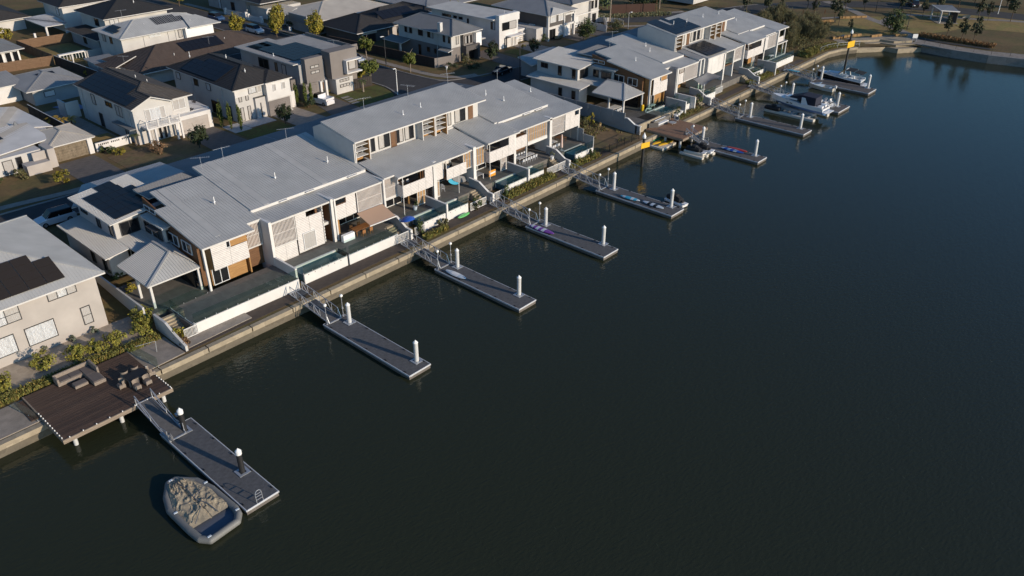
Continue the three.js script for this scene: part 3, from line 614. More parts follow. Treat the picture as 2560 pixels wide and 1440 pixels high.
{ // ---------- near terrace, x 35 to 99 ----------
  const t = thing('terrace_row', 'long near waterfront terrace with ribbed pale roofs and boarded white balconies', 'terrace houses', [67, 2.4, -80], null);
  endUnit(t, 35);
  for (const [a, b] of [[43, 51.4], [51.4, 59.4], [59.4, 67.7], [67.7, 75.3], [75.3, 83.4], [83.4, 91.4], [91.4, 98.3]]) core(t, a + .1, b - .1);
  const R = (x0, x1, y0, z0, y1, z1, o = {}) => roof(t, o.mat || M.roofPale, [[[x0, y0, z0], [x1, y0, z0], [x1, y1, z1], [x0, y1, z1]]], { thick: .2, pitch: .34, ...o });
  R(43, 59.3, 8.45, -78.8, 10.32, -90.9); R(43.05, 59.6, 7.8, -75.4, 8.12, -79, { mat: M.roofPale });
  one(b => b.box(42.9, 59.3, 8.14, 8.47, -78.8, -78.6), 'gutter', M.trim, t);
  for (const [a, c] of [[46.6, 47.6], [50.2, 51.4], [56.4, 57.8]]) one(b => b.box(a, c, 8.3, 8.42, -78.6, -78.3), 'rainhead', M.trim, t);
  for (const xx of [45.1, 53.2, 59.1]) one(b => b.slab([[xx - .35, 8.5, -78.8], [xx + .35, 8.5, -78.8], [xx + .35, 10.37, -90.9], [xx - .35, 10.37, -90.9]], .05), 'flashing', M.roofPale, t);
  one(b => b.slab([[37.2, 8.03, -76.6], [37.9, 8.03, -76.6], [37.9, 9.95, -88.4], [37.2, 9.95, -88.4]], .05), 'flashing', M.roofPale, t);
  R(59.6, 61.3, 8.0, -75.5, 8.75, -80.4);
  upperBlock(t, 59.4, 82.6, [[59.55, 61.7], [70.9, 73], [73.3, 75.3]], [[62.2, 63.5], [64.1, 66], [68.6, 70.2], [66.95, 68.35], [76, 77.2], [77.9, 80]], [66.2, 80.6]);
  R(61.3, 73.7, 7.75, -74.8, 8.75, -81.3); R(73.8, 77.4, 7.5, -75.4, 8.45, -81.3); R(77.5, 84.1, 7.75, -74.8, 8.85, -81.8);
  for (const x of [61.3, 77.5]) one(b => b.side([[75, 6.9], [80.4, 6.9], [80.4, 8.4], [75, 7.6]], 'x', x, x + .1), 'side_wall', M.wallPale, t);
  R(82.7, 94.3, 8.5, -78.5, 10.3, -88.9); one(b => b.box(83.3, 94.3, 8.2, 8.52, -78.5, -78.3), 'gutter', M.trim, t);
  R(84, 98.7, 7.75, -75.1, 8.08, -78.6); R(94.1, 98.6, 8.08, -78.6, 9.3, -89);
  for (const [a, c] of [[88.5, 90.1], [91.2, 92.8]]) one(b => b.box(a, c, 8.3, 8.42, -78.3, -78), 'rainhead', M.trim, t);
  wall(t, M.wallPale, 94.5, 98, 2.4, 7.7, -88.8, -79.5);
  // low rear wings over the garages
  R(46.1, 62, 5.4, -106.2, 6.5, -91, { mat: M.roofMid }); R(62.1, 80, 5.4, -106.2, 6.5, -91, { mat: M.roofMid }); R(80.1, 99.2, 5.5, -106, 7.2, -89, { mat: M.roofMid });
  for (const [a, b] of [[46.3, 61.8], [62.3, 79.8], [80.3, 98.6]]) wall(t, M.wallGrey, a, b, 2.4, 5.3, -105.5, -88);
  for (const a of [47.5, 55.5, 63.5, 71.5, 81.5, 89.5]) garage(t, 'z', -105.52, -1, a, a + 4.8, 2.45, 4.8, M.wallGrey, 4);
  for (const [x, y, z] of [[40.7, 9.2, -82.3], [49.2, 9.35, -83], [56.6, 9.35, -82.6], [69.6, 12.05, -82.9], [73.2, 12.1, -83.4], [84.6, 11.6, -82], [89.3, 9.4, -82.8], [96.8, 8.8, -84]]) vent(t, x, y, z);
  for (const [x, y, z, a] of [[43.6, 10.1, -89.6, .6], [46.9, 10.2, -90.3, .1], [56.1, 10.2, -90.4, .5], [66.2, 12.6, -86.8, .3], [74, 12.6, -86.8, 1.2], [81.8, 12.6, -86.9, .4], [84.5, 9.9, -87.9, .2], [94.2, 10.2, -88.7, 2.8]]) antenna(t, x, y, z, a);
  // solar on the end unit: five columns up the slope
  solar(t, [31.9, 8.1, -88.3], [0, 0, -1.66], [1.06, .107, 0], 5, 5, M.solar, (i, j) => i < 4 || j < 4);
  solar(t, [33.9, 8.3, -96.6], [0, 0, -1.66], [1.06, .107, 0], 1, 2, M.solar);
  // unit 2
  slats(t, 43.3, 46.4, 4.55, 7.75, -75.55); cladding(t, 46.5, 50.1, 2.7, 6.85, -75.6, 1.85); cladding(t, 46.5, 48, 6.86, 7.75, -75.6, 1.5); cladding(t, 43.3, 46.4, 2.5, 4.5, -75.7, 1.6);
  win(t, 'z', -75.58, 1, 47.2, 48.9, 2.9, 5, { pane: M.blind, frame: M.frameWhite });
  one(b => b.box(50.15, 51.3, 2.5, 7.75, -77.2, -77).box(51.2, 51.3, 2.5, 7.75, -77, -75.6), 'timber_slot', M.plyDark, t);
  for (let k = 0; k < 12; k++) one(b => b.box(50.1, 50.24, 2.9 + k * .4, 3.2 + k * .4, -76.5, -75.5), 'louvre', M.trim, t);
  blade(t, 51.45, -78, -75.25, 1.4, 8.05, .34); blade(t, 51.9, -77, -75.3, 1.4, 7.9, .2);
  // unit 3
  cladding(t, 52.1, 55.1, 5, 6.8, -75.55, 1.5); cladding(t, 53.7, 55.1, 6.81, 7.7, -75.55, 1.4); win(t, 'z', -75.7, 1, 52.1, 53.7, 6.82, 7.7, { frame: M.plyDark, pane: M.glass });
  slats(t, 55.25, 59.1, 4.85, 7.7, -75.5); glaz(t, 53.1, 57.9, 2.5, 4.65, -78.6, 4);
  one(b => b.box(52.05, 52.5, 2.5, 4.9, -78, -75.7), 'timber_lining', M.ply, t);
  blade(t, 59.35, -78, -75.25, 1.4, 8, .26);
  // unit 4: set-back screen over the stair, projecting balcony
  slats(t, 59.6, 61.9, 4.75, 7.85, -76.0); balcony(t, 62, 67.1, -77.6, -74.85, 4.9, 6.45, 7.65, { fullR: 1.35 });
  one(b => b.box(62, 66, 5.06, 7.65, -79, -78.8), 'room_wall', M.plyDark, t); for (const x of [62.8, 64.1, 65.4]) one(b => b.box(x, x + .07, 6.4, 7.6, -77.5, -77.43), 'mullion', M.trim, t);
  one(b => b.cyl([61.9, 2.5, -74.75], [61.9, 4.9, -74.75], .05), 'post', M.trim, t);
  glaz(t, 61.6, 64.4, 2.5, 4.65, -78.2, 2); one(b => b.box(64.5, 64.8, 2.5, 4.7, -77.2, -76.9), 'timber_post', M.ply, t);
  slats(t, 64.9, 66.4, 2.5, 4.85, -75.6, [M.slat, M.slatOrange]); one(b => b.box(66.5, 67.2, 2.5, 7.7, -77, -76.8), 'timber_slot', M.plyDark, t);
  for (let k = 0; k < 13; k++) one(b => b.box(67.16, 67.28, 2.8 + k * .37, 3.08 + k * .37, -76, -75.1), 'louvre', M.frameDark, t);
  blade(t, 67.85, -78, -75.2, 1.4, 7.9, .55);
  // unit 5: balcony with furniture, orange-lit screen
  cladding(t, 68.2, 69.7, 5, 7.6, -75.45, 1.5); balcony(t, 69.6, 73.3, -77.6, -74.9, 4.9, 6.4, 7.5, { side: false });
  one(b => b.box(69.6, 73.3, 5.06, 7.6, -78, -77.9), 'room_wall', M.white, t); win(t, 'z', -77.88, 1, 70.4, 71.2, 6.2, 7.4, {}); win(t, 'z', -77.88, 1, 71.8, 72.6, 6.5, 7.4, {});
  slats(t, 73.4, 75, 4.9, 7.5, -75.6, [M.slatBlue, M.slatOrange]); one(b => b.cyl([71.5, 2.5, -74.6], [71.5, 4.9, -74.6], .055), 'post', M.trim, t);
  slats(t, 68.2, 69, 2.5, 4.8, -75.7, [M.slat, M.slatOrange]); glaz(t, 69.2, 75, 2.5, 4.7, -79.3, 4);
  blade(t, 75.25, -78, -75.2, 1.4, 7.8, .5);
  // unit 6
  slats(t, 75.6, 77.6, 4.7, 7.5, -75.7, [M.slatBlue, M.slatOrange]); balcony(t, 77.8, 82.9, -77.6, -74.85, 4.9, 6.45, 7.65, { fullR: 1.2 });
  one(b => b.box(77.8, 82, 5.06, 7.65, -79, -78.8), 'room_wall', M.plyDark, t); for (const x of [78.5, 79.6]) one(b => b.box(x, x + .07, 5.2, 7.6, -77.6, -77.53), 'mullion', M.trim, t);
  one(b => b.cyl([77.7, 2.5, -74.7], [77.7, 4.9, -74.7], .05), 'post', M.trim, t); glaz(t, 77.2, 80.6, 2.5, 4.65, -78.4, 2); slats(t, 80.8, 82.1, 2.5, 4.85, -75.6); one(b => b.box(82.1, 82.9, 2.5, 4.9, -76.6, -76.4), 'timber_slot', M.plyDark, t);
  for (let k = 0; k < 13; k++) one(b => b.box(82.95, 83.07, 2.8 + k * .37, 3.08 + k * .37, -76, -75.1), 'louvre', M.frameDark, t);
  blade(t, 83.45, -78, -75.2, 1.4, 7.85, .42);
  // unit 7
  cladding(t, 83.7, 86.3, 4.9, 6.7, -75.4, 1.3); one(b => b.box(83.7, 86.3, 5.06, 7.6, -77.6, -77.5), 'room_wall', M.white, t); one(b => b.box(83.7, 86.3, 6.6, 6.72, -77.5, -75.5), 'shelf', M.plyDark, t); one(b => b.box(86.2, 86.34, 2.5, 7.7, -75.7, -75.45), 'post', M.trim, t);
  slats(t, 86.4, 90.7, 5.3, 7.65, -75.4, [M.slatBlue, M.slatOrange]); one(b => b.box(86.4, 90.8, 4.85, 5.28, -75.5, -75.38), 'beam', M.white, t); glaz(t, 83.8, 87.2, 2.5, 4.7, -78.8, 3);
  one(b => b.box(87.3, 91, 2.5, 4.85, -79.3, -79.1), 'timber_lining', M.plyDark, t);
  blade(t, 91.3, -78, -75.1, 1.4, 7.9, .5);
  // unit 8
  slats(t, 91.7, 94.8, 4.75, 7.6, -75.4); cladding(t, 94.9, 97.2, 4.9, 7.6, -75.3, 1.15); cladding(t, 97.2, 98.4, 4.9, 6.75, -75.3, 1.2); one(b => b.box(97.2, 98.4, 6.6, 7.6, -76.9, -76.8), 'timber_lining', M.plyDark, t);
  one(b => b.box(98.2, 98.45, 1.6, 7.7, -75.55, -75.3), 'corner_post', M.white, t); one(b => b.box(94.9, 98.3, 2.4, 4.8, -80.3, -80.1), 'back_wall', M.wallGrey, t);
  glaz(t, 92, 94.7, 2.5, 4.7, -79.2, 2);
}
{ // ---------- far terrace, x 118 to 169 ----------
  const t = thing('terrace_row', 'far waterfront terrace whose dark solar panels lie on a pale raised roof', 'terrace houses', [143, 2.4, -80], null);
  endUnit(t, 118.1);
  for (const [a, b] of [[126.2, 134], [134, 142], [142, 150], [150, 158.5], [158.5, 166.4]]) core(t, a + .1, b - .1);
  const R = (x0, x1, y0, z0, y1, z1, o = {}) => roof(t, o.mat || M.roofPale, [[[x0, y0, z0], [x1, y0, z0], [x1, y1, z1], [x0, y1, z1]]], { thick: .2, pitch: .45, ...o });
  R(126.1, 133, 8.45, -78.8, 10.3, -91.4); R(126.2, 133.5, 7.75, -75.6, 8.1, -79); one(b => b.box(126, 133, 8.14, 8.47, -78.8, -78.6), 'gutter', M.trim, t);
  upperBlock(t, 133, 153.4, [[133.2, 135.2], [145.2, 147], [147.4, 149.2]], [[135.7, 137.8], [140, 141.8], [142.3, 144], [149.8, 151.2]], [138.6, 151.6]);
  R(133.4, 135.3, 8.0, -75.6, 8.75, -80.4, { mat: M.roofGrey }); R(136, 146.3, 7.75, -75.2, 8.75, -81.3); R(146.4, 150.4, 7.5, -75.8, 8.45, -81.3); R(150.6, 158.6, 7.75, -75.1, 8.85, -81.8);
  R(153.5, 164.2, 8.5, -79, 10.2, -88.9); one(b => b.box(158, 164.2, 8.2, 8.52, -79, -78.8), 'gutter', M.trim, t); R(158.6, 164.2, 7.75, -75.8, 8.08, -79); R(164.2, 169.3, 7.8, -75.8, 9.6, -88.8);
  R(164.3, 168.6, 5.2, -75.3, 5.35, -77.5, { mat: M.roofMid });
  R(126, 145, 5.4, -106, 6.5, -91, { mat: M.roofMid }); R(145.1, 166, 5.4, -104.5, 6.5, -88, { mat: M.roofMid });
  for (const [a, b] of [[126.2, 144.8], [145.3, 165.6]]) wall(t, M.wallGrey, a, b, 2.2, 5.3, -103.8, -87.5);
  solar(t, [133.3, 11.6, -80.7], [1.05, 0, 0], [0, .294, -1.7], 8, 4, M.solar, (i, j) => !(i === 3 && j > 1) && !(i > 4 && j > 2));
  solar(t, [137, 7.95, -75.6], [1.05, 0, 0], [0, .263, -1.7], 6, 3, M.solar);
  for (const [x, y, z] of [[128.4, 9.3, -83], [130, 9.6, -85], [122.6, 8.9, -82], [141, 12.3, -83.5], [147, 12.2, -83.6], [152, 12, -83], [160.5, 9.2, -83.5], [137.6, 12.3, -84.2]]) vent(t, x, y, z);
  for (const [x, y, z, a] of [[126.8, 10.2, -90.3, .6], [123.2, 9.7, -88.2, .2]]) antenna(t, x, y, z, a);
  blade(t, 126.2, -78, -75.4, 1.4, 8, .9, M.wallGrey); blade(t, 133.9, -78, -75.4, 1.4, 7.9, .34); blade(t, 135.1, -78, -75.4, 1.4, 7.9, .3);
  cladding(t, 126.8, 128.8, 4.85, 6.7, -75.75, 1); win(t, 'z', -75.7, 1, 127.2, 128.6, 6.8, 7.6, { n: 2, frame: M.plyDark, pane: M.blind }); slats(t, 128.9, 133.4, 4.9, 7.6, -75.7); cladding(t, 126.8, 127.2, 6.75, 7.6, -75.75, 1);
  glaz(t, 127, 128.2, 2.5, 4.7, -78.9, 1); one(b => b.box(128.3, 133.6, 2.5, 4.8, -78.9, -78.7), 'timber_lining', M.ply, t);
  cladding(t, 136.3, 141.2, 4.5, 7.6, -75.2, 1.2, M.white); one(b => b.box(136.1, 136.24, 4.5, 7.6, -77.6, -75.2), 'side_panel', M.panel, t); cladding(t, 141.3, 142, 4.6, 7.6, -75.3, .7); blade(t, 142.3, -78, -75.2, 1.4, 7.85, .45);
  balcony(t, 142.7, 145.6, -78, -75.4, 4.85, 6.1, 7.5, { side: false, glassRail: true }); one(b => b.box(142.7, 145.6, 5.06, 7.5, -78, -77.9), 'room_wall', M.wallPale, t); win(t, 'z', -77.88, 1, 142.9, 143.9, 5.1, 7.2, {}); blade(t, 145.9, -78, -75.3, 1.4, 7.8, .3);
  slats(t, 146.2, 150.2, 4.7, 7.4, -76); blade(t, 150.4, -78, -75.6, 1.4, 7.7, .24);
  balcony(t, 150.9, 157.3, -78, -75.1, 4.85, 6.4, 7.65, { fullR: 1.2 }); one(b => b.box(150.9, 157.3, 5.06, 7.6, -79, -78.9), 'room_wall', M.plyDark, t);
  for (let k = 0; k < 13; k++) one(b => b.box(157.5, 157.62, 2.8 + k * .37, 3.08 + k * .37, -76, -75.1), 'louvre', M.frameDark, t);
  glaz(t, 151.2, 154, 2.5, 4.7, -78.6, 2); slats(t, 154.4, 155.6, 2.5, 4.85, -75.8); one(b => b.box(155.7, 157.4, 2.5, 4.8, -77.4, -77.2), 'timber_lining', M.ply, t);
  blade(t, 158.2, -78, -75.2, 1.4, 7.9, .3); cladding(t, 158.5, 160, 4.9, 7.6, -75.5, 1.5); slats(t, 160.1, 163.5, 4.9, 7.6, -75.5); one(b => b.box(158.5, 163.6, 2.5, 4.8, -79, -78.8), 'timber_lining', M.plyDark, t);
  blade(t, 163.8, -78, -75.2, 1.4, 7.9, .4); one(b => b.box(164.1, 164.5, 2.5, 7.7, -76.6, -76.3), 'timber_slot', M.ply, t);
  cladding(t, 164.8, 167.6, 4.7, 6.3, -75.8, 1.4); wall(t, M.wallPale, 164.6, 168.4, 2.4, 7.7, -88, -77.5); one(b => b.box(167.4, 167.6, 2.4, 7.6, -75.9, -75.7).box(168.3, 168.5, 2.4, 5.2, -75.6, -75.4), 'corner_post', M.white, t);
  win(t, 'z', -77.45, 1, 164.9, 166.8, 2.6, 4.7, { n: 2 }); glaz(t, 136.6, 141.5, 2.5, 4.5, -78.5, 3); glaz(t, 142.8, 145.5, 2.5, 4.7, -78.5, 2);
}
// ---------- canal-side courts: patios, pools, garden walls ----------
struct(b => b.prism([[50.6, -71.4], [57.6, -71.4], [57.6, -73.74], [50.6, -73.74]], 1.3, 2.475), 'patio', M.patio);
const court0 = thing('garden_wall', 'plain white garden wall in front of the orange table patio', 'wall', [54, 1.3, -71.3]); one(b => b.box(50.2, 57.7, 1.25, 2.55, -71.4, -71.2), 'wall', M.white, court0); glassFence(court0, [50.3, 2.55, -71.3], [57.6, 2.55, -71.3]);
struct(b => b.box(43.1, 98.4, 1.3, 2.48, -80.4, -73.75), 'patio', M.patio); struct(b => b.box(126.2, 168.6, 1.3, 2.48, -80.4, -74), 'patio', M.patio);
const court = (name, l, c, x, fn, z = -72) => { const t = thing(name, l, c, [x, 1.3, z]); fn(t); return t; };
const pools = [
  [44, 50, 'small blue plunge pool nearest the end verandah of the near terrace', -71.3], [62.1, 65.85, 'blue plunge pool behind the white wall right of the blue sunshade', -71.3], [66.1, 69.9, 'blue pool with steps whose white wall stands above the green board', -71.3],
  [77.6, 81.7, 'blue plunge pool below the orange towel on the near terrace', -71.4], [82, 85.4, 'narrow blue pool left of the long table with pale metal chairs', -71.4], [93, 97.3, 'blue plunge pool at the far corner of the near terrace', -71.6]];
for (const [a, b, l, zf] of pools) court('swimming_pool', l, 'pool', (a + b) / 2, t => { poolBox(t, a, b, zf, zf - 2.15); glassFence(t, [a, 2.5, zf - .08], [b, 2.5, zf - .08]); });
for (const [a, b, l, zf, zb] of [[116.5, 122, 'larger blue corner pool below the far terrace verandah', -72.1, -74.8], [123.6, 126.4, 'small far pool behind a white wall beside the potted trees', -72.2, -74.4], [131, 135, 'far pool under the grey shade sail', -72.4, -74.6], [150.4, 154.4, 'far pool behind tall green glass fences', -73, -75], [158, 168, 'long white-walled pool at the far end of the far terrace', -73.2, -75.2]])
  court('swimming_pool', l, 'pool', (a + b) / 2, t => { poolBox(t, a, b, zf, zb); glassFence(t, [a, 2.5, zf - .08], [b, 2.5, zf - .08]); glassFence(t, [a, 2.5, zb - .3], [b, 2.5, zb - .3]); });
for (const [x, l, m] of [[59.5, 'curved grey garden wall with white cap beside the beige awning', M.wallGrey], [74.2, 'curved grey garden wall with white cap at the second gangway landing', M.wallGrey], [90.6, 'curved grey garden wall with white cap beside the long outdoor table', M.wallGrey], [130.7, 'curved grey garden wall left of the grey shade sail', M.wallGrey], [148.6, 'curved grey garden wall in front of the far glass balcony', M.wallGrey]]) court('garden_wall', l, 'wall', x, t => swoosh(t, x, m));
for (const [x, l] of [[65.97, 'flat-topped white divider wall between the two pools by the green board'], [81.85, 'flat-topped white divider wall right of the orange towel'], [122.8, 'flat-topped white divider wall right of the big corner pool'], [155.9, 'pale divider wall behind the far green glass']]) court('divider_wall', l, 'wall', x, t => { one(b => b.box(x - .1, x + .1, 1.3, 3.7, -75.2, -71.2), 'garden_wall', M.wallGrey, t); one(b => b.box(x - .13, x + .13, 3.7, 3.77, -75.2, -71.1).box(x - .13, x + .13, 1.3, 3.7, -71.2, -71.1), 'wall_cap', M.white, t); });
for (const [a, c, z, l] of [[70, 73, -71, 'white picket fence between the green board and the grey curved wall'], [74.6, 77.4, -71, 'white picket fence right of the second curved wall'], [60.2, 62, -71, 'white picket fence below the blue sunshade'], [57.2, 59.2, -71, 'white picket fence below the beige awning steps'], [86, 90.2, -71.3, 'white picket fence below the long outdoor table'], [29.2, 30.7, -70.9, 'short white picket gate at the foot of the corner stairs'], [136, 139, -73.2, 'white picket fence behind the far gangway with the shade sail'], [155.3, 157.6, -73.4, 'white picket fence beside the far planting']]) court('picket_fence', l, 'fence', a, t => picket(t, a, c, z));
court('corner_terrace', 'grey paved corner terrace with curved stairs and glass balustrade', 'terrace', 32, t => {
  one(b => b.prism([[30.4, -71], [30.4, -75.8], [43, -75.8], [43, -70.9]], 1.25, 2.56), 'terrace_wall', M.white, t); one(b => b.prism([[30.45, -71.1], [30.45, -75.8], [43, -75.8], [43, -71]], 2.562, 2.57), 'paving', M.patio, t);
  for (let k = 0; k < 6; k++) one(b => b.box(28.7, 30.4, 1.3, 2.5 - k * .19, -74.7 + k * .36, -74.34 + k * .36), 'step', M.cap, t);
  glassFence(t, [30.5, 2.57, -71.1], [43, 2.57, -71]); glassFence(t, [30.4, 2.57, -75.6], [30.4, 2.57, -72.6]); glassFence(t, [29, 2.5, -75.4], [34.6, 2.5, -75.6]);
  one(b => b.side([[75, 1.3], [69, 1.3], [69, 1.9], [71.2, 2.5], [72.6, 3.1], [75, 3.1]], 'x', 28.2, 28.45), 'stair_wall', M.wallPale, t);
});
court('planter_wall', 'low rendered planter wall beside the verandah of the near terrace', 'wall', 28, t => one(b => b.box(27.9, 28.1, 1.4, 3.4, -97, -76.5), 'garden_wall', M.wallPale, t), -84);
court('blockwork_plinth', 'tall grey retaining wall with white capping at the corner of the far terrace', 'wall', 109.6, t => {
  one(b => b.side([[92, 1.3], [71.3, 1.3], [71.3, 2.7], [72.4, 2.75], [73.8, 3.5], [92, 3.6]], 'x', 109.3, 109.6), 'retaining_wall', M.wallGrey, t); one(b => b.box(109.6, 116.4, 1.3, 2.5, -84, -72.1), 'terrace_floor', M.patio, t);
  one(b => b.box(109.3, 116.3, 1.3, 2.7, -72.2, -71.9).box(116.3, 122.6, 1.3, 2.52, -72.15, -71.95), 'front_wall', M.cap, t); one(b => { const c = [[71.2, 2.74], [72.4, 2.8], [73.8, 3.55], [76, 3.6]]; for (let i = 0; i < 3; i++) b.bar([109.45, c[i][1], -c[i][0]], [109.45, c[i + 1][1], -c[i + 1][0]], .38, .07); }, 'wall_cap', M.white, t);
}, -80);
function palingWall(l, x, z0, z1, y0, y1, mat, cap) { // upright metal fence panels side by side
  const t = thing('panel_fence', l, 'fence', [x, y0, z1]); const n = Math.round(Math.abs(z1 - z0) / 2.4);
  for (let i = 0; i < n; i++) { const a = z0 + (z1 - z0) * i / n, c = z0 + (z1 - z0) * (i + 1) / n; one(b => { b.box(x - .03, x + .03, y0, y1, a + .03, c - .03); for (let z = Math.min(a, c) + .15; z < Math.max(a, c) - .1; z += .2) b.box(x - .06, x + .06, y0, y1 - .05, z, z + .09); b.box(x - .05, x + .05, y1, y1 + .05, a, c); }, 'fence_panel', mat, t); }
  return t;
}
palingWall('ribbed pale grey boundary fence beside the vacant lot and the far verandah', 109.2, -92, -74.2, 2.2, 4.3, M.wallGrey);
palingWall('stepped ribbed pale fence at the far corner pool of the near terrace', 98.3, -82, -74.3, 1.9, 4.5, M.wallGrey);
court('fence_end', 'low white end panel of the stepped fence above the corner pool', 'fence', 98.3, t => one(b => b.box(98.2, 98.35, 1.5, 3.8, -74.2, -72.3), 'fence_panel', M.wallGrey, t));
// ---------- detached houses ----------
const house = (l, x, z, y = 2.45, name = 'house') => thing(name, l, 'house', [x, y, z]);
{ // near left: beige two-storey house
  const t = house('beige rendered two storey house with white curtained windows behind the near timber deck', 15, -88, 1.4);
  wall(t, M.wallBeige, 4, 25.15, 1.3, 7.6, -97.2, -79);
  hip(t, M.roofPale, 3, 26, -98.1, -78.6, 7.6, 3.9, { pitch: .3, h: .014, ridge: 'x' });
  one(b => b.box(3, 26.05, 7.44, 7.6, -78.62, -78.5), 'gutter', M.trim, t);
  const w = (a, c, y0, y1, o) => win(t, 'z', -79, 1, a, c, y0, y1, o);
  w(20.45, 23.2, 6.45, 7.35, { n: 3, panes: [M.blind, M.blindWhite, M.blind] }); w(22.95, 23.9, 2.6, 4.6, { hbar: 1, pane: M.blind }); w(17.65, 20.4, 2.65, 4.65, { pane: M.blindWhite }); w(14, 17.85, 5.75, 7.4, { n: 3, hbar: 1, panes: [M.blindWhite, M.blindWhite, M.blind] }); w(13.6, 16.7, 2.65, 4.65, { pane: M.blindWhite });
  solar(t, [12.8, 7.98, -79.5], [1.65, 0, 0], [0, .408, -1.02], 6, 4, M.solarWarm, (i, j) => !(i === 5 && j === 3));
  vent(t, 20.5, 8.9, -84.5, .5); wall(t, M.wallBeige, 25.15, 27.2, 1.4, 4.8, -96, -90);
  one(b => b.slab([[25, 5, -96.4], [27.6, 4.8, -96.4], [27.6, 4.8, -89.6], [25, 5, -89.6]], .15), 'porch_roof', M.roofPale, t);
}
{ // single-storey cream house left
  const t = house('cream single storey house with stone fronted garage and pale overlapping roofs', 38, -134);
  wall(t, M.wallPale, 25, 38, 2.4, 5, -146, -126.2); wall(t, M.wallPale, 39.4, 45, 2.4, 4.9, -134, -126.1); wall(t, M.wallPale, 36, 42, 2.4, 5.2, -147, -134);
  roof(t, M.roofCream, [[[22, 5.3, -124.6], [40.6, 5.35, -128.8], [40.2, 6.05, -136.3], [22, 6.8, -136.3]]], { pitch: .4, h: .02 });
  roof(t, M.roofCream, [[[36, 6.2, -136], [43.2, 5.1, -134.6], [42.6, 5.4, -148], [36, 6.6, -148]], [[22, 6.2, -136], [36, 6.2, -136], [36, 6.6, -148], [22, 6.6, -148]]], { pitch: .4, h: .02 });
  hip(t, M.roofCream, 38.8, 45.6, -134.4, -125.6, 5.0, 1.0, { pitch: .4, h: .02 });
  one(b => b.box(39.7, 44.3, 2.45, 4.75, -126.1, -126), 'stone_wall', M.wallStone, t); one(b => b.box(44.4, 45.1, 2.4, 4.9, -126.2, -125.8), 'pier', M.white, t);
  one(b => b.box(38.2, 39.2, 2.4, 5.3, -127.4, -124.4), 'pier', M.wallBeige, t); one(b => b.box(34.8, 38, 2.4, 3.9, -125.4, -123.6).box(36.3, 38.1, 3.9, 5.1, -125.3, -125), 'porch_wall', M.wallBeige, t);
  win(t, 'z', -126.15, 1, 32.6, 33.9, 2.7, 4.6, { pane: M.blind }); win(t, 'z', -126.15, 1, 34.4, 35.2, 3, 4.7, {}); win(t, 'z', -126.15, 1, 27, 30, 2.7, 4.6, { n: 2 });
  solar(t, [31, 6.1, -131], [0, .1, -1.65], [1.02, -.03, -.02], 3, 4, M.solar); one(b => b.add(new THREE.ConeGeometry(.55, .8, 8).translate(38.6, 6.3, -136.2)), 'roof_cowl', M.roofMid, t);
}
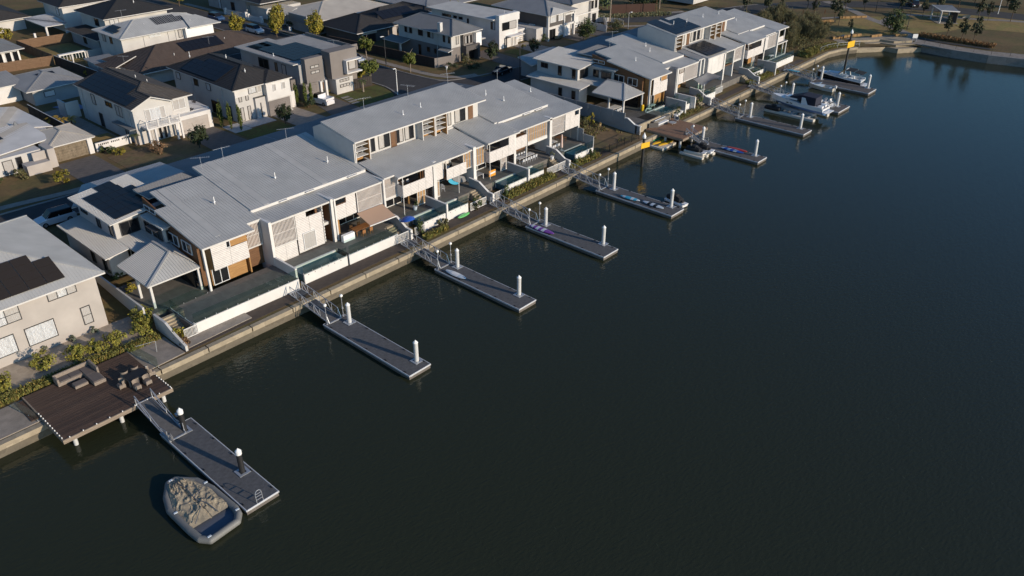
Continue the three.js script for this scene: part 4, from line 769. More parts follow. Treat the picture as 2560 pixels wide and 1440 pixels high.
{ // white two-storey house with balcony
  const t = house('white two storey house with grey tiled gable roof and balustraded front balcony', 56, -133);
  wall(t, M.wallPale, 51.2, 57.4, 2.4, 8.1, -143, -123.9); wall(t, M.wallPale, 57.4, 60.6, 2.4, 8.1, -143, -124.6);
  wall(t, M.white, 57.4, 63.4, 2.4, 5.4, -128, -123.2); roof(t, M.tileGrey, [[[60.6, 5.5, -124.4], [63.8, 5.4, -124.4], [63.8, 5.5, -129], [60.6, 6.3, -129]]], { style: 'tile', pitch: .34, h: .05 });
  one(b => b.side([[51.2, 8.1], [57.3, 8.1], [54.2, 9.4]], 'z', -124.1, -123.88), 'gable', M.wallPale, t);
  const q0 = [54.2, 9.52, -127.4], r0 = [56, 10.25, -129.2], r1 = [56, 10.25, -141.4], E = (x, z) => [x, 8.15, z], gf = [54.2, 9.52, -123.3];
  roof(t, M.tileGrey, [[E(50.8, -123.3), gf, q0, E(50.8, -127.4)], [E(50.8, -127.4), q0, r0, r1, E(50.8, -143.6)], [gf, E(57.6, -123.3), E(57.6, -124), q0], [E(57.6, -124), E(61.2, -124), r0, q0], [E(61.2, -124), E(61.2, -143.6), r1, r0], [E(50.8, -143.6), E(61.2, -143.6), r1]], { style: 'tile', pitch: .34, h: .055, caps: [[r0, r1], [gf, q0], [q0, r0], [E(61.2, -124), r0], [E(61.2, -143.6), r1]] });
  solar(t, [51.1, 8.28, -125.2], [0, 0, -1.64], [.95, .384, 0], 10, 4, M.solar, (i, j) => !(i < 2 && j > 1)); vent(t, 57.2, 9.8, -134, .5); vent(t, 57.6, 9.6, -131, .5);
  win(t, 'z', -123.88, 1, 53, 56.2, 5.75, 7.6, { n: 4, frame: M.frameWhite, panes: [M.blind, M.blindWhite, M.blindWhite, M.blind] }); win(t, 'z', -124.58, 1, 57.9, 60, 6.2, 7.8, { n: 2, frame: M.frameWhite, pane: M.blind });
  win(t, 'z', -123.88, 1, 54.6, 55, 2.6, 4.7, { frame: M.frameDark }); win(t, 'z', -123.88, 1, 55.4, 55.8, 2.6, 4.7, { frame: M.frameDark }); win(t, 'z', -123.88, 1, 53, 54, 2.7, 4.5, { n: 2, frame: M.frameWhite, pane: M.blind });
  garage(t, 'z', -123.18, 1, 58, 62.6, 2.45, 4.7, M.wallBeige, 4);
  one(b => b.box(52, 57.5, 5.05, 5.3, -123.9, -121.8), 'balcony_floor', M.white, t);
  const rail = one(b => b.box(52, 57.4, 6.2, 6.28, -121.9, -121.8).box(52, 57.4, 5.38, 5.44, -121.88, -121.82).box(52, 52.08, 6.2, 6.28, -123.9, -121.8), 'balustrade', M.white, t);
  for (const x of [52, 53.8, 55.6, 57.3]) one(b => b.box(x - .1, x + .1, 5.3, 6.4, -121.95, -121.75), 'post', M.white, rail); one(b => { for (let x = 52.2; x < 57.2; x += .16) b.box(x, x + .05, 5.42, 6.22, -121.87, -121.83); }, 'baluster', M.white, rail, null, 'stuff');
  for (const x of [52.2, 53.2, 56.6, 57.4]) one(b => b.box(x - .14, x + .14, 2.4, 5.05, -122.1, -121.8), 'post', M.white, t);
  win(t, 'x', 51.18, -1, -138, -136.8, 6, 7.7, { pane: M.blind }); win(t, 'x', 51.18, -1, -133, -130.8, 6.8, 7.6, { n: 2 }); win(t, 'x', 51.18, -1, -136.6, -135.4, 2.6, 4.9, {}); win(t, 'x', 51.18, -1, -127.8, -127, 2.8, 4.6, {}); win(t, 'x', 51.18, -1, -129.6, -127.4, 6, 7.7, { n: 2, pane: M.blind });
  for (const z of [-141.5, -127.2, -125.2]) downpipe(t, 51.1, z, 2.5, 8);
  one(b => b.box(50.2, 51.2, 4.9, 5.1, -130, -124), 'side_awning', M.roofMid, t); one(b => b.box(49, 51.2, 2.4, 5.2, -144.6, -144.3).box(49, 49.3, 2.4, 5.2, -147.5, -144.4), 'patio_pier', M.wallPale, t);
}
{ // white house with dark hip
  const t = house('white two storey house with dark hipped roof covered in solar panels and grey garage', 72, -131);
  wall(t, M.wallPale, 67.1, 76.6, 2.4, 8.1, -141.4, -121.65); wall(t, M.white, 67.05, 71, 6.65, 8.1, -121.65, -121.5); wall(t, M.white, 72.4, 77, 5.2, 8.1, -121.65, -120.6);
  hip(t, M.roofDark, 66.3, 77.3, -142, -120.6, 8.15, 2.2, { style: 'tile', pitch: .34, h: .04 });
  roof(t, M.roofDark, [[[72.1, 8.18, -120.3], [77.4, 8.18, -120.3], [74.8, 9.5, -123]], [[72.1, 8.18, -120.3], [74.8, 9.5, -123], [74.2, 9.6, -127], [72.1, 8.9, -123]].slice(0, 3)], { style: 'tile', pitch: .34, h: .04 });
  solar(t, [66.9, 8.42, -126.5], [0, 0, -1.6], [.98, .392, 0], 7, 4, M.solar, (i, j) => j < 3 || i < 5);
  const w = (a, c, y0, y1, o) => win(t, 'z', o && o.z || -121.64, 1, a, c, y0, y1, o);
  w(67.7, 68.25, 5.8, 7.75, { pane: M.blind }); w(68.95, 69.5, 5.8, 7.75, { pane: M.blind }); w(69.55, 71, 6.75, 7.8, { pane: M.blindWhite, z: -121.48 }); w(67.7, 68.3, 2.6, 4.85, { pane: M.blind }); w(69, 69.6, 2.6, 4.85, { pane: M.blind }); w(71.3, 72, 6.6, 7.8, { frame: M.frameWhite, pane: M.blind });
  w(73.6, 74.2, 6.5, 7.7, { z: -120.58, frame: M.frameWhite, pane: M.blind }); w(75.3, 76, 6.5, 7.7, { z: -120.58, pane: M.blind, frame: M.frameWhite });
  one(b => b.box(70.4, 73, 2.4, 5.9, -121.64, -121.2), 'porch_wall', M.wallPale, t); one(b => b.box(70.35, 73.1, 5.9, 6, -121.7, -121.1), 'porch_cap', M.frameDark, t); one(b => b.box(71.2, 71.4, 2.5, 5, -121.2, -121.15), 'slot', M.frameDark, t);
  garage(t, 'z', -120.6, 1, 72.5, 76.5, 2.45, 4.95, M.wallTaupe, 5); wall(t, M.wallPale, 72.4, 77, 2.4, 5.2, -121.65, -120.7);
  one(b => b.box(77.1, 78.4, 2.4, 5.3, -122.2, -121.8), 'side_wall', M.white, t);
  for (const [z, a] of [[-139, 6.3], [-133, 6.3], [-129, 6.3]]) win(t, 'x', 67.08, -1, z - 1.3, z, a, 7.5, { pane: rnd() < .6 ? M.blindWhite : M.glass }); win(t, 'x', 67.08, -1, -129.5, -127.2, 2.6, 4.8, { n: 2 }); win(t, 'x', 67.08, -1, -124.8, -123.4, 2.6, 4.9, {});
  for (const z of [-135, -125.4]) downpipe(t, 67, z, 2.5, 8);
  vent(t, 70, 9.7, -140, .9); vent(t, 73, 10.2, -133, .5); vent(t, 71, 9.9, -124, .4);
}
{ // grey modern house
  const t = house('grey modern house of projecting dark boxes under a pale flat roof with wide solar array', 88, -133);
  wall(t, M.wallGrey, 81.6, 87, 2.4, 8.5, -143, -124.4); wall(t, M.wallTaupe, 86.9, 94, 2.4, 8.5, -143, -124.4);
  roof(t, M.roofGrey, [[[80.9, 8.6, -143.8], [80.9, 8.6, -125], [88.4, 8.85, -125], [88.4, 8.85, -143.8]], [[88.4, 8.85, -141], [88.4, 8.85, -124.6], [94.6, 9.0, -124.6], [94.6, 9.0, -141]]], { pitch: .4, h: .025 });
  solar(t, [82.4, 8.74, -126.6], [0, 0, -1.65], [1.03, .034, 0], 9, 7, M.solar, (i, j) => i < 6 || j < 4); solar(t, [82.4, 8.74, -138], [0, 0, -1.65], [1.03, .034, 0], 2, 3, M.solar);
  wall(t, M.wallTaupe, 82.3, 86, 5.3, 9.55, -124.6, -123.4); wall(t, M.wallTaupe, 87.1, 93, 5.2, 9.95, -125.2, -122.6); wall(t, M.wallPale, 87.4, 91.2, 2.4, 5.2, -124.6, -122); wall(t, M.wallTaupe, 81.2, 84.4, 2.4, 5.3, -124.5, -123.2);
  one(b => b.box(80.4, 82, 2.4, 5.9, -126, -125.6), 'side_wall', M.wallTaupe, t);
  win(t, 'z', -123.38, 1, 83.3, 85.1, 7.75, 8.25, { n: 2, pane: M.blind }); win(t, 'z', -123.38, 1, 83.3, 85.1, 6.8, 7.3, { n: 2, pane: M.blind });
  win(t, 'z', -121.98, 1, 88.2, 90.3, 4.55, 5.05, { n: 3, pane: M.blind }); win(t, 'z', -121.98, 1, 88.2, 90.3, 3.6, 4.15, { n: 3, pane: M.blind });
  one(b => b.box(89.8, 93.2, 7.95, 8.15, -122.6, -121.6).box(89.8, 93.2, 5.75, 5.95, -122.6, -121.6).box(89.8, 90, 5.95, 7.95, -122.6, -121.6), 'window_box', M.white, t); win(t, 'z', -122.58, 1, 90.9, 92.5, 6.2, 7.9, { pane: M.blind, n: 1 });
  garage(t, 'z', -123.18, 1, 81.4, 83.9, 2.45, 4.9, M.wallTaupe, 5); for (const x of [84.8, 85.9]) one(b => b.box(x - .2, x + .2, 2.4, 5.3, -123.4, -122.8), 'pier', M.white, t); one(b => b.box(84.4, 87.4, 2.4, 5.3, -124.6, -124.3), 'porch_wall', M.wallGrey, t); door(t, 'z', -124.28, 1, 86.1, 87, 2.45, 4.6, M.plyDark);
  win(t, 'x', 81.58, -1, -137, -133.8, 6, 7.8, { n: 2 }); win(t, 'x', 81.58, -1, -131.8, -131, 6.2, 7.8, {}); win(t, 'x', 81.58, -1, -129.6, -128.4, 6, 7.8, { pane: M.blind });
  vent(t, 82, 8.7, -132.5, .6); antenna(t, 91.4, 9, -127, 1); one(b => b.box(94.3, 94.6, 8.9, 9.5, -140, -124.2).box(93, 94.6, 8.9, 9.9, -124.6, -124.3), 'parapet', M.wallTaupe, t);
}
{ // brown tiled single-storey house behind
  const t = house('single storey house with wide brown tiled hip roof and small solar array', 78, -158);
  wall(t, M.wallPale, 66.6, 95, 2.4, 5.2, -164, -152.6); wall(t, M.wallPale, 64, 67, 2.4, 5.2, -164, -158);
  hip(t, M.tileBrown, 65.2, 96, -166, -150.6, 5.3, 2.7, { style: 'tile', pitch: .34, h: .055 }); roof(t, M.tileBrown, [[[62.6, 5.3, -163.6], [62.6, 5.3, -157], [68.5, 6.8, -158]]], { style: 'tile', pitch: .34, h: .055 });
  roof(t, M.roofBlack, [[[74, 5.25, -151.4], [92, 5.25, -151.4], [92, 5.2, -146.6], [74, 5.2, -146.6]]], { style: 'tile', pitch: .34, h: .04 });
  solar(t, [76.5, 6.6, -154.2], [1.05, 0, 0], [0, .58, -1.6], 8, 2, M.solar); vent(t, 74, 6.4, -154, .7); vent(t, 86, 7, -156, .6); antenna(t, 66, 5.6, -158, 1); antenna(t, 82, 6.8, -155, .4);
  roof(t, M.roofGrey, [[[63.6, 5, -170.6], [68.6, 5, -170.6], [68.6, 4.8, -165.6], [63.6, 4.8, -165.6]]]); wall(t, M.wallPale, 64, 68.2, 2.4, 4.7, -170, -166);
}
{ // white-roofed two-storey with solar
  const t = house('two storey house with bright white side wall and pale hip roof with two solar arrays', 80, -172);
  wall(t, M.wallPale, 70.3, 84, 2.4, 8.1, -177.6, -167.4); wall(t, M.whiteClean, 83.4, 89.6, 2.4, 8.1, -177, -166.4);
  hip(t, M.roofPale, 69.7, 90.6, -178.8, -166.4, 8.2, 1.9, { pitch: .45, h: .02 }); roof(t, M.roofPale, [[[84, 8.25, -165.4], [91, 8.25, -165.4], [88, 9.6, -170], [85, 9.6, -170]]], { pitch: .45, h: .02 });
  solar(t, [78.8, 8.95, -169.2], [1.3, 0, 0], [0, .3, -.98], 5, 3, M.solar, (i, j) => j < 2 || i < 4); solar(t, [70.6, 8.6, -175], [0, 0, 1.25], [1, .31, 0], 4, 2, M.solar, (i, j) => !(i > 2 && j > 0));
  win(t, 'z', -167.36, 1, 76, 78.4, 7.3, 7.9, { n: 2, pane: M.blindWhite, frame: M.frameWhite }); win(t, 'z', -167.36, 1, 82.2, 83, 6.2, 7.8, { pane: M.blind }); for (const x of [74.8, 80, 81.6]) downpipe(t, x, -167.3, 2.5, 8);
  win(t, 'x', 70.28, -1, -175.6, -174.4, 6.4, 7.8, { pane: M.blind }); win(t, 'x', 70.28, -1, -172.4, -171.4, 6.4, 7.8, {}); antenna(t, 75.5, 9.8, -176.6, .2); vent(t, 76.8, 9.2, -170.2, .4); vent(t, 85.6, 8.9, -168, .4);
}
{ // black-roofed house and its neighbours at the top left
  const t = house('two storey house with broad black hipped roof behind the white walled house', 84, -192);
  wall(t, M.wallPale, 76, 90.2, 2.4, 8.1, -199, -187); hip(t, M.roofBlack, 75.2, 91, -200, -185.6, 8.2, 2.4, { style: 'tile', pitch: .34, h: .04 }); win(t, 'z', -186.98, 1, 77, 79, 6.4, 7.8, { n: 2, pane: M.blindWhite }); win(t, 'x', 75.98, -1, -192, -190, 6, 7.6, {}); vent(t, 84.5, 10, -190, .6);
  const a = thing('garden_outbuilding', 'low outbuilding with near black flat roof in the shaded back yard', 'outbuilding', [72, 2.45, -190]); wall(a, M.wallGrey, 72, 75.6, 2.4, 5, -196, -182.6); roof(a, M.roofBlack, [[[71.2, 5.2, -197.4], [76.4, 5.4, -197.4], [76.4, 5.4, -181.6], [71.2, 5.2, -181.6]]]); win(a, 'x', 71.98, -1, -190, -188.6, 3.2, 4.6, {});
  const b2 = house('cream two storey house with brown roof at the very top left', 80, -208); wall(b2, M.wallPale, 74.8, 92, 2.4, 8.1, -216, -205.6); hip(b2, M.roofDark, 74, 93, -217, -205, 8.2, 2.6, { style: 'tile', pitch: .34, h: .04 }); win(b2, 'z', -205.58, 1, 79.6, 82.4, 6.4, 7.8, { n: 2, pane: M.blindWhite, frame: M.frameWhite }); win(b2, 'x', 74.78, -1, -209, -207.6, 6, 7.6, { pane: M.blindWhite });
  const c = house('low house with dark tiled roof and shaded patio at the top left corner', 66, -220); wall(c, M.wallPale, 58, 70, 2.4, 5.1, -232, -216.6); hip(c, M.roofDark, 54, 71.4, -234, -215.6, 5.2, 2.8, { style: 'tile', pitch: .34, h: .045 });
  roof(c, M.roofMid, [[[68.6, 5.6, -213], [69.2, 5.2, -202.4], [74, 5.2, -202.2], [74.6, 5.9, -212.6]]]); for (const [x, z] of [[69.5, -203], [73.6, -202.8], [67, -203.6]]) one(b => b.box(x - .2, x + .2, 2.4, x < 68 ? 4 : 5, z - .2, z + .2), 'post', M.white, c); solar(c, [58, 6, -217.4], [1.05, 0, 0], [0, .5, -1.5], 7, 2, M.solar);
  const d = house('white low house with bluish roof and glazed garden front at the left edge', 55, -190); wall(d, M.white, 46, 58, 2.4, 5.1, -197, -187.8); hip(d, M.roofMid, 45, 58.8, -198, -186.6, 5.2, 1.8, { pitch: .45, h: .02 }); for (const x of [53.6, 55.2, 56.6]) win(d, 'z', -187.78, 1, x, x + 1.1, 2.5, 4.7, { frame: M.frameWhite });
  const e = house('pale low house with grey roof and narrow high window beside the shaded courtyard', 52, -160); wall(e, M.wallGrey, 48.2, 56, 2.4, 5.2, -164, -155.6); hip(e, M.roofGrey, 47, 57.6, -167, -154.8, 5.25, 1.5, { pitch: .45, h: .02 }); solar(e, [51, 5.85, -157.4], [1, .0, 0], [0, .3, -1.5], 3, 2, M.solar); win(e, 'z', -155.58, 1, 50, 51.8, 3.6, 4.6, { pane: M.blindWhite });
  const f = house('white house with grey gable roof cut by the left edge of the picture', 44, -165); wall(f, M.white, 36, 48, 2.4, 5.4, -170, -160.8); roof(f, M.roofGrey, [[[35, 5.45, -160.2], [49, 5.45, -160.6], [48.4, 6.6, -166.4], [35, 6.6, -166.4]], [[35, 6.6, -166.4], [48.4, 6.6, -166.4], [49, 5.4, -171], [35, 5.4, -171]]], { pitch: .45, h: .02 });
}
{ // corner house, grey hip roof
  const t = house('corner two storey house with grey hip roof and dark framed entry box', 119, -129);
  wall(t, M.wallPale, 115.9, 122.8, 5.4, 8.1, -137.6, -121.7); wall(t, M.wallTaupe, 115.8, 122.9, 2.4, 5.45, -138, -121.6); hip(t, M.roofMid, 115, 123.6, -138.3, -120.3, 8.2, 2.0, { pitch: .36, h: .03 });
  one(b => b.box(115.3, 116, 8, 10.2, -124.9, -124.1), 'chimney', M.trim, t); for (const [a, c, n] of [[-135.6, -133.3, 3], [-131.4, -130, 1], [-128.6, -126.9, 2]]) win(t, 'x', 115.88, -1, a, c, 6.6, 7.9, { n, panes: [M.glass, M.blind] }); for (const [a, c] of [[-124, -123.4], [-122.5, -121.9]]) win(t, 'x', 115.88, -1, a, c, 6.4, 7.9, {}); for (const [a, c] of [[-128.8, -127.9], [-126.6, -126]]) win(t, 'x', 115.78, -1, a, c, 3.7, 4.7, {}); win(t, 'x', 115.78, -1, -131.4, -130.6, 2.6, 4.8, {});
  wall(t, M.wallTaupe, 118.6, 121.2, 5.5, 7.9, -121.8, -120.9); win(t, 'z', -120.88, 1, 118.9, 120.9, 5.9, 7.5, { n: 4, panes: [M.blind, M.glass] }); wall(t, M.whiteClean, 122.1, 123.7, 4.9, 7.6, -122.6, -120.8); win(t, 'z', -121.66, 1, 117.2, 117.9, 6, 7.9, { pane: M.blind });
  one(b => b.box(118.6, 122.6, 4.6, 5.6, -121.6, -120.2).box(118.6, 119.3, 2.4, 4.6, -121.6, -120.2).box(122, 122.6, 2.4, 4.6, -121.6, -120.2), 'entry_frame', M.wallDark, t); one(b => b.box(119.3, 122, 2.4, 4.6, -121.58, -121.5), 'door', M.black, t);
  one(b => b.box(123, 127, 2.4, 5, -125, -124.8), 'brick_wall', M.brickRed, t); garage(t, 'z', -124.4, 1, 123.6, 126.6, 2.4, 4.6, M.brickRed, 4); wall(t, M.wallPale, 123, 127.4, 2.4, 5, -130, -124.9); roof(t, M.roofMid, [[[122.8, 5.2, -123.8], [128, 5.1, -123.8], [128, 5.2, -130], [122.8, 6.2, -130]]]);
  roof(t, M.roofMid, [[[113.4, 4.9, -140], [116, 5.4, -140], [116, 5.4, -134], [113.4, 4.9, -134]], [[114.6, 5, -124.4], [116, 5.3, -124.4], [116, 5.3, -121.3], [114.6, 5, -121.3]]]); one(b => b.box(113.6, 113.9, 2.4, 4.8, -135, -134.7), 'post', M.trim, t); downpipe(t, 115.8, -121.55, 2.5, 8); downpipe(t, 115.7, -125.6, 2.5, 8);
}
{ // white modern house with parapet
  const t = house('tall white modern house with blank side wall, raised front parapet and slatted gate', 134, -133);
  wall(t, M.white, 130.5, 137, 2.4, 8.3, -143, -123); wall(t, M.white, 130.3, 136.2, 2.4, 9.45, -123, -122); wall(t, M.white, 136.2, 136.7, 7.8, 9.4, -123.6, -122); wall(t, M.white, 136.2, 142.6, 2.4, 5.2, -134, -123.2); one(b => b.box(142, 142.7, 2.4, 5.6, -124, -122.6), 'pier', M.white, t);
  roof(t, M.roofPale, [[[129.4, 8.45, -143.6], [129.4, 8.6, -123], [138, 8.8, -123], [137.4, 8.6, -143.4]].slice(0, 3), [[129.4, 8.45, -143.6], [138, 8.8, -123], [137.4, 8.6, -143.4]]], { pitch: .45, h: .02 });
  win(t, 'z', -121.98, 1, 131.2, 135.6, 6.2, 7.85, { n: 2, panes: [M.glass, M.blind] }); for (const [a, c] of [[131.85, 132.1], [132.4, 132.65]]) win(t, 'z', -121.98, 1, a, c, 2.5, 4.6, {}); for (const [a, c] of [[134, 134.6], [135, 135.6]]) win(t, 'z', -121.98, 1, a, c, 2.5, 4.8, { pane: M.blind, frame: M.frameWhite });
  for (const [a, c, y] of [[-139.5, -136.7, 7], [-136, -134.9, 7], [-134.3, -133.1, 7], [-131.7, -131.2, 6.5]]) win(t, 'x', 130.48, -1, a, c, y, 7.55, {}); win(t, 'x', 130.48, -1, -124.6, -123.4, 6.3, 7.9, { n: 2, panes: [M.glass, M.blindWhite] });
  one(b => { for (let k = 0; k < 6; k++) b.box(136.8, 141.8, 2.6 + k * .42, 2.66 + k * .42, -122.9, -122.84); for (const x of [136.8, 139.4, 141.8]) b.box(x - .04, x + .04, 2.4, 5, -122.92, -122.84); }, 'slatted_gate', M.frameDark, t); one(b => b.box(132.4, 137, 4.8, 5, -122, -120.6), 'canopy', M.white, t); vent(t, 135.2, 8.8, -125, .7);
}
{ // grey hip house with charcoal band
  const t = house('two storey house with grey hip roof and charcoal cladding band above white ground floor', 147, -126);
  wall(t, M.wallDark, 142.6, 150.8, 5.4, 8.1, -134, -119); wall(t, M.white, 142.6, 150.8, 2.4, 5.4, -134, -119.1); hip(t, M.roofGrey, 141.6, 151.8, -135, -117.9, 8.2, 1.9, { pitch: .45, h: .02 });
  roof(t, M.roofPale, [[[142, 8.22, -117.6], [146.6, 9.3, -121], [142.2, 8.22, -121]].slice(0, 3), [[142, 8.22, -117.6], [148.4, 8.22, -117.6], [145.2, 9.3, -119.6]]], { pitch: .45, h: .02 });
  for (const [a, c] of [[143.4, 145.4], [146.2, 148]]) win(t, 'z', -118.98, 1, a, c, 6.25, 7.7, { n: 2, frame: M.frameWhite, pane: M.blindWhite }); garage(t, 'z', -119.08, 1, 148.2, 150.4, 2.45, 4.9, M.whiteClean, 4); win(t, 'z', -119.08, 1, 143.4, 145.4, 2.5, 4.8, { n: 2 }); one(b => b.box(142.5, 142.9, 2.4, 8.1, -119.2, -118.7).box(148, 148.3, 2.4, 8.1, -119.2, -118.7).box(151.4, 151.8, 2.4, 7.6, -119.2, -118.6).box(148.3, 151.6, 7.2, 7.6, -119.4, -118.6).box(148.3, 151.6, 5, 5.4, -119.4, -118.6), 'front_frame', M.white, t); wall(t, M.wallPale, 140, 142.5, 2.4, 5.4, -130, -120);
}
{ const t = house('two storey grey white house with dark roof near the palm at the top', 160, -126); wall(t, M.wallPale, 155.4, 162, 2.4, 8.1, -140, -122.6); wall(t, M.wallPale, 162, 165, 2.4, 8.1, -136, -122); hip(t, M.roofMid, 154.4, 165.8, -141, -121.4, 8.2, 2, { pitch: .45, h: .02 }); for (const x of [161.6, 163]) win(t, 'z', -121.98, 1, x + .5, x + 1.3, 6, 7.8, {}); win(t, 'z', -121.98, 1, 162.6, 164, 2.6, 4.8, { n: 2 }); win(t, 'x', 155.38, -1, -128, -126.6, 6.6, 7.8, { n: 2 }); one(b => b.box(155.3, 165.1, 5.2, 5.45, -122.1, -121.9), 'band', M.white, t); one(b => b.box(156.6, 158, 2.4, 4.9, -122.7, -122.5), 'door', M.frameWhite, t); }
{ // dark-roofed single storey houses at the top
  const t = house('dark roofed single storey house with black garage and solar panels on its flank', 122, -152); wall(t, M.wallDark, 112.4, 122, 2.4, 5.2, -158.6, -147); wall(t, M.wallDark, 122, 134.6, 2.4, 5.2, -158, -149.6);
  hip(t, M.roofDark, 111.2, 123.4, -160, -145.8, 5.3, 2.2, { style: 'tile', pitch: .34, h: .045 }); hip(t, M.roofDark, 119, 136.2, -160, -148.6, 5.32, 2.3, { style: 'tile', pitch: .34, h: .045 }); solar(t, [122, 5.9, -149.9], [1.6, 0, 0], [0, .4, -1], 6, 3, M.solar); one(b => b.box(113.4, 117.4, 4.4, 5.1, -146.98, -146.8), 'lintel', M.wallPale, t); garage(t, 'z', -146.96, 1, 114, 117, 2.4, 4.3, M.black, 4); wall(t, M.wallBeige, 121.2, 122.4, 2.4, 5, -147, -146); one(b => b.box(134, 136.4, 5.2, 5.5, -152, -148), 'porch_roof', M.white, t);
  const u = house('cream roofed single storey house with louvred dormer facing the street at the top', 122, -170); wall(u, M.wallPale, 112.4, 133, 2.4, 5.5, -176, -161.4); hip(u, M.roofCream, 111.4, 134.4, -177, -160.4, 5.6, 2.2, { pitch: .45, h: .02 }); roof(u, M.roofCream, [[[111, 5.4, -178], [114.6, 6.6, -178], [114.6, 6.6, -172], [111, 5.4, -172]]]); one(b => { for (let k = 0; k < 7; k++) b.box(111, 111.4, 4.6 + k * .26, 4.75 + k * .26, -170.6, -164); b.box(110.9, 111.2, 4.4, 6.4, -164, -163.4); }, 'louvre_screen', M.wallGrey, u); win(u, 'x', 112.38, -1, -176, -174.8, 3, 4.8, {}); wall(u, M.wallGrey, 111.6, 112.4, 2.4, 5.4, -170, -163);
  const v = house('pale two storey house with white garden fence at the top behind the parked blue car', 112, -196); wall(v, M.wallGrey, 112, 124, 2.4, 7, -208, -190); hip(v, M.roofDark, 111, 126, -210, -182, 6.6, 2.6, { style: 'tile', pitch: .34, h: .04 }); win(v, 'x', 111.98, -1, -197, -195.4, 3, 5, {}); win(v, 'x', 111.98, -1, -203, -201.8, 2.6, 6, { pane: M.blindWhite }); wall(v, M.wallPale, 113, 123, 2.4, 5, -190, -183);
  const w = house('low pale house with grey gable roof at the top edge behind the white modern house', 142, -160); wall(w, M.wallPale, 138, 156, 2.4, 5.2, -170, -158); hip(w, M.roofGrey, 137, 158, -172, -152, 5.3, 2.2, { pitch: .45, h: .02 }); hip(w, M.roofDark, 134.6, 139.6, -163, -150, 5.2, 1, {});
  const y = house('white rendered building end beyond the far street at the top', 206, -118); wall(y, M.wallPale, 200, 208, 2, 5.4, -126, -117); roof(y, M.roofGrey, [[[199.4, 5.5, -116.4], [208.6, 5.5, -116.4], [208.6, 6.4, -122], [199.4, 6.4, -122]], [[199.4, 6.4, -122], [208.6, 6.4, -122], [208.6, 5.5, -127], [199.4, 5.5, -127]]]); win(y, 'z', -116.98, 1, 202, 204, 3, 4.6, { n: 2 });
}
// fences and yard walls
function fence(l, pts, y0, h, mat, panel = 2.4, cap, name = 'fence') { // panels between posts, each panel its own part
  const t = thing(name, l, 'fence', [pts[0][0], y0, pts[0][1]]), posts = new B(), rail = new B();
  for (let i = 0; i < pts.length - 1; i++) { const [a, b] = [pts[i], pts[i + 1]], n = Math.max(1, Math.round(Math.hypot(b[0] - a[0], b[1] - a[1]) / panel)); for (let k = 0; k < n; k++) { const P = s => [a[0] + (b[0] - a[0]) * (k + s) / n, y0 + h / 2 + rr(-.015, .015), a[1] + (b[1] - a[1]) * (k + s) / n]; one(q => q.bar(P(.02), P(.98), .05, h), 'fence_panel', mat, t); const p = P(0); posts.box(p[0] - .06, p[0] + .06, y0, y0 + h + .05, p[2] - .06, p[2] + .06); if (cap) rail.bar([P(0)[0], y0 + h + .03, P(0)[2]], [P(1)[0], y0 + h + .03, P(1)[2]], .12, .06); } }
  posts.mesh('post', mat, t); if (cap) rail.mesh('fence_cap', cap, t); return t;
}
fence('brown timber paling fence in three panels at the far left edge', [[48, -182.4], [61.4, -179.9]], 2.5, 1.9, M.fenceWood);
fence('brown timber paling fence behind the shaded lawn at the top left', [[61.2, -197.9], [74, -196.2]], 2.5, 1.9, M.fenceWood);
fence('dark shaded timber fence running between the two left back yards', [[61.2, -197.6], [61.5, -180.2]], 2.5, 1.9, M.fenceWood, 2.4, M.fenceWood);
fence('dark timber fence with pale capping behind the low grey roofed house', [[61.5, -179.6], [62.3, -162.2], [62.8, -150]], 2.5, 1.9, M.fenceDark, 2.4, M.trim);
fence('rendered wall beside the timber fence with a white arbour', [[67.6, -178.8], [71, -178.2]], 2.5, 1.9, M.wallGrey, 3.5);
fence('long dark timber fence with green stained cap beside the corner house', [[108.4, -152], [109.6, -140], [111.2, -121.8]], 2.5, 1.9, M.fenceDark, 2.4, M.olive || M.fenceWood);
fence('short taupe wall at the front of the corner house with two letterboxes', [[111.2, -121.7], [115.6, -120.6]], 2.5, 1.9, M.wallTaupe, 4.5);
fence('brown vertical paling fence beside the green front lawn of the grey house', [[91.4, -122.3], [95.4, -121.9]], 2.5, 1.8, M.fenceDark, .45);
fence('dark timber fence with pale cap beside the shaded swimming court', [[45.8, -152], [45.8, -135]], 2.5, 1.6, M.fenceDark, 2.4, M.trim);
fence('white slatted boundary fence near the palm at the top', [[159, -120.4], [158.2, -114.4]], 2.4, 1.6, M.white, 2); fence('curved pale wall beside the top road', [[165, -122.4], [167, -120], [167.6, -117.6], [166.6, -115.6]], 2.3, 1.2, M.wallPale, 1.2); fence('brown screen wall beside the top road', [[176, -126], [184.8, -118.8]], 2.1, 2.2, M.wallBrown, 4.4); fence('white sloping garden wall beside the grey white house near the palm', [[166, -121], [160, -115.6]], 2.4, 1.5, M.white, 3);
{ const t = thing('arbour', 'white pergola frame with climbing plants beside the timber fence', 'pergola', [64.5, 2.5, -178.6]); one(b => { b.box(62, 67.4, 4.3, 4.55, -179.2, -178.4); for (const x of [62.2, 64.6, 67.2]) b.box(x - .1, x + .1, 2.4, 4.3, -179, -178.6); for (let x = 62.4; x < 67; x += .6) b.box(x, x + .08, 3.2, 4.3, -178.9, -178.8); }, 'frame', M.white, t); }
{ // white pierced front fence
  const t = thing('garden_wall', 'white garden wall pierced by a row of dark square openings beside the stone garage', 'wall', [48, 2.45, -125.7]);
  one(b => b.box(45.4, 50.8, 2.4, 3.85, -126, -125.75), 'wall', M.white, t); one(b => { for (let x = 45.8; x < 50.6; x += .28) if (Math.abs(((x - 45.8) % 1.7) - 1.55) > .14) b.box(x, x + .16, 3.4, 3.66, -125.78, -125.73); }, 'opening', M.black, t, null, 'stuff');
}
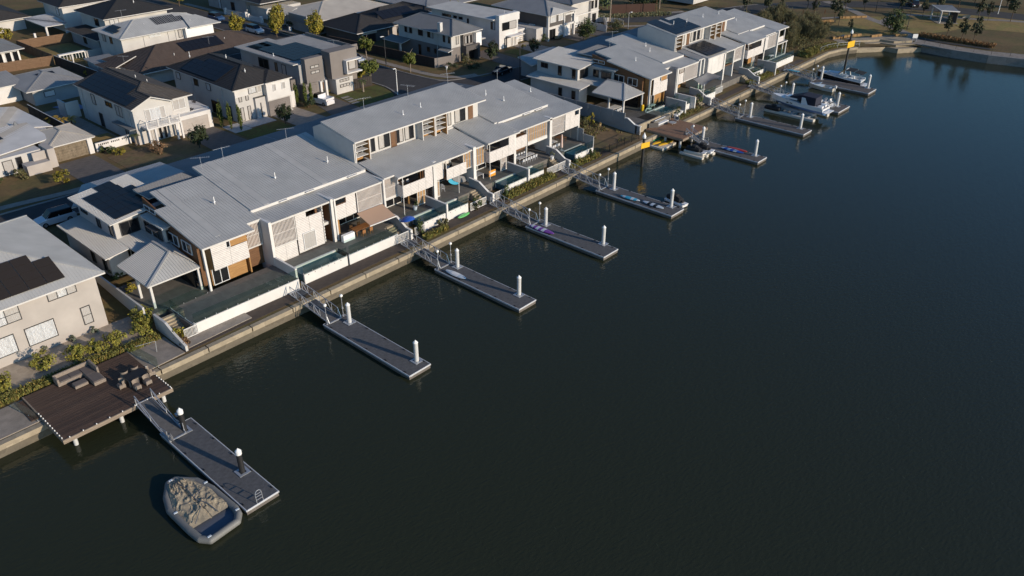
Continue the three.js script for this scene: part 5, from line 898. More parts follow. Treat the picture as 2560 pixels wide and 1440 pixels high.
for (const [l, a, b] of [['white picket garden fence left of the parked blue car', [109.6, -196], [110.4, -188]], ['white picket garden fence right of the parked blue car', [109.8, -186], [110.2, -181]]]) { const t = thing('picket_fence', l, 'fence', [a[0], 2.5, a[1]]); one(q => { const n = 34; for (let i = 0; i <= n; i++) { const x = a[0] + (b[0] - a[0]) * i / n, z = a[1] + (b[1] - a[1]) * i / n; q.box(x - .03, x + .03, 2.5, 3.7, z - .05, z + .05); } q.bar([a[0], 3.6, a[1]], [b[0], 3.6, b[1]], .05, .1).bar([a[0], 2.8, a[1]], [b[0], 2.8, b[1]], .05, .1); }, 'pickets', M.white, t); for (const p of [a, b]) one(q => q.box(p[0] - .3, p[0] + .3, 2.4, 4, p[1] - .3, p[1] + .3), 'pier', M.white, t); }
{ const t = thing('pool_fence', 'black tubular fence along the canal edge of the vacant lot', 'fence', [103, 1.3, -70.3]); const F = [[97.9, -70.3], [107.9, -70.4]]; one(b => b.bar([F[0][0], 2.45, F[0][1]], [F[1][0], 2.45, F[1][1]], .05, .05).bar([F[0][0], 1.5, F[0][1]], [F[1][0], 1.5, F[1][1]], .05, .05), 'rail', M.black, t); one(b => { for (let x = 98; x < 107.9; x += .14) b.box(x, x + .018, 1.5, 2.45, -70.4, -70.38); }, 'picket', M.black, t, null, 'stuff'); for (let k = 0; k <= 5; k++) one(b => b.box(97.9 + k * 2 - .04, 97.9 + k * 2 + .04, 1.3, 2.6, -70.44, -70.36), 'post', M.black, t); }
{ const t = thing('swimming_pool', 'shaded blue pool in the courtyard of the balconied white house', 'pool', [51, 2.46, -150]); one(b => b.prism([[49.8, -152.6], [53.6, -152.6], [53.6, -148.2], [51.4, -148]], 2.45, 2.56), 'pool_water', M.gelBlue, t); }
// ---------- pontoons, gangways, piles, lamps ----------
function pontoon(l, x0, x1, z0, z1, top = M.pontoonTop) { // z0 landward, z1 outer end
  const t = thing('pontoon', l, 'pontoon', [(x0 + x1) / 2, 0, z1], 'pontoons moored along the canal wall');
  one(b => b.box(x0 + .06, x1 - .06, -.3, .34, z0 + .06, z1 - .06), 'float', M.pontoonSide, t);
  one(b => b.box(x0 + .09, x1 - .09, .34, .5, z0 + .09, z1 - .09), 'deck', top, t);
  one(b => b.rbox(x0, x0 + .1, .33, .515, z0, z1, .04).rbox(x1 - .1, x1, .33, .515, z0, z1, .04).rbox(x0 + .1, x1 - .1, .33, .515, z1 - .1, z1, .04).rbox(x0 + .1, x1 - .1, .33, .515, z0, z0 + .1, .04), 'edge_rim', M.pontoonRim, t);
  for (let k = 0; k < 5; k++) for (const x of [x0 + .2, x1 - .2]) { const z = z0 + 1.2 + k * (z1 - z0 - 2) / 4; one(b => b.bar([x, .57, z - .17], [x, .57, z + .17], .05, .04).box(x - .03, x + .03, .5, .56, z - .06, z + .06), 'cleat', M.black, t); }
  return t;
}
function pile(l, x, z, top, black) {
  const t = thing('mooring_pile', l, 'pile', [x, -1, z], 'capped mooring piles through the pontoons');
  one(b => b.cyl([x, -1.5, z], [x, top - .02, z], .235, .235, 16), 'shaft', black ? M.pileBlack : M.pileWhite, t);
  one(b => b.cyl([x, top - (black ? .32 : .04), z], [x, top, z], .262, .262, 16).cone([x, top, z], [x, top + .3, z], .262, 16), 'cap', M.bulb, t);
  return t;
}
const collar = (l, x, z, m = M.alu) => { const t = thing('pile_guide', l, 'pile guide', [x, .5, z], 'square pile guides on the pontoons'); one(b => b.box(x - .5, x + .5, .515, .56, z - .5, z - .26).box(x - .5, x + .5, .515, .56, z + .26, z + .5).box(x - .5, x - .26, .515, .56, z - .26, z + .26).box(x + .26, x + .5, .515, .56, z - .26, z + .26), 'plate', m, t); };
function gangway(l, x0, x1, zA, yA, zB, yB, { h = 1.05, bays = 6, wedge = false } = {}) { // truss sides from shore (A) to pontoon (B)
  const t = thing('gangway', l, 'gangway', [(x0 + x1) / 2, yA, zA], 'aluminium gangways from the wall to the pontoons');
  const P = (x, s, u) => [x, yA + (yB - yA) * s + u, zA + (zB - zA) * s];
  one(b => b.bar(P((x0 + x1) / 2, 0, -.02), P((x0 + x1) / 2, 1, -.02), x1 - x0 - .12, .05), 'tread_plate', M.pontoonTop, t);
  for (const x of [x0, x1]) {
    const b = new B(); b.bar(P(x, 0, 0), P(x, 1, 0), .07, .11);
    if (wedge) { b.bar(P(x, .02, 1.05), P(x, .62, .5), .06, .06).bar(P(x, .62, .5), P(x, 1, .12), .06).bar(P(x, .02, 0), P(x, .02, 1.05), .07).bar(P(x, .45, 0), P(x, .45, .66), .05).bar(P(x, .02, .95), P(x, .45, .05), .05).bar(P(x, .96, 0), P(x, .96, .95), .06).bar(P(x, .72, .4), P(x, .96, .9), .05); }
    else {
      b.bar(P(x, .03, h), P(x, .93, h), .06, .06).bar(P(x, .93, h), P(x, 1, 0), .06); for (let i = 0; i <= bays; i++) { const s = .03 + .9 * i / bays; b.bar(P(x, s, 0), P(x, s, h), .045); if (i < bays) { const e = .03 + .9 * (i + 1) / bays; if (i % 2) b.bar(P(x, s, 0), P(x, e, h), .038); else b.bar(P(x, s, h), P(x, e, 0), .038); } }
    }
    b.mesh('side_truss', M.alu, t);
  }
  one(b => b.box(x0, x1, yB - .04, yB + .06, zB - .08, zB + .08).bar(P(x0, 0, 0), P(x1, 0, 0), .1), 'end_beam', M.alu, t);
  return t;
}
function globeLamp(l, x, z, y0, h) { const t = thing('globe_lamp', l, 'lamp', [x, y0, z], 'white globe lamps beside the gangways'); one(b => b.cyl([x, y0, z], [x, y0 + h, z], .045, .035, 8).cyl([x, y0, z], [x, y0 + .06, z], .12), 'pole', M.alu, t); one(b => b.sph([x, y0 + h + .13, z], .19, 1, 14), 'globe', M.bulb, t); one(b => b.box(x - .07, x + .07, y0 + .9, y0 + 1.15, z - .07, z + .07), 'power_box', M.alu, t); return t; }
const PT = [ // label stem, x0,x1,z0,z1, piles [[x,z],[x,z]]
  ['nearest pontoon', 20.72, 23.72, -60.4, -46.7, [[22.4, -59.1], [22.95, -50.8]], 2.75],
  ['second pontoon from the near end', 40.95, 43.78, -64.2, -50.5, [[43.1, -62.4], [43.15, -51.9]], 2.7],
  ['third pontoon with the pale board', 57.1, 59.95, -64.3, -50.8, [[59.3, -62.6], [59.4, -52.9]], 2.75],
  ['fourth pontoon with the purple board', 72.9, 75.9, -63.9, -51.2, [[75, -62.2], [75.7, -53.4]], 2.8],
  ['fifth pontoon with two blue white boards', 88.3, 91.4, -64.2, -51.5, [[90.35, -62.5], [90.8, -53.2]], 2.9],
  ['sixth pontoon beside the tan deck', 113.5, 116.4, -63.6, -52.2, [[115.35, -63.1], [115.75, -53.9]], 2.9],
  ['empty seventh pontoon', 129.75, 132.85, -65.2, -52.5, [[131.9, -63.5], [132.2, -54.3]], 2.9],
  ['eighth pontoon with stacked chairs', 144.7, 149.6, -65, -53, [[147.6, -63.4], [147.85, -54.7]], 2.9],
  ['farthest pontoon', 159.3, 163.1, -65.5, -53.5, [[162.1, -64.2], [162.6, -55]], 2.9],
];
const PL = ['nearest grey pontoon with a black pile and a swim ladder', 'bare grey pontoon between the timber deck and the pale board pontoon', 'grey pontoon carrying one pale paddle board', 'grey pontoon carrying a purple patterned board', 'grey pontoon carrying two blue and white boards end to end', 'brownish pontoon carrying a blue board and a red board', 'empty brownish pontoon with two white piles', 'short wide pontoon crowded with stacked white chairs', 'farthest pontoon with a boat moored on each side'];
PT.forEach(([n, x0, x1, z0, z1, ps, top], i) => {
  pontoon(PL[i], x0, x1, z0, z1, i > 4 ? M.pontoonTop2 : M.pontoonTop);
  ps.forEach(([x, z], k) => { pile((i ? 'white' : 'black') + ' pile at the ' + (k ? 'outer' : 'shore') + ' end of the ' + n, x, z, top, !i); collar('square plate round the ' + (k ? 'outer' : 'shore') + ' pile of the ' + n, x, z); });
  if (i && i !== 5) {
    gangway('trussed aluminium gangway leading to the ' + n, x0 + .45, x0 + 2, -70.5 - i * .1, 1.45, z0 + .6, .62);
    globeLamp('globe lamp left of the gangway foot on the ' + n, x0 + .3, z0 + .4, .5, 2.25); globeLamp('globe lamp right of the gangway foot on the ' + n, x0 + 2.5, z0 + .3, .5, 2.4);
  }
});
gangway('sloping gangway with wedge shaped rails from the dark timber deck', 20.75, 22.25, -64.2, 1.62, -58.6, .62, { wedge: true });
gangway('short steep gangway from the tan deck to the sixth pontoon', 113.7, 115.1, -65.4, 1.75, -61.8, .62, { wedge: true });
globeLamp('white globe lamp at the foot of the tan deck gangway', 114.2, -64.4, .5, 2.6);
{ const t = thing('dock_light', 'small white dock light on a post at the foot of the near gangway', 'lamp', [22.45, .5, -59.8]); one(b => b.cyl([22.45, .5, -59.6], [22.45, 2, -59.6], .04).box(22.2, 22.5, 1.95, 2.1, -59.9, -59.5), 'post', M.alu, t); }
{ const t = thing('swim_ladder', 'bent aluminium swim ladder standing at the tip of the nearest pontoon', 'ladder', [22, .5, -46.8]); one(b => { for (const x of [21.75, 22.3]) b.tube([[x, .5, -46.78], [x, 1.4, -46.85], [x + (x < 22 ? .12 : -.12), 1.62, -46.86], [22.02, 1.68, -46.86]], .028, 20); for (const y of [.82, 1.14, 1.4]) b.bar([21.75, y, -46.82], [22.3, y, -46.82], .045); }, 'rails', M.alu, t); }
{ const t = thing('hose_reel', 'coiled hose on a white hanger beside the near gangway', 'hose', [21, .5, -58.7]); one(b => { for (let k = 0; k < 4; k++) b.add(new THREE.TorusGeometry(.3 + k * .03, .03, 5, 18).rotateY(Math.PI / 2).translate(20.85 + k * .03, 1.0, -58.6)); }, 'coil', M.greyFab, t); one(b => b.box(20.8, 20.86, .5, 1.1, -58.65, -58.55), 'hanger', M.alu, t); }
// ---------- near timber deck with lounge and table ----------
{
  const t = thing('timber_deck', 'dark brown timber deck on white piles over the canal', 'deck', [19.3, 1.6, -68.5]);
  const x0 = 14.3, x1 = 24.2, z0 = -72.9, z1 = -64.1, n = 62;
  for (let i = 0; i < n; i++) { const a = z0 + (z1 - z0 - .12) * i / n, w = (z1 - z0 - .12) / n; one(b => b.box(x0 + .12 + rr(0, .01), x1 - .12, 1.53, 1.575 + rr(0, .01), a + .006, a + w - .006), 'deck_board', M.deckDark[Math.floor(rnd() * 3)], t); }
  one(b => b.box(x0, x1, 1.2, 1.59, z1 - .12, z1).box(x0, x0 + .12, 1.2, 1.59, z0, z1 - .12).box(x1 - .12, x1, 1.2, 1.59, z0, z1 - .12), 'edge_beam', M.deckEdge, t);
  one(b => { for (let x = x0 + .6; x < x1; x += 1.2) b.box(x - .06, x + .06, 1.25, 1.52, z0, z1 - .14); }, 'joist', M.deckDark[1], t);
  for (const [x, z] of [[15.4, -65], [19.5, -65], [23.5, -65], [15.4, -67], [23.5, -67]]) one(b => b.cyl([x, -1, z], [x, 1.24, z], .19, .19, 14), 'support_pile', M.pileWhite, t);
  one(b => b.box(13.6, 14.3, 1.3, 1.46, -72.6, -69).box(13.2, 13.6, 1.2, 1.34, -72.6, -69), 'step', M.deckDark[0], t);
  const L2 = []; for (let k = 0; k < 11; k++) L2.push([x0 + .08, z0 + 3.6 + k * .48]); for (let k = 0; k < 9; k++) L2.push([x0 + .6 + k * 1.15, z1 - .07]); for (let k = 0; k < 12; k++) L2.push([x1 - .08, z1 - .3 - k * .42]);
  for (const [x, z] of L2) one(b => b.cyl([x, 1.58, z], [x, 1.66, z], .05, .045, 8).sph([x, 1.68, z], .05, .6, 8), 'deck_light', M.bulb, t);
}
{
  const t = thing('corner_sofa', 'L shaped woven outdoor sofa with dark cushions on the timber deck', 'sofa', [18.8, 1.58, -72.6]);
  one(b => b.rbox(17.2, 20.6, 1.6, 1.95, -73, -71.9, .05).rbox(19.5, 20.6, 1.6, 1.95, -71.9, -69.6, .05).rbox(17.2, 20.6, 1.95, 2.4, -73, -72.8, .05).rbox(17.2, 17.4, 1.95, 2.35, -72.8, -71.9, .05).rbox(20.42, 20.62, 1.95, 2.6, -72.8, -70.9, .06), 'frame', M.rattan, t);
  for (const [a, c, d, e] of [[17.42, 18.4, -72.78, -71.95], [18.42, 19.46, -72.78, -71.95], [19.5, 20.4, -72.78, -71.2], [19.5, 20.5, -71.18, -69.65]]) one(b => b.rbox(a, c, 1.95, 2.06, d, e, .04), 'seat_cushion', M.cushion, t);
  const o = thing('ottoman', 'low woven ottoman with dark cushion in front of the corner sofa', 'ottoman', [18.7, 1.58, -70.8]); one(b => b.rbox(18.1, 19.3, 1.6, 1.86, -71.2, -70.4, .04), 'frame', M.rattan, o); one(b => b.rbox(18.12, 19.28, 1.86, 1.94, -71.18, -70.42, .035), 'cushion', M.cushion, o);
}
{
  const t = thing('outdoor_table', 'black glass topped outdoor table on the timber deck', 'table', [22.5, 1.58, -67.6]); one(b => b.rbox(21.65, 23.4, 2.27, 2.33, -68.2, -67, .02), 'tabletop', M.black, t); one(b => b.box(21.62, 23.43, 2.2, 2.268, -68.23, -66.97), 'frame', M.rattan, t); for (const [x, z] of [[21.7, -68.1], [23.3, -68.1], [21.7, -67.1], [23.3, -67.1]]) one(b => b.box(x - .06, x + .06, 1.58, 2.2, z - .06, z + .06), 'leg', M.rattan, t);
  const c = local('woven_chair', 'woven tub chair', 'chair', 'woven tub chairs round the black table'); one(b => b.rbox(-.3, .3, .08, .44, -.3, .3, .05), 'seat', M.rattan, c); one(b => b.add(new THREE.CylinderGeometry(.36, .31, .5, 12, 1, true, Math.PI * .5, Math.PI).translate(0, .62, 0).scale(1, 1, 1)), 'backrest', M.rattan, c); for (const [x, z] of [[-.24, -.24], [.24, -.24], [-.24, .24], [.24, .24]]) one(b => b.cyl([x, 0, z], [x, .1, z], .03), 'leg', M.rattan, c); one(b => b.rbox(-.25, .25, .44, .5, -.22, .25, .03), 'cushion', M.cushion, c);
  const P = placer(c); const LB = ['woven tub chair at the water end of the black table, left one', 'woven tub chair at the water side of the black table, right one', 'woven tub chair behind the black table, nearer the sofa', 'woven tub chair behind the black table, nearer the glass rail', 'woven tub chair at the left end of the black table', 'woven tub chair at the right end of the black table'];
  [[22, -66.4, 0], [23, -66.4, .1], [22, -68.8, Math.PI], [23, -68.8, Math.PI], [21.1, -67.6, -Math.PI / 2], [24 - .1, -67.5, Math.PI / 2]].forEach(([x, z, a], i) => P([x, 1.58, z], a, LB[i]));
}
court('glass_fence', 'clear glass fence panels at the right side of the timber deck', 'fence', 24.5, t => { glassFence(t, [24.4, 1.4, -72.6], [25, 1.4, -68.3], 1.2); one(b => b.bar([26.2, 1.4, -71], [26.3, 2.6, -71], .05).bar([24.6, 2.55, -71.6], [26.3, 2.6, -71], .04), 'rail', M.alu, t); });
court('glass_fence', 'clear glass fence panel left of the timber deck on the path', 'fence', 13.4, t => { glassFence(t, [13.2, 1.37, -72.6], [14, 1.37, -68.6], 1.1); });
// ---------- tan deck with furniture, far side of the vacant lot ----------
{
  const t = thing('timber_deck', 'tan timber deck on white piles with a bench and round table', 'deck', [115.4, 1.6, -68]); const z0 = -71.6, z1 = -64.6, n = 48;
  for (let i = 0; i < n; i++) { const a = z0 + (z1 - z0) * i / n, w = (z1 - z0) / n; one(b => b.box(111.7, 119.2, 1.6, 1.65 + rr(0, .008), a + .005, a + w - .005), 'deck_board', M.deckTan[i % 2], t); }
  one(b => b.box(111.6, 119.3, 1.25, 1.6, z1 - .02, z1 + .08).box(111.58, 111.7, 1.25, 1.6, z0, z1).box(119.2, 119.32, 1.25, 1.66, z0, z1), 'edge_beam', M.deckEdge, t); for (const [x, z] of [[112, -65.2], [115.5, -65.2], [118.9, -65.2], [112, -68]]) one(b => b.cyl([x, -1, z], [x, 1.3, z], .2, .2, 12), 'support_pile', M.pileWhite, t);
  const s = thing('outdoor_bench', 'long white cushioned bench along the back of the tan deck', 'bench', [115.5, 1.65, -71]); one(b => b.rbox(113.9, 117, 1.9, 2.08, -71.5, -70.7, .05).rbox(113.9, 117, 2.08, 2.55, -71.6, -71.4, .06), 'cushion', M.kWhite, s); one(b => b.box(113.8, 117.1, 1.66, 1.9, -71.5, -70.75), 'base', M.greyFab, s);
  const r = thing('round_table', 'round grey outdoor table on the tan deck', 'table', [116.4, 1.65, -69.6]); one(b => b.cyl([116.4, 2.05, -69.6], [116.4, 2.1, -69.6], .62, .62, 20), 'tabletop', M.wallGrey, r); one(b => b.cyl([116.4, 1.65, -69.6], [116.4, 2.05, -69.6], .06), 'leg', M.alu, r);
  const c = thing('outdoor_chair', 'grey low chair at the right end of the tan deck', 'chair', [118, 1.65, -70]); one(b => b.rbox(117.7, 118.4, 1.95, 2.05, -70.3, -69.6, .04).rbox(118.3, 118.42, 2.05, 2.5, -70.3, -69.6, .04), 'seat', M.greyFab, c); for (const [x, z] of [[117.75, -70.2], [118.35, -70.2], [117.75, -69.7], [118.35, -69.7]]) one(b => b.bar([x, 1.65, z], [x, 1.95, z], .04), 'leg', M.alu, c);
  const d = thing('shade_screen', 'dark grey side screen at the left end of the white bench', 'screen', [113, 1.65, -71.2]); one(b => b.bar([112.4, 2.05, -71.6], [113.7, 2.05, -70.6], .08, .8), 'panel', M.wallDark, d);
}
// ---------- boats and boards ----------
function hull(sec, mat, name, parent, label) { // sec: [z, halfBeam at sheer, half at chine, y sheer, y chine, y keel]
  const pos = [], ring = s => { const [z, b, c, ys, yc, yk] = s; return [[-b, ys, z], [-c, yc, z], [0, yk, z], [c, yc, z], [b, ys, z]]; };
  for (let i = 0; i < sec.length - 1; i++) { const A = ring(sec[i]), C = ring(sec[i + 1]); for (let k = 0; k < 4; k++) pos.push(...A[k], ...A[k + 1], ...C[k + 1], ...A[k], ...C[k + 1], ...C[k]); }
  const E = ring(sec[sec.length - 1]); for (let k = 1; k < 4; k++) pos.push(...E[0], ...E[k], ...E[k + 1]);
  const g = new THREE.BufferGeometry(); g.setAttribute('position', new THREE.Float32BufferAttribute(pos, 3)); g.computeVertexNormals(); const b = new B(); b.add(g); return b.mesh(name, mat, parent, label);
}
function deckSheet(b, sec, y, inset, z0, z1) { const S = sec.filter(s => s[0] >= z0 - .01 && s[0] <= z1 + .01); for (let i = 0; i < S.length - 1; i++) { const p = S[i], q = S[i + 1]; b.tri([-p[1] + inset, p[3] + y, p[0]], [-q[1] + inset, q[3] + y, q[0]], [q[1] - inset, q[3] + y, q[0]], [p[1] - inset, p[3] + y, p[0]]); } }
{ // cruiser on the lift, navy canopy
  const t = local('motor_boat', 'white and blue sports cruiser with navy canopy raised on a lift', 'boat');
  const S = [[-10.2, .05, .02, 1.95, 1.5, 1.3], [-9, .75, .35, 1.9, 1.0, .55], [-7, 1.3, .95, 1.8, .7, .2], [-4.5, 1.55, 1.3, 1.65, .55, .05], [-2, 1.6, 1.4, 1.5, .5, 0], [0, 1.55, 1.4, 1.4, .5, 0]];
  const up = S.map(s => [s[0], s[1], s[1] * .96, s[3], .55 + (s[3] - .55) * .38, .55 + (s[3] - .55) * .38]); hull(S.map(s => [s[0], s[1] * .965, s[2], .55 + (s[3] - .55) * .4, s[4], s[5]]), M.gelBlue, 'hull_bottom', t); hull(up, M.gel, 'hull_side', t);
  one(b => { deckSheet(b, S, .02, .02, -10.2, -4.5); b.box(-1.5, -1.2, 1.3, 1.6, -4.5, -.2).box(1.2, 1.5, 1.3, 1.6, -4.5, -.2).box(-1.2, 1.2, .9, 1, -4.5, 0); }, 'deck', M.gel, t); one(b => b.slab([[-.9, 2.15, -7.4], [.9, 2.15, -7.4], [1.15, 2.2, -5], [-1.15, 2.2, -5]], .3), 'foredeck', M.gel, t);
  one(b => b.slab([[-.85, 2.25, -6.6], [.85, 2.25, -6.6], [1.2, 3.05, -4.2], [-1.2, 3.05, -4.2]], .9), 'windscreen_cover', M.navyFab, t); one(b => b.slab([[-1.2, 3.05, -4.2], [1.2, 3.05, -4.2], [1.3, 3, -1.6], [-1.3, 3, -1.6]], 1.5), 'canopy', M.navyFab, t); one(b => b.side([[-4.1, 1.6], [-2.9, 1.6], [-3.5, 2.7], [-4.1, 2.75]].map(p => [-p[0], p[1]]), 'x', -1.42, -1.32).side([[-4.1, 1.6], [-2.9, 1.6], [-3.5, 2.7], [-4.1, 2.75]].map(p => [-p[0], p[1]]), 'x', 1.32, 1.42), 'targa_arch', M.gel, t);
  one(b => b.box(-1.35, 1.35, .7, .8, 0, .9).box(-1.1, -.2, 1, 1.7, -1.2, -.4).box(.3, 1.1, 1, 1.7, -1.2, -.4), 'swim_platform', M.gel, t); for (const z of [-6.6, -5.9]) one(b => b.box(-1.5, -1.38, 1.25, 1.38, z - .22, z + .22), 'porthole', M.glass, t); one(b => b.tube([[-1.2, 2.2, -5.8], [-1.1, 2.35, -8], [-.1, 2.5, -10.1], [1.1, 2.35, -8], [1.2, 2.2, -5.8]], .025, 30, 5), 'bow_rail', M.alu, t);
  put(t, [140.7, .75, -53.8], 0);
  const d = thing('boat_lift', 'tan and grey floating lift with long pontoons under the raised cruiser', 'boat lift', [139.5, 0, -59]); one(b => b.rbox(138, 138.9, -.1, .42, -64, -54.6, .15).rbox(142.4, 143.3, -.1, .42, -63, -54, .15), 'float', M.gelTan, d); one(b => { for (const z of [-62, -59, -56]) b.box(138.5, 143, .3, .6, z - .15, z + .15); for (const x of [139.9, 141.5]) b.box(x - .1, x + .1, .5, .95, -63, -55); }, 'cradle', M.alu, d);
  const j = thing('covered_jet_ski', 'black covered craft under the bow of the raised cruiser', 'jet ski', [138.4, .42, -62.4]); one(b => b.rbox(137.9, 138.9, .42, 1.1, -64, -61, .3).rbox(138.1, 138.7, 1, 1.5, -62.8, -61.9, .2), 'cover', M.blackFab, j);
}
{ // red and black hulled cruiser with bimini
  const t = local('motor_boat', 'cruiser with black over red hull, grey deck and black bimini top', 'boat');
  const S = [[-9, .05, .02, 1.6, 1.1, .9], [-7.6, .75, .4, 1.52, .5, .1], [-5.5, 1.2, .95, 1.4, .15, -.3], [-3, 1.4, 1.25, 1.25, 0, -.45], [0, 1.4, 1.25, 1.05, 0, -.45]];
  hull(S.map(s => [s[0], s[1] * .93, s[2], .36, s[4], s[5]]), M.gelRed, 'hull_bottom', t); hull(S.map(s => [s[0], s[1], s[1] * .93, s[3] - .22, .36, .36]), M.gelBlack, 'hull_side', t); hull(S.map(s => [s[0], s[1] + .02, s[1] + .02, s[3], s[3] - .22, s[3] - .22]), M.gel, 'rub_rail', t);
  one(b => { deckSheet(b, S, .01, .02, -9, -3); b.slab([[-.6, 1.75, -7], [.6, 1.75, -7], [1, 1.8, -4.4], [-1, 1.8, -4.4]], .4).box(-1.35, -1.05, .8, 1.35, -3, 0).box(1.05, 1.35, .8, 1.35, -3, 0).box(-1.05, 1.05, .5, .62, -3, 0); }, 'deck', M.kPale, t); one(b => b.slab([[-1, 1.85, -4.7], [1, 1.85, -4.7], [1.1, 2.45, -3.7], [-1.1, 2.45, -3.7]], .05), 'windscreen', M.glass, t);
  one(b => b.tube([[-1.3, 1.3, -3], [-1.2, 2.6, -3.3], [0, 2.75, -3.35], [1.2, 2.6, -3.3], [1.3, 1.3, -3]], .1, 24, 6), 'targa_arch', M.gel, t); one(b => b.slab([[-1.2, 2.8, -3.4], [1.2, 2.8, -3.4], [1.25, 2.75, -1.6], [-1.25, 2.75, -1.6]], .07).slab([[-1.2, 2.6, -1.5], [1.2, 2.6, -1.5], [1.2, 2.45, .1], [-1.2, 2.45, .1]], .07), 'bimini', M.blackFab, t); one(b => { for (const x of [-1.2, 1.2]) b.bar([x, 1.3, -1], [x, 2.5, .0], .04).bar([x, 1.3, -1], [x, 2.75, -1.7], .04); }, 'frame', M.alu, t);
  one(b => b.box(-1.2, -.5, .6, 1.4, -2.6, -1.9).box(.4, 1.1, .6, 1.4, -2.6, -1.9).box(-1, 1, .6, 1.1, -.6, -.1).box(-1.2, 1.2, .25, .35, 0, .9), 'seats', M.gel, t); put(t, [165, 0, -57], .06);
  const d = local('runabout', 'small grey aluminium runabout with outboard tied left of the farthest pontoon', 'boat'); const Q = [[-4.8, .05, .02, .95, .5, .3], [-3.8, .6, .35, .85, .1, -.1], [-2, .95, .75, .72, 0, -.2], [0, 1, .85, .66, 0, -.2]]; hull(Q, M.gelTan, 'hull', d); one(b => { deckSheet(b, Q, -.02, .03, -4.8, -2); b.slab([[-.5, .95, -3.6], [.5, .95, -3.6], [.7, 1.25, -2.6], [-.7, 1.25, -2.6]], .06).box(-.9, .9, .2, .24, -2, 0).box(-.8, .8, .4, .5, -1, -.6); }, 'deck', M.kPale, d); one(b => b.rbox(-.2, .2, .6, 1.15, 0, .45, .1).box(-.07, .07, -.3, .6, .1, .3), 'outboard', M.kWhite, d); put(d, [157.8, 0, -59.6], .12);
}
{ // inflatable with crumpled cover
  const t = thing('inflatable_boat', 'large grey inflatable boat under a crumpled khaki cover beside the nearest pontoon', 'boat', [18.6, 0, -50.3]);
  const P = [[18.85, -54.3], [20.0, -52.9], [20.4, -51.1], [20.5, -47.7], [20.3, -46.9], [19.8, -46.3], [17.3, -46.1], [16.8, -46.8], [16.7, -48.1], [16.7, -51.3], [17.25, -52.9], [18.2, -54.3]].map(p => [p[0] + (18.6 - p[0]) * .06, p[1] + (-50.2 - p[1]) * .04]);
  const b = new B(), n = P.length; for (let i = 0; i < n; i++) { const p = P[i], q = P[(i + 1) % n]; b.cyl([p[0], .33, p[1]], [q[0], .33, q[1]], .3, .3, 14).sph([p[0], .33, p[1]], .3, 1, 14); } b.mesh('tube', M.hypalon, t);
  one(b => b.prism(P, .1, .24), 'floor', M.hypalonFloor, t);
  const N = 64, pos = [], inP = (x, z) => { let c = false; for (let i = 0, j = n - 1; i < n; j = i++) if ((P[i][1] > z) !== (P[j][1] > z) && x < (P[j][0] - P[i][0]) * (z - P[i][1]) / (P[j][1] - P[i][1]) + P[i][0]) c = !c; return c; };
  const pt = (i, j) => { const u = i / N, v = j / N, zc = -54.3 + u * 6.1, hw = Math.min(1.78, .55 + u * 2.9 - u * u * 1.1) - (u > .93 ? (u - .93) * 7 * (.5 + .5 * Math.sin(v * 9)) : 0), x = 18.58 + (v - .5) * 2 * hw * (1 - .02 * Math.sin(u * 20)); const e = Math.min(1, Math.min(u * 6, (1 - u) * 5, v * 5, (1 - v) * 5)); const r = 1 - Math.abs(2 * fbm(u * 7 + v * 3, v * 6 - u * 2, 64, 81, 3) - 1), s = 1 - Math.abs(2 * vnoise(u * 15 + v * 9, v * 13 - u * 6, 64, 91) - 1); return [x, .46 + e * (.16 + .17 * r * r + .09 * s * s * s) - (Math.abs(v - .5) < .02 ? .08 : 0), zc]; };
  for (let i = 0; i < N; i++) for (let j = 0; j < N; j++) { const a = pt(i, j), c = pt(i + 1, j), d = pt(i + 1, j + 1), e = pt(i, j + 1); pos.push(...a, ...e, ...d, ...a, ...d, ...c); }
  const g = new THREE.BufferGeometry(); g.setAttribute('position', new THREE.Float32BufferAttribute(pos, 3)); g.computeVertexNormals(); const c = new B(); c.add(g); c.mesh('cover', M.tarp, t);
  one(q => { q.tube([[18.5, .78, -53.6], [18.7, .9, -52], [18.6, .88, -50.4], [19, .86, -49.4], [19.2, .6, -48.2]], .035, 30, 5).tube([[18.6, .9, -50.6], [19.8, .8, -51.4]], .03, 10, 5).tube([[18.7, .9, -49.6], [17.3, .75, -48.2]], .03, 10, 5); }, 'rope', M.hypalonFloor, t);
  for (const [x, z] of [[20.3, -47.3], [17.4, -46.4], [16.9, -50.5], [20.2, -51.8], [18.4, -54.1]]) one(q => q.rbox(x - .16, x + .16, .58, .66, z - .09, z + .09, .03), 'handle', M.kPale, t);
}
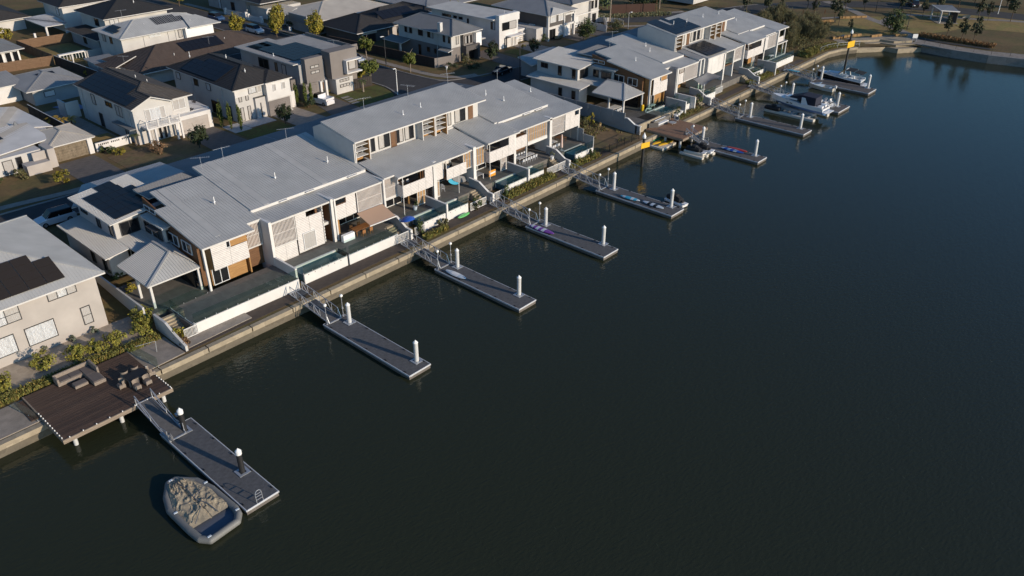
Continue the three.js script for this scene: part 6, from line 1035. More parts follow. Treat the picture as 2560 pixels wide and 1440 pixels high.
function board(l, kind, [x, y, z], ry, Lh, w, mats) { // board or kayak: pointed lens with bands across
  const t = local(kind, l, kind === 'kayak' ? 'kayak' : 'paddle board');
  const geo = (a, b, s) => { const pos = [], N = 10, R = 8, W = u => w / 2 * Math.pow(Math.max(0, 1 - u * u), .55), H = u => .13 * Math.pow(Math.max(0, 1 - u * u), .3); for (let i = 0; i < N; i++) for (let k = 0; k < R; k++) { const q = (u, kk) => { const th = kk / R * Math.PI * 2; return [Math.cos(th) * W(u) * s, .14 + Math.sin(th) * H(u) * s, u * Lh / 2]; }; const u0 = a + (b - a) * i / N, u1 = a + (b - a) * (i + 1) / N, A = q(u0, k), Bq = q(u0, k + 1), C = q(u1, k + 1), D = q(u1, k); pos.push(...A, ...Bq, ...C, ...A, ...C, ...D); } const g = new THREE.BufferGeometry(); g.setAttribute('position', new THREE.Float32BufferAttribute(pos, 3)); g.computeVertexNormals(); return g; };
  const n = mats.length; mats.forEach((m, i) => one(b => b.add(geo(-1 + 2 * i / n, -1 + 2 * (i + 1) / n, 1)), i ? 'band' : 'body', m, t));
  if (kind === 'kayak') one(b => b.add(new THREE.TorusGeometry(.24, .035, 6, 18).rotateX(Math.PI / 2).scale(1, 1, 1.9).translate(0, .27, 0)), 'cockpit_rim', M.black, t);
  return put(t, [x, y, z], ry);
}
board('purple patterned paddle board at the shore end of the fourth pontoon', 'paddle_board', [73.45, .52, -61.6], .03, 4.1, 1.0, [M.kPurple, M.kPale, M.kPurple, M.kPale, M.kPurple, M.kPale, M.kPurple, M.kPurple, M.kPurple]);
board('cyan and white banded board on the fifth pontoon, nearer the shore', 'paddle_board', [89.1, .52, -58.8], .1, 3.1, .85, [M.kCyan, M.kPale, M.kCyan, M.kCyan, M.kPale, M.kCyan, M.kPale]);
board('pale blue board with black bands at the outer end of the fifth pontoon', 'paddle_board', [89.4, .52, -55.2], -.04, 3.5, .9, [M.kPale, M.kPale, M.black, M.kPale, M.black, M.kPale, M.kPale]);
board('royal blue and white board on the sixth pontoon', 'paddle_board', [115.1, .52, -57.5], .05, 3.9, 1, [M.kPale, M.kBlue, M.kPale, M.kBlue, M.kPale, M.kBlue, M.kBlue]); board('red board lying behind the royal blue board', 'paddle_board', [115.95, .52, -57.2], .05, 3.6, .8, [M.kRed, M.kRed, M.kRed]);
board('pale paddle board lying on the third pontoon', 'paddle_board', [57.75, .52, -61.3], .03, 3.3, .85, [M.kPale, M.kWhite, M.kPale]); board('bright green board lying on the gravel below the pool wall', 'paddle_board', [68.35, 1.4, -70.6], Math.PI / 2 + .06, 2.2, .75, [M.kGreen2, M.kGreen2, M.kGreen2]); board('blue board lying on the far gangway', 'paddle_board', [160.3, 1.5, -69.4], .1, 2.6, .8, [M.kCyan, M.kCyan]);
{ const t = thing('floating_dock', 'grey cube floating dock carrying the green and yellow kayaks', 'floating dock', [111, 0, -68.4]); for (let i = 0; i < 8; i++) for (let j = 0; j < 8; j++) one(b => b.rbox(108.9 + i * .5, 109.38 + i * .5, -.1, .32, -70.4 + j * .5, -69.92 + j * .5, .06, 1), 'float_cube', M.gelTan, t); }
board('green kayak at the back of the floating dock', 'kayak', [111, .36, -69.6], Math.PI / 2 - .15, 3.7, .9, [M.kGreen, M.kGreen]); board('yellow kayak in the middle of the floating dock', 'kayak', [110.9, .36, -68.4], Math.PI / 2 - .06, 3.7, .85, [M.kYellow, M.kYellow]); board('yellow kayak at the water edge of the floating dock', 'kayak', [111.1, .36, -67.3], Math.PI / 2 - .12, 3.7, .85, [M.kYellow, M.kYellow]);
function jetski(l, p, ry, white) { const t = local('jet_ski', l, 'jet ski'); one(b => b.rbox(-.6, .6, -.1, .38, -1.7, 1.7, .18), 'hull', white ? M.kWhite : M.gelTan, t); one(b => b.rbox(-.5, .5, .32, .95, -1.5, 1.0, .25).rbox(-.42, .42, .8, 1.3, -.6, .3, .22).slab([[-.35, 1.2, .2], [.35, 1.2, .2], [.2, .7, 1.3], [-.2, .7, 1.3]], .3), 'cover', M.blackFab, t); one(b => b.rbox(-.4, .4, .36, .48, 1.2, 1.9, .05), 'stern_step', M.kWhite, t); return put(t, p, ry); }
jetski('black covered jet ski on a white hull right of the fifth pontoon', [93, .15, -53.8], -.15, true); jetski('black covered jet ski on the tan drive-on dock left of the sixth pontoon', [110.6, .4, -61.6], .12, false); jetski('second covered jet ski against the sixth pontoon', [112.3, .4, -61.2], .12, true);
{ const t = thing('drive_on_dock', 'tan drive-on float under the two covered jet skis', 'floating dock', [111.3, 0, -61.5]); one(b => b.rbox(109.6, 110.2, -.1, .35, -63.8, -59.6, .14).rbox(111, 111.6, -.1, .35, -63.6, -59.6, .14).rbox(112.5, 113.3, -.1, .35, -63.4, -59.4, .14).box(110.2, 112.5, .0, .25, -63.4, -60), 'float', M.gelTan, t); }
function beacon(l, x, z, top, ys, w) { const t = thing('channel_beacon', l, 'channel marker', [x, -1, z]); one(b => b.cyl([x, -1.5, z], [x, top, z], .22, .2, 14), 'pile', M.pileBlack, t); one(b => b.cone([x, top - .1, z], [x, top + .55, z], .3, 12).cyl([x, top - .35, z], [x, top - .1, z], .27, .3, 12), 'cap', M.bulb, t); one(b => b.bar([x - w * .72, ys, z + .32 - .2], [x + w * .72, ys, z + .32 + .2], .05, w * .72), 'sign_board', M.yellow, t); one(b => b.cyl([x, ys - .2, z], [x, ys - .2, z + .3], .05).cyl([x, ys + .2, z], [x, ys + .2, z + .3], .05), 'bracket', M.black, t); return t; }
beacon('black channel pile with yellow board in front of the vacant lot', 101.2, -65.1, 4.9, 3.5, 1.15); beacon('tall black channel pile with yellow board at the head of the canal', 174.6, -64.6, 7.6, 5.1, 1.75);
{ const c = local('stacked_chair', 'white plastic chair', 'chair', 'white chairs crowded on the short wide pontoon'); one(b => b.box(-.22, .22, .4, .45, -.22, .22).box(-.22, .22, .45, .85, -.24, -.2), 'seat', M.kWhite, c); one(b => { for (const [x, z] of [[-.2, -.2], [.2, -.2], [-.2, .2], [.2, .2]]) b.bar([x, 0, z], [x, .42, z], .035); }, 'legs', M.alu, c); const P = placer(c); for (let i = 0; i < 14; i++) P([145.6 + (i % 5) * .75 + rr(-.1, .1), .52, -57.4 + Math.floor(i / 5) * 1.2 + rr(-.2, .2)], rr(-3, 3), 'white plastic chair among those crowded on the short wide pontoon'); }
const ORD = ['first', 'second', 'third', 'fourth', 'fifth', 'sixth', 'seventh', 'eighth'];
// ---------- vehicles ----------
function car(l, cat, paint, [x, y, z], ry, kind = 'suv') { // nose toward +x
  const t = local(kind === 'ute' ? 'parked_ute' : 'parked_car', l, cat); const K = kind, L2 = K === 'sedan' ? 2.25 : K === 'ute' ? 2.55 : 2.3, hb = K === 'sedan' ? .82 : .98, hr = K === 'sedan' ? 1.42 : K === 'ute' ? 1.75 : 1.68;
  const ext = (p, w, bev) => { const s = new THREE.Shape(p.map(q => new THREE.Vector2(...q))); return new THREE.ExtrudeGeometry(s, { depth: w - 2 * bev, bevelEnabled: true, bevelThickness: bev, bevelSize: bev * .7, bevelSegments: 3 }).translate(0, 0, -w / 2 + bev); };
  one(b => b.add(ext([[-L2, .32], [L2 - .08, .3], [L2, .55], [L2 - .12, .78], [L2 - 1.1, hb], [-L2 + .15, hb + .03], [-L2, .8]], 1.82, .1)), 'body', paint, t);
  const cab = K === 'ute' ? [[-.35, hb], [1.25, hb], [.55, hr], [-.25, hr]] : K === 'sedan' ? [[-1.75, hb], [1.15, hb], [.4, hr], [-.95, hr]] : [[-2.15, hb], [1.2, hb], [.45, hr], [-1.85, hr]];
  one(b => b.add(ext(cab, 1.56, .12)), 'windows', M.glass, t); const i = cab; one(b => { b.rbox(i[3][0] - .02, i[2][0] + .08, hr - .04, hr + .045, -.68, .68, .04); for (const s of [-1, 1]) { b.bar([i[1][0], hb, s * .76], [i[2][0] + .03, hr, s * .66], .07, .07).bar([i[0][0] + .05, hb, s * .76], [i[3][0] + .04, hr, s * .66], .1, .1); if (K !== 'ute') b.bar([-.35, hb, s * .79], [-.35, hr, s * .68], .08, .06); } }, 'roof', paint, t);
  if (K === 'ute') one(b => b.box(-2.5, -.5, 1.0, 1.06, -.95, .95).box(-2.5, -2.45, 1.0, 1.35, -.95, .95).box(-2.5, -.5, 1.0, 1.32, -.98, -.93).box(-2.5, -.5, 1.0, 1.32, .93, .98).box(-.55, -.48, 1, 1.75, -.9, .9), 'tray', M.kWhite, t);
  for (const wx of [-L2 + .85, L2 - .85]) for (const s of [-1, 1]) { const w = one(b => b.cyl([wx, .34, s * .72], [wx, .34, s * .93], .34, .34, 18), 'wheel', M.tyre, t); one(b => b.cyl([wx, .34, s * .93], [wx, .34, s * .945], .21, .21, 12), 'rim', M.rim, w); }
  for (const s of [-1, 1]) { one(b => b.rbox(L2 - .18, L2 - .02, .62, .76, s * .68 - .17, s * .68 + .17, .03), 'headlight', M.lamp, t); one(b => b.rbox(-L2 - .03, -L2 + .06, .78, .95, s * .72 - .12, s * .72 + .12, .03), 'tail_light', M.tail, t); one(b => b.rbox(.85, 1.05, hb + .02, hb + .16, s * .98 - .1, s * .98 + .1, .03), 'mirror', paint, t); }
  return put(t, [x, y, z], ry);
}
car('white hatchback parked behind the near terrace end', 'car', M.carWhite, [31, gy(31, -105.4) + .06, -105.4], Math.PI - .06);
car('white tray ute in the driveway of the grey modern house', 'ute', M.carWhite, [82.4, 2.5, -120.2], Math.PI / 2 + .12, 'ute');
car('dark blue four wheel drive parked at the top of the side street', 'car', M.carBlue, [104.4, 2.53, -191.5], -Math.PI / 2 + .05);
car('white four wheel drive between the street trees on the side street', 'car', M.carWhite, [103.6, 2.53, -173.6], -Math.PI / 2 + .05);
car('pale blue silver sedan half hidden by the grey modern house', 'car', M.carSilver, [103.6, 2.53, -137.2], -Math.PI / 2, 'sedan');
car('black sedan parked in the shade behind the near terrace', 'car', M.carDark, [117.4, 2.5, -109.2], .14, 'sedan');
car('dark car parked by the park road at the top right', 'car', M.carDark, [237.6, 1.9, -73.5], .6, 'suv');
// ---------- street furniture ----------
function streetLamp(l, x, z, h, arm, m = M.alu, y) { const g0 = y ?? gy(x, z); const t = thing('street_lamp', l, 'street lamp', [x, g0, z]); one(b => b.cyl([x, g0, z], [x, g0 + h, z], .09, .055, 8), 'pole', m, t); one(b => { b.bar([x, g0 + h, z], [x + arm[0], g0 + h + .15, z + arm[1]], .06).rbox(x + arm[0] - .3, x + arm[0] + .3, g0 + h + .1, g0 + h + .22, z + arm[1] - .14, z + arm[1] + .14, .04); }, 'lamp_head', M.whiteClean, t); }
streetLamp('dark street lamp pole in front of the long dark timber fence', 105.4, -129.7, 5.9, [-.9, .3], M.frameDark);
streetLamp('slim white street light at the corner of the bright green lawn', 94.6, -113.8, 4.7, [-.5, .1], M.whiteClean);
streetLamp('dark pole rising behind the far right corner of the near terrace roof', 115.8, -103.2, 8, [-.6, -.2], M.frameDark);
streetLamp('pale forked post beside the top road above the far terrace', 164.2, -112.6, 3.6, [.5, .3], M.alu);
streetLamp('brown light pole in front of the brown wall at the top', 183, -117.4, 7, [.6, .4], M.plyDark);
streetLamp('dark light pole beside the park path near the round tree', 209.6, -64.9, 5.4, [.3, .3], M.frameDark);
streetLamp('dark light pole in the park left of the shelter', 224.4, -78.1, 5, [.3, .3], M.frameDark); streetLamp('slanting white light pole by the road at the top right', 242.3, -54.1, 4.4, [.6, -.4], M.whiteClean);
{ const t = thing('street_sign', 'small white street sign on a post at the verge of the corner house', 'sign', [109.1, 2.5, -116.1]); one(b => b.cyl([109.1, 2.5, -116.1], [109.1, 4.3, -116.1], .05), 'post', M.alu, t); one(b => b.cone([109.1, 4.3, -116.1], [109.1, 3.5, -116.1], .3, 6), 'guard', M.whiteClean, t); }
{ const t = thing('park_sign', 'white angled information sign beside the stepped landing', 'sign', [198.9, 1.85, -59.6]); one(b => b.bar([198.6, 3.2, -59.9], [199.4, 3.2, -59.1], .06, .9), 'panel', M.whiteClean, t); one(b => b.cyl([198.7, 1.8, -59.8], [198.7, 3, -59.8], .05).cyl([199.3, 1.8, -59.2], [199.3, 3, -59.2], .05), 'post', M.alu, t); }
{ const t = thing('wheelie_bin', 'white topped bin on the verge of the side street', 'bin', [109.8, 2.5, -168.9]); one(b => b.rbox(109.5, 110.1, 2.55, 3.5, -169.2, -168.6, .06), 'body', M.whiteClean, t); one(b => b.rbox(109.46, 110.14, 3.5, 3.58, -169.25, -168.55, .03), 'lid', M.greyFab, t); }
{ const t = thing('park_shelter', 'white framed picnic shelter with dark skillion roof in the park', 'shelter', [224, 1.85, -61.5]); one(b => b.slab([[221.6, 4.9, -61.7], [224.2, 4.7, -58.4], [228.6, 5.1, -61.6], [225.4, 5.2, -65.2]], .16), 'roof', M.roofMid, t); one(b => b.bar([221.5, 4.85, -61.8], [224.3, 4.65, -58.3], .16, .22).bar([221.5, 4.85, -61.8], [225.4, 5.1, -65.3], .16, .2), 'frame', M.white, t); for (const [x, z] of [[221.7, -61.6], [225.2, -64.8], [228.2, -61.7]]) one(b => b.box(x - .14, x + .14, 1.8, 4.8, z - .14, z + .14), 'post', M.white, t); one(b => b.bar([224.4, 3, -58.6], [228, 3, -61.4], .12, 2.6), 'screen_wall', M.wallDark, t); one(b => b.prism([[221.2, -61.8], [224.2, -58], [229, -61.6], [225.4, -65.6]], 1.8, 1.93), 'slab', M.path, t); }
for (const [l, x, z, a] of [['timber park bench right of the shelter', 232.7, -58.8, .5], ['timber park bench by the road above the park path', 238, -72.6, .6]]) { const t = thing('park_bench', l, 'bench', [x, 1.85, z]); const c = Math.cos(a) * 1.2, s = Math.sin(a) * 1.2; one(b => b.bar([x - c, 2.3, z - s], [x + c, 2.3, z + s], .6, .1), 'seat', M.cap, t); one(b => b.bar([x - c, 2.05, z - s], [x + c, 2.05, z + s], .2, .42), 'plinth', M.concrete, t); }
{ const t = thing('picnic_table', 'dark table and seats on the plaza behind the tall channel pile', 'bench', [191.5, 1.85, -72.6]); one(b => b.box(190.2, 192.2, 2.5, 2.58, -73, -72.4).box(190.4, 191, 2.2, 2.28, -73.8, -73.3), 'top', M.frameDark, t); one(b => { for (const x of [190.4, 192]) b.box(x - .05, x + .05, 1.8, 2.5, -72.8, -72.6); }, 'leg', M.frameDark, t); }
{ const t = thing('handrail', 'galvanised handrail along the curved canal edge beside the thicket', 'railing', [184, 1.3, -70.5]); const P = [[178.5, -72], [181.6, -71.9], [184.8, -70.9], [187.4, -69.3], [189.4, -67.9]]; const b = new B(); for (let i = 0; i < 4; i++) { b.bar([P[i][0], 2.4, P[i][1]], [P[i + 1][0], 2.4, P[i + 1][1]], .05).bar([P[i][0], 1.9, P[i][1]], [P[i + 1][0], 1.9, P[i + 1][1]], .035); } b.mesh('rail', M.alu, t); for (const p of P) one(q => q.cyl([p[0], 1.2, p[1]], [p[0], 2.42, p[1]], .05), 'post', M.alu, t); }
{ const t = thing('handrail', 'slim post and wire railing along the park walkway', 'railing', [199.5, 1.9, -50]); const P = [[199.6, -57.4], [199.1, -54], [198.8, -50.6], [199, -47], [199.4, -43.6], [200.4, -40.2], [201.4, -36.4], [202, -32]]; for (const p of P) one(q => q.cyl([p[0], 1.85, p[1]], [p[0], 3, p[1]], .035), 'post', M.frameDark, t); const b = new B(); for (let i = 0; i < P.length - 1; i++) b.bar([P[i][0], 2.95, P[i][1]], [P[i + 1][0], 2.95, P[i + 1][1]], .02).bar([P[i][0], 2.5, P[i][1]], [P[i + 1][0], 2.5, P[i + 1][1]], .012); b.mesh('wire', M.frameDark, t); }
{ const p = local('bollard', 'dark timber bollard in the row beside the top road', 'bollard', 'timber bollards in a row beside the top road'); one(b => b.box(-.12, .12, 0, 1, -.12, .12), 'post', M.plyDark, p); const P = placer(p); for (let i = 0; i < 8; i++) P([203 + i * 2.2, gy(203 + i * 2.2, -93 + i * 1.7) - .05, -96.5 + i * 1.9], .5, ORD[i] + ' timber bollard from the left in the row beside the top road'); }
// ---------- awning, sunshade, sail, patio furniture ----------
{ const t = thing('awning', 'large beige retractable awning over the terrace of the near row', 'awning', [56.6, 4.6, -74]); one(b => b.slab([[54.9, 5.0, -75.3], [58.8, 5.0, -75.2], [58.5, 4.35, -72.4], [54.7, 4.35, -72.6]], .05), 'canvas', M.tanFab, t); one(b => b.bar([54.6, 4.3, -72.55], [58.6, 4.3, -72.35], .1, .12), 'front_bar', M.white, t); one(b => b.bar([55, 4.9, -75.2], [54.8, 4.3, -72.6], .05).bar([58.7, 4.9, -75.2], [58.4, 4.3, -72.4], .05), 'arm', M.alu, t); }
{ const t = thing('shade_sail', 'grey shade sail stretched over the far pool', 'shade sail', [132.6, 4.6, -74]); const pos = [], C = [[131.4, 5.0, -75.3], [130.2, 4.5, -72.2], [136.4, 5.0, -72.3], [136, 5.3, -75.3]], N = 10, q = (u, v) => { const s = Math.sin(u * Math.PI) * Math.sin(v * Math.PI); const p = [0, 1, 2].map(k => (C[0][k] * (1 - v) + C[1][k] * v) * (1 - u) + (C[3][k] * (1 - v) + C[2][k] * v) * u); p[1] -= .35 * s; p[2] -= .5 * Math.sin(u * Math.PI) * (v - .5) * 2; return p; }; for (let i = 0; i < N; i++) for (let j = 0; j < N; j++) { const a = q(i / N, j / N), c = q((i + 1) / N, j / N), d = q((i + 1) / N, (j + 1) / N), e = q(i / N, (j + 1) / N); pos.push(...a, ...e, ...d, ...a, ...d, ...c); } const g = new THREE.BufferGeometry(); g.setAttribute('position', new THREE.Float32BufferAttribute(pos, 3)); g.computeVertexNormals(); one(b => b.add(g), 'sail', M.greyFab, t); for (const [x, z] of [[130.2, -72.2], [136.4, -72.2]]) one(b => b.cyl([x, 2.4, z], [x, 5, z], .06), 'mast', M.white, t); }
{ const t = thing('sunshade', 'blue sunshade tilted at the foot of the stairs', 'umbrella', [60, 2.5, -72.2]); one(b => b.add(new THREE.SphereGeometry(1.1, 14, 6, 0, Math.PI * 2, 0, Math.PI / 3).scale(1, .9, 1).translate(0, -.55, 0).rotateX(-.25).translate(60.2, 3.3, -72.2)), 'canopy', M.kBlue, t); one(b => b.cyl([60.2, 2.4, -72.2], [60.2, 3.6, -72.2], .03), 'pole', M.alu, t); }
{ const t = thing('closed_umbrella', 'closed pale pink umbrella standing by the corner pool', 'umbrella', [93.1, 2.5, -74.4]); one(b => b.cyl([93.1, 3, -74.4], [93.1, 5, -74.4], .18, .1, 10), 'canopy', std([.62, .46, .40], { roughness: .9 }), t); one(b => b.cyl([93.1, 2.48, -74.4], [93.1, 3, -74.4], .04).cyl([93.1, 2.48, -74.4], [93.1, 2.56, -74.4], .3), 'base', M.alu, t); }
function table(l, x0, x1, z0, z1, y, mat, legMat = mat, h = .74) { const t = thing('outdoor_table', l, 'table', [(x0 + x1) / 2, y, (z0 + z1) / 2]); one(b => b.box(x0, x1, y + h - .05, y + h, z0, z1), 'tabletop', mat, t); for (const x of [x0 + .1, x1 - .1]) for (const z of [z0 + .08, z1 - .08]) one(b => b.box(x - .04, x + .04, y, y + h - .05, z - .04, z + .04), 'leg', legMat, t); return t; }
table('orange timber dining table beside the beige awning', 53.9, 56.3, -75.6, -74.4, 2.5, M.teak); table('dark low table on the first balcony of the near terrace', 62.8, 65.2, -76.4, -75.6, 5.1, M.plyDark); table('long pale outdoor table with a row of metal chairs', 84.6, 88, -76.3, -75.4, 2.5, M.trim, M.alu); table('small pale bar table left of the corner pool', 92, 93.8, -76.8, -75.8, 2.5, M.trim, M.alu, .95); table('grey table on the patio left of the orange towel', 75.9, 77.4, -77, -75.6, 2.5, M.wallGrey, M.whiteClean); table('dark round looking woven table at the corner pool patio', 95.2, 96.6, -77.6, -76.3, 2.5, M.plyDark); table('table with white cloth under the far verandah', 112.2, 114.6, -80.2, -78.8, 2.5, M.trim, M.alu); table('white table on the last far patio', 161.6, 163, -76, -75.2, 2.5, M.kWhite, M.alu);
{
  const c = local('timber_chair', 'orange timber chair', 'chair', 'timber chairs at the orange table'); one(b => b.box(-.23, .23, .42, .47, -.22, .22).box(-.23, .23, .47, .9, -.22, -.18), 'seat', M.teak, c); for (const [x, z] of [[-.2, -.19], [.2, -.19], [-.2, .19], [.2, .19]]) one(b => b.box(x - .02, x + .02, 0, .42, z - .02, z + .02), 'leg', M.teak, c);
  const P = placer(c); [[54.6, -74, Math.PI, 'left timber chair on the water side of the orange table'], [55.7, -74, Math.PI, 'right timber chair on the water side of the orange table'], [54.4, -75.9, 0, 'left timber chair against the glass doors at the orange table'], [55.6, -75.9, 0, 'right timber chair against the glass doors at the orange table']].forEach(([x, z, a, l]) => P([x, 2.49, z], a, l));
  const m = local('metal_chair', 'pale metal chair', 'chair', 'pale metal chairs at the patio tables'); one(b => b.rbox(-.2, .2, .43, .47, -.2, .2, .02).rbox(-.2, .2, .47, .84, -.22, -.18, .02), 'seat', M.pontoonRim, m); for (const [x, z] of [[-.18, -.18], [.18, -.18], [-.2, .2], [.2, .2]]) one(b => b.bar([x * 1.15, 0, z * 1.15], [x, .44, z], .03), 'leg', M.pontoonRim, m);
  const Q = placer(m); for (let i = 0; i < 6; i++) Q([84.9 + i * .56, 2.49, -75], Math.PI, ORD[i] + ' pale metal chair from the left on the water side of the long table'); for (let i = 0; i < 5; i++) Q([85 + i * .6, 2.49, -76.7], 0, ORD[i] + ' pale metal chair from the left on the house side of the long table'); for (let i = 0; i < 4; i++) Q([92.1 + i * .45, 2.49, -75.4], Math.PI, ORD[i] + ' pale metal stool from the left beside the small bar table'); for (let i = 0; i < 5; i++) Q([112.2 + i * .55, 2.51, -78.4], Math.PI, ORD[i] + ' metal chair from the left at the table under the far verandah'); for (const [x, z, a] of [[70.4, -76.6, 1], [70.9, -77.2, 2]]) Q([x, 2.49, z], a, (a < 2 ? 'front' : 'rear') + ' white chair on the patio below the balcony with the black seat');
  for (let i = 0; i < 3; i++) Q([63.1 + i * .8, 5.1, -76.9], 0, ORD[i] + ' pale chair from the left behind the table on the first near balcony'); Q([143.8, 5.06, -76.6], .6, 'cream chair behind the far glass balcony rail');
}
{ const t = thing('lounge_chair', 'black seat with grey cushions on the second near balcony', 'chair', [71.6, 5.1, -76]); one(b => b.rbox(71, 72.4, 5.1, 5.5, -76.8, -75.8, .08).rbox(71, 72.4, 5.5, 6, -77, -76.7, .08), 'seat', M.blackFab, t); one(b => b.rbox(71.1, 71.7, 5.5, 5.9, -76.7, -76.4, .08), 'cushion', M.kPale, t); }
{ const t = thing('lounge_chair', 'dark armchair on the balcony left of the striped screen', 'chair', [79, 5.1, -76]); one(b => b.rbox(78.4, 79.4, 5.1, 5.5, -76.6, -75.7, .08).rbox(78.4, 79.4, 5.5, 6, -76.8, -76.5, .08), 'seat', M.rattan, t); }
{ const t = thing('towel', 'orange and white beach towel hung on the glass balustrade', 'towel', [78.4, 2.6, -75]); one(b => b.bar([77.9, 3.1, -75.1], [79.1, 3.1, -75], .04, .9), 'cloth', M.orange, t); one(b => b.bar([77.95, 3.1, -75.07], [79.05, 3.2, -74.97], .046, .22), 'stripe', M.kWhite, t); }
{ const t = thing('storage_box', 'white low storage bench by the orange table', 'bench', [52.7, 2.5, -74.4]); one(b => b.rbox(51.8, 53.5, 2.5, 3.4, -74.7, -74.2, .03), 'body', M.whiteClean, t); }
{ const t = thing('sun_lounger', 'white sun lounger beside the corner pool of the far terrace', 'sun lounger', [117.6, 2.5, -75.4]); one(b => b.tube([[116.9, 2.5, -75.4], [117.2, 2.95, -75.4], [117.9, 2.75, -75.4], [118.6, 2.6, -75.4]], .12, 20, 6), 'frame', M.kWhite, t); const u = thing('white_bench', 'white low table against the orange ply wall of the far terrace', 'table', [119.6, 2.5, -76]); one(b => b.box(119, 120.4, 2.8, 2.9, -76.3, -75.7).box(119.1, 119.2, 2.5, 2.8, -76.2, -75.8).box(120.2, 120.3, 2.5, 2.8, -76.2, -75.8), 'top', M.kWhite, u); const f = thing('pool_float', 'yellow inflatable float beside the far verandah post', 'float', [117, 2.5, -76]); one(b => b.rbox(116.5, 117.1, 2.5, 3.6, -76.2, -75.8, .15), 'body', M.yellow, f); }
{ const t = thing('surf_rack', 'grey and teal boards leaning under the second near balcony', 'paddle board', [73.4, 2.5, -76.4]); for (const [x, m, k] of [[72.6, M.kCyan, .9], [73.6, M.greyFab, 1.1]]) one(b => b.add(new THREE.SphereGeometry(1, 16, 8).scale(1.4 * k, .5, .07).rotateX(-.4).rotateZ(-.35).translate(x, 3.3, -76.6)), 'board', m, t); }
function pot(l, x, y, z, r, h, mat, leaf = L.mid) { const t = thing('potted_plant', l, 'potted plant', [x, y, z]); one(b => b.cyl([x, y, z], [x, y + h, z], r * .75, r, 14), 'pot', mat, t); foliage('foliage', leaf, t, cloud(120, { c: [x, y + h + .55, z], r: [.5, .6, .5], size: .17 })); }
// ---------- plants ----------
function cloud(n, { c = [0, 0, 0], r = [1, 1, 1], size = .25, clumps = 0, hollow = .35, droop = 0, long = 1.5, vary = .45, up = 0 } = {}) { // leaf-sized bent quads through a crown's volume
  const pos = [], nor = [], col = [], K = []; const cl = clumps || Math.max(5, n / 40 | 0);
  for (let i = 0; i < cl; i++) { let x, y, z, d; do { x = rr(-1, 1); y = rr(-1, 1); z = rr(-1, 1); d = x * x + y * y + z * z; } while (d > 1 || d < hollow * hollow); K.push([x * .84, y * .84, z * .84, rr(.17, .36), rr(.75, 1.2)]); }
  const v = V(), a = V(), b = V(), o = V();
  for (let i = 0; i < n; i++) {
    const k = K[i % cl]; o.set(rr(-1, 1), rr(-1, 1), rr(-1, 1)).normalize().multiplyScalar(k[3] * Math.cbrt(rr(.15, 1)));
    const p = V(c[0] + (k[0] + o.x) * r[0], c[1] + (k[1] + o.y) * r[1], c[2] + (k[2] + o.z) * r[2]); v.set(k[0] * .5 + o.x * 2 + rr(-.6, .6), k[1] * .5 + o.y * 2 + rr(-.3, .9), k[2] * .5 + o.z * 2 + rr(-.6, .6)).normalize();
    a.set(rr(-1, 1), rr(-1, 1) - droop * 3 + up * 3, rr(-1, 1)); a.addScaledVector(v, -a.dot(v) * (droop || up ? .2 : 1)).normalize(); b.crossVectors(v, a).normalize();
    const s = size * rr(.6, 1.3), w = s / long, q0 = p.clone().addScaledVector(a, -s / 2), q1 = p.clone().addScaledVector(b, w / 2).addScaledVector(v, s * .08), q2 = p.clone().addScaledVector(a, s / 2), q3 = p.clone().addScaledVector(b, -w / 2).addScaledVector(v, s * .08);
    for (const q of [q0, q1, q2, q0, q2, q3]) pos.push(q.x, q.y, q.z); const t = k[4] * rr(1 - vary, 1 + vary), h = rr(-.12, .12); for (let m = 0; m < 6; m++) { nor.push(v.x, v.y, v.z); col.push(t * (1 + h), t, t * (1 - h * .5)); }
  }
  const g = new THREE.BufferGeometry(); g.setAttribute('position', new THREE.Float32BufferAttribute(pos, 3)); g.setAttribute('normal', new THREE.Float32BufferAttribute(nor, 3)); g.setAttribute('color', new THREE.Float32BufferAttribute(col, 3)); g.computeVertexNormals(); return g;
}
function foliage(name, mat, parent, geo, kind) { const m = new THREE.Mesh(geo, mat); m.name = parent ? name : numbered(name); m.castShadow = m.receiveShadow = true; if (parent) { const b = baseOf.get(parent); if (b) m.geometry.translate(-b.x, -b.y, -b.z); parent.add(m); } else scene.add(m); if (kind) m.userData.kind = kind; return m; }
const blades = (n, area, h, w = .05, spread = .35) => { // upright grass-like blades; area() gives [x,y,z]
  const pos = [], col = []; for (let i = 0; i < n; i++) { const [x, y, z] = area(), a = rr(0, 6.3), H = h * rr(.5, 1.2), dx = Math.cos(a), dz = Math.sin(a), l = spread * H * rr(.3, 1.6); const px = -dz * w, pz = dx * w; pos.push(x - px, y, z - pz, x + px, y, z + pz, x + dx * l * .4 + px * .7, y + H * .7, z + dz * l * .4 + pz * .7, x - px, y, z - pz, x + dx * l * .4 + px * .7, y + H * .7, z + dz * l * .4 + pz * .7, x + dx * l, y + H * rr(.8, 1), z + dz * l); const t = rr(.55, 1.5), k = rnd() < .2 ? 1.4 : 1; for (let m = 0; m < 6; m++) col.push(t * k, t, t * .8); }
  const g = new THREE.BufferGeometry(); g.setAttribute('position', new THREE.Float32BufferAttribute(pos, 3)); g.setAttribute('color', new THREE.Float32BufferAttribute(col, 3)); g.computeVertexNormals(); return g;
};
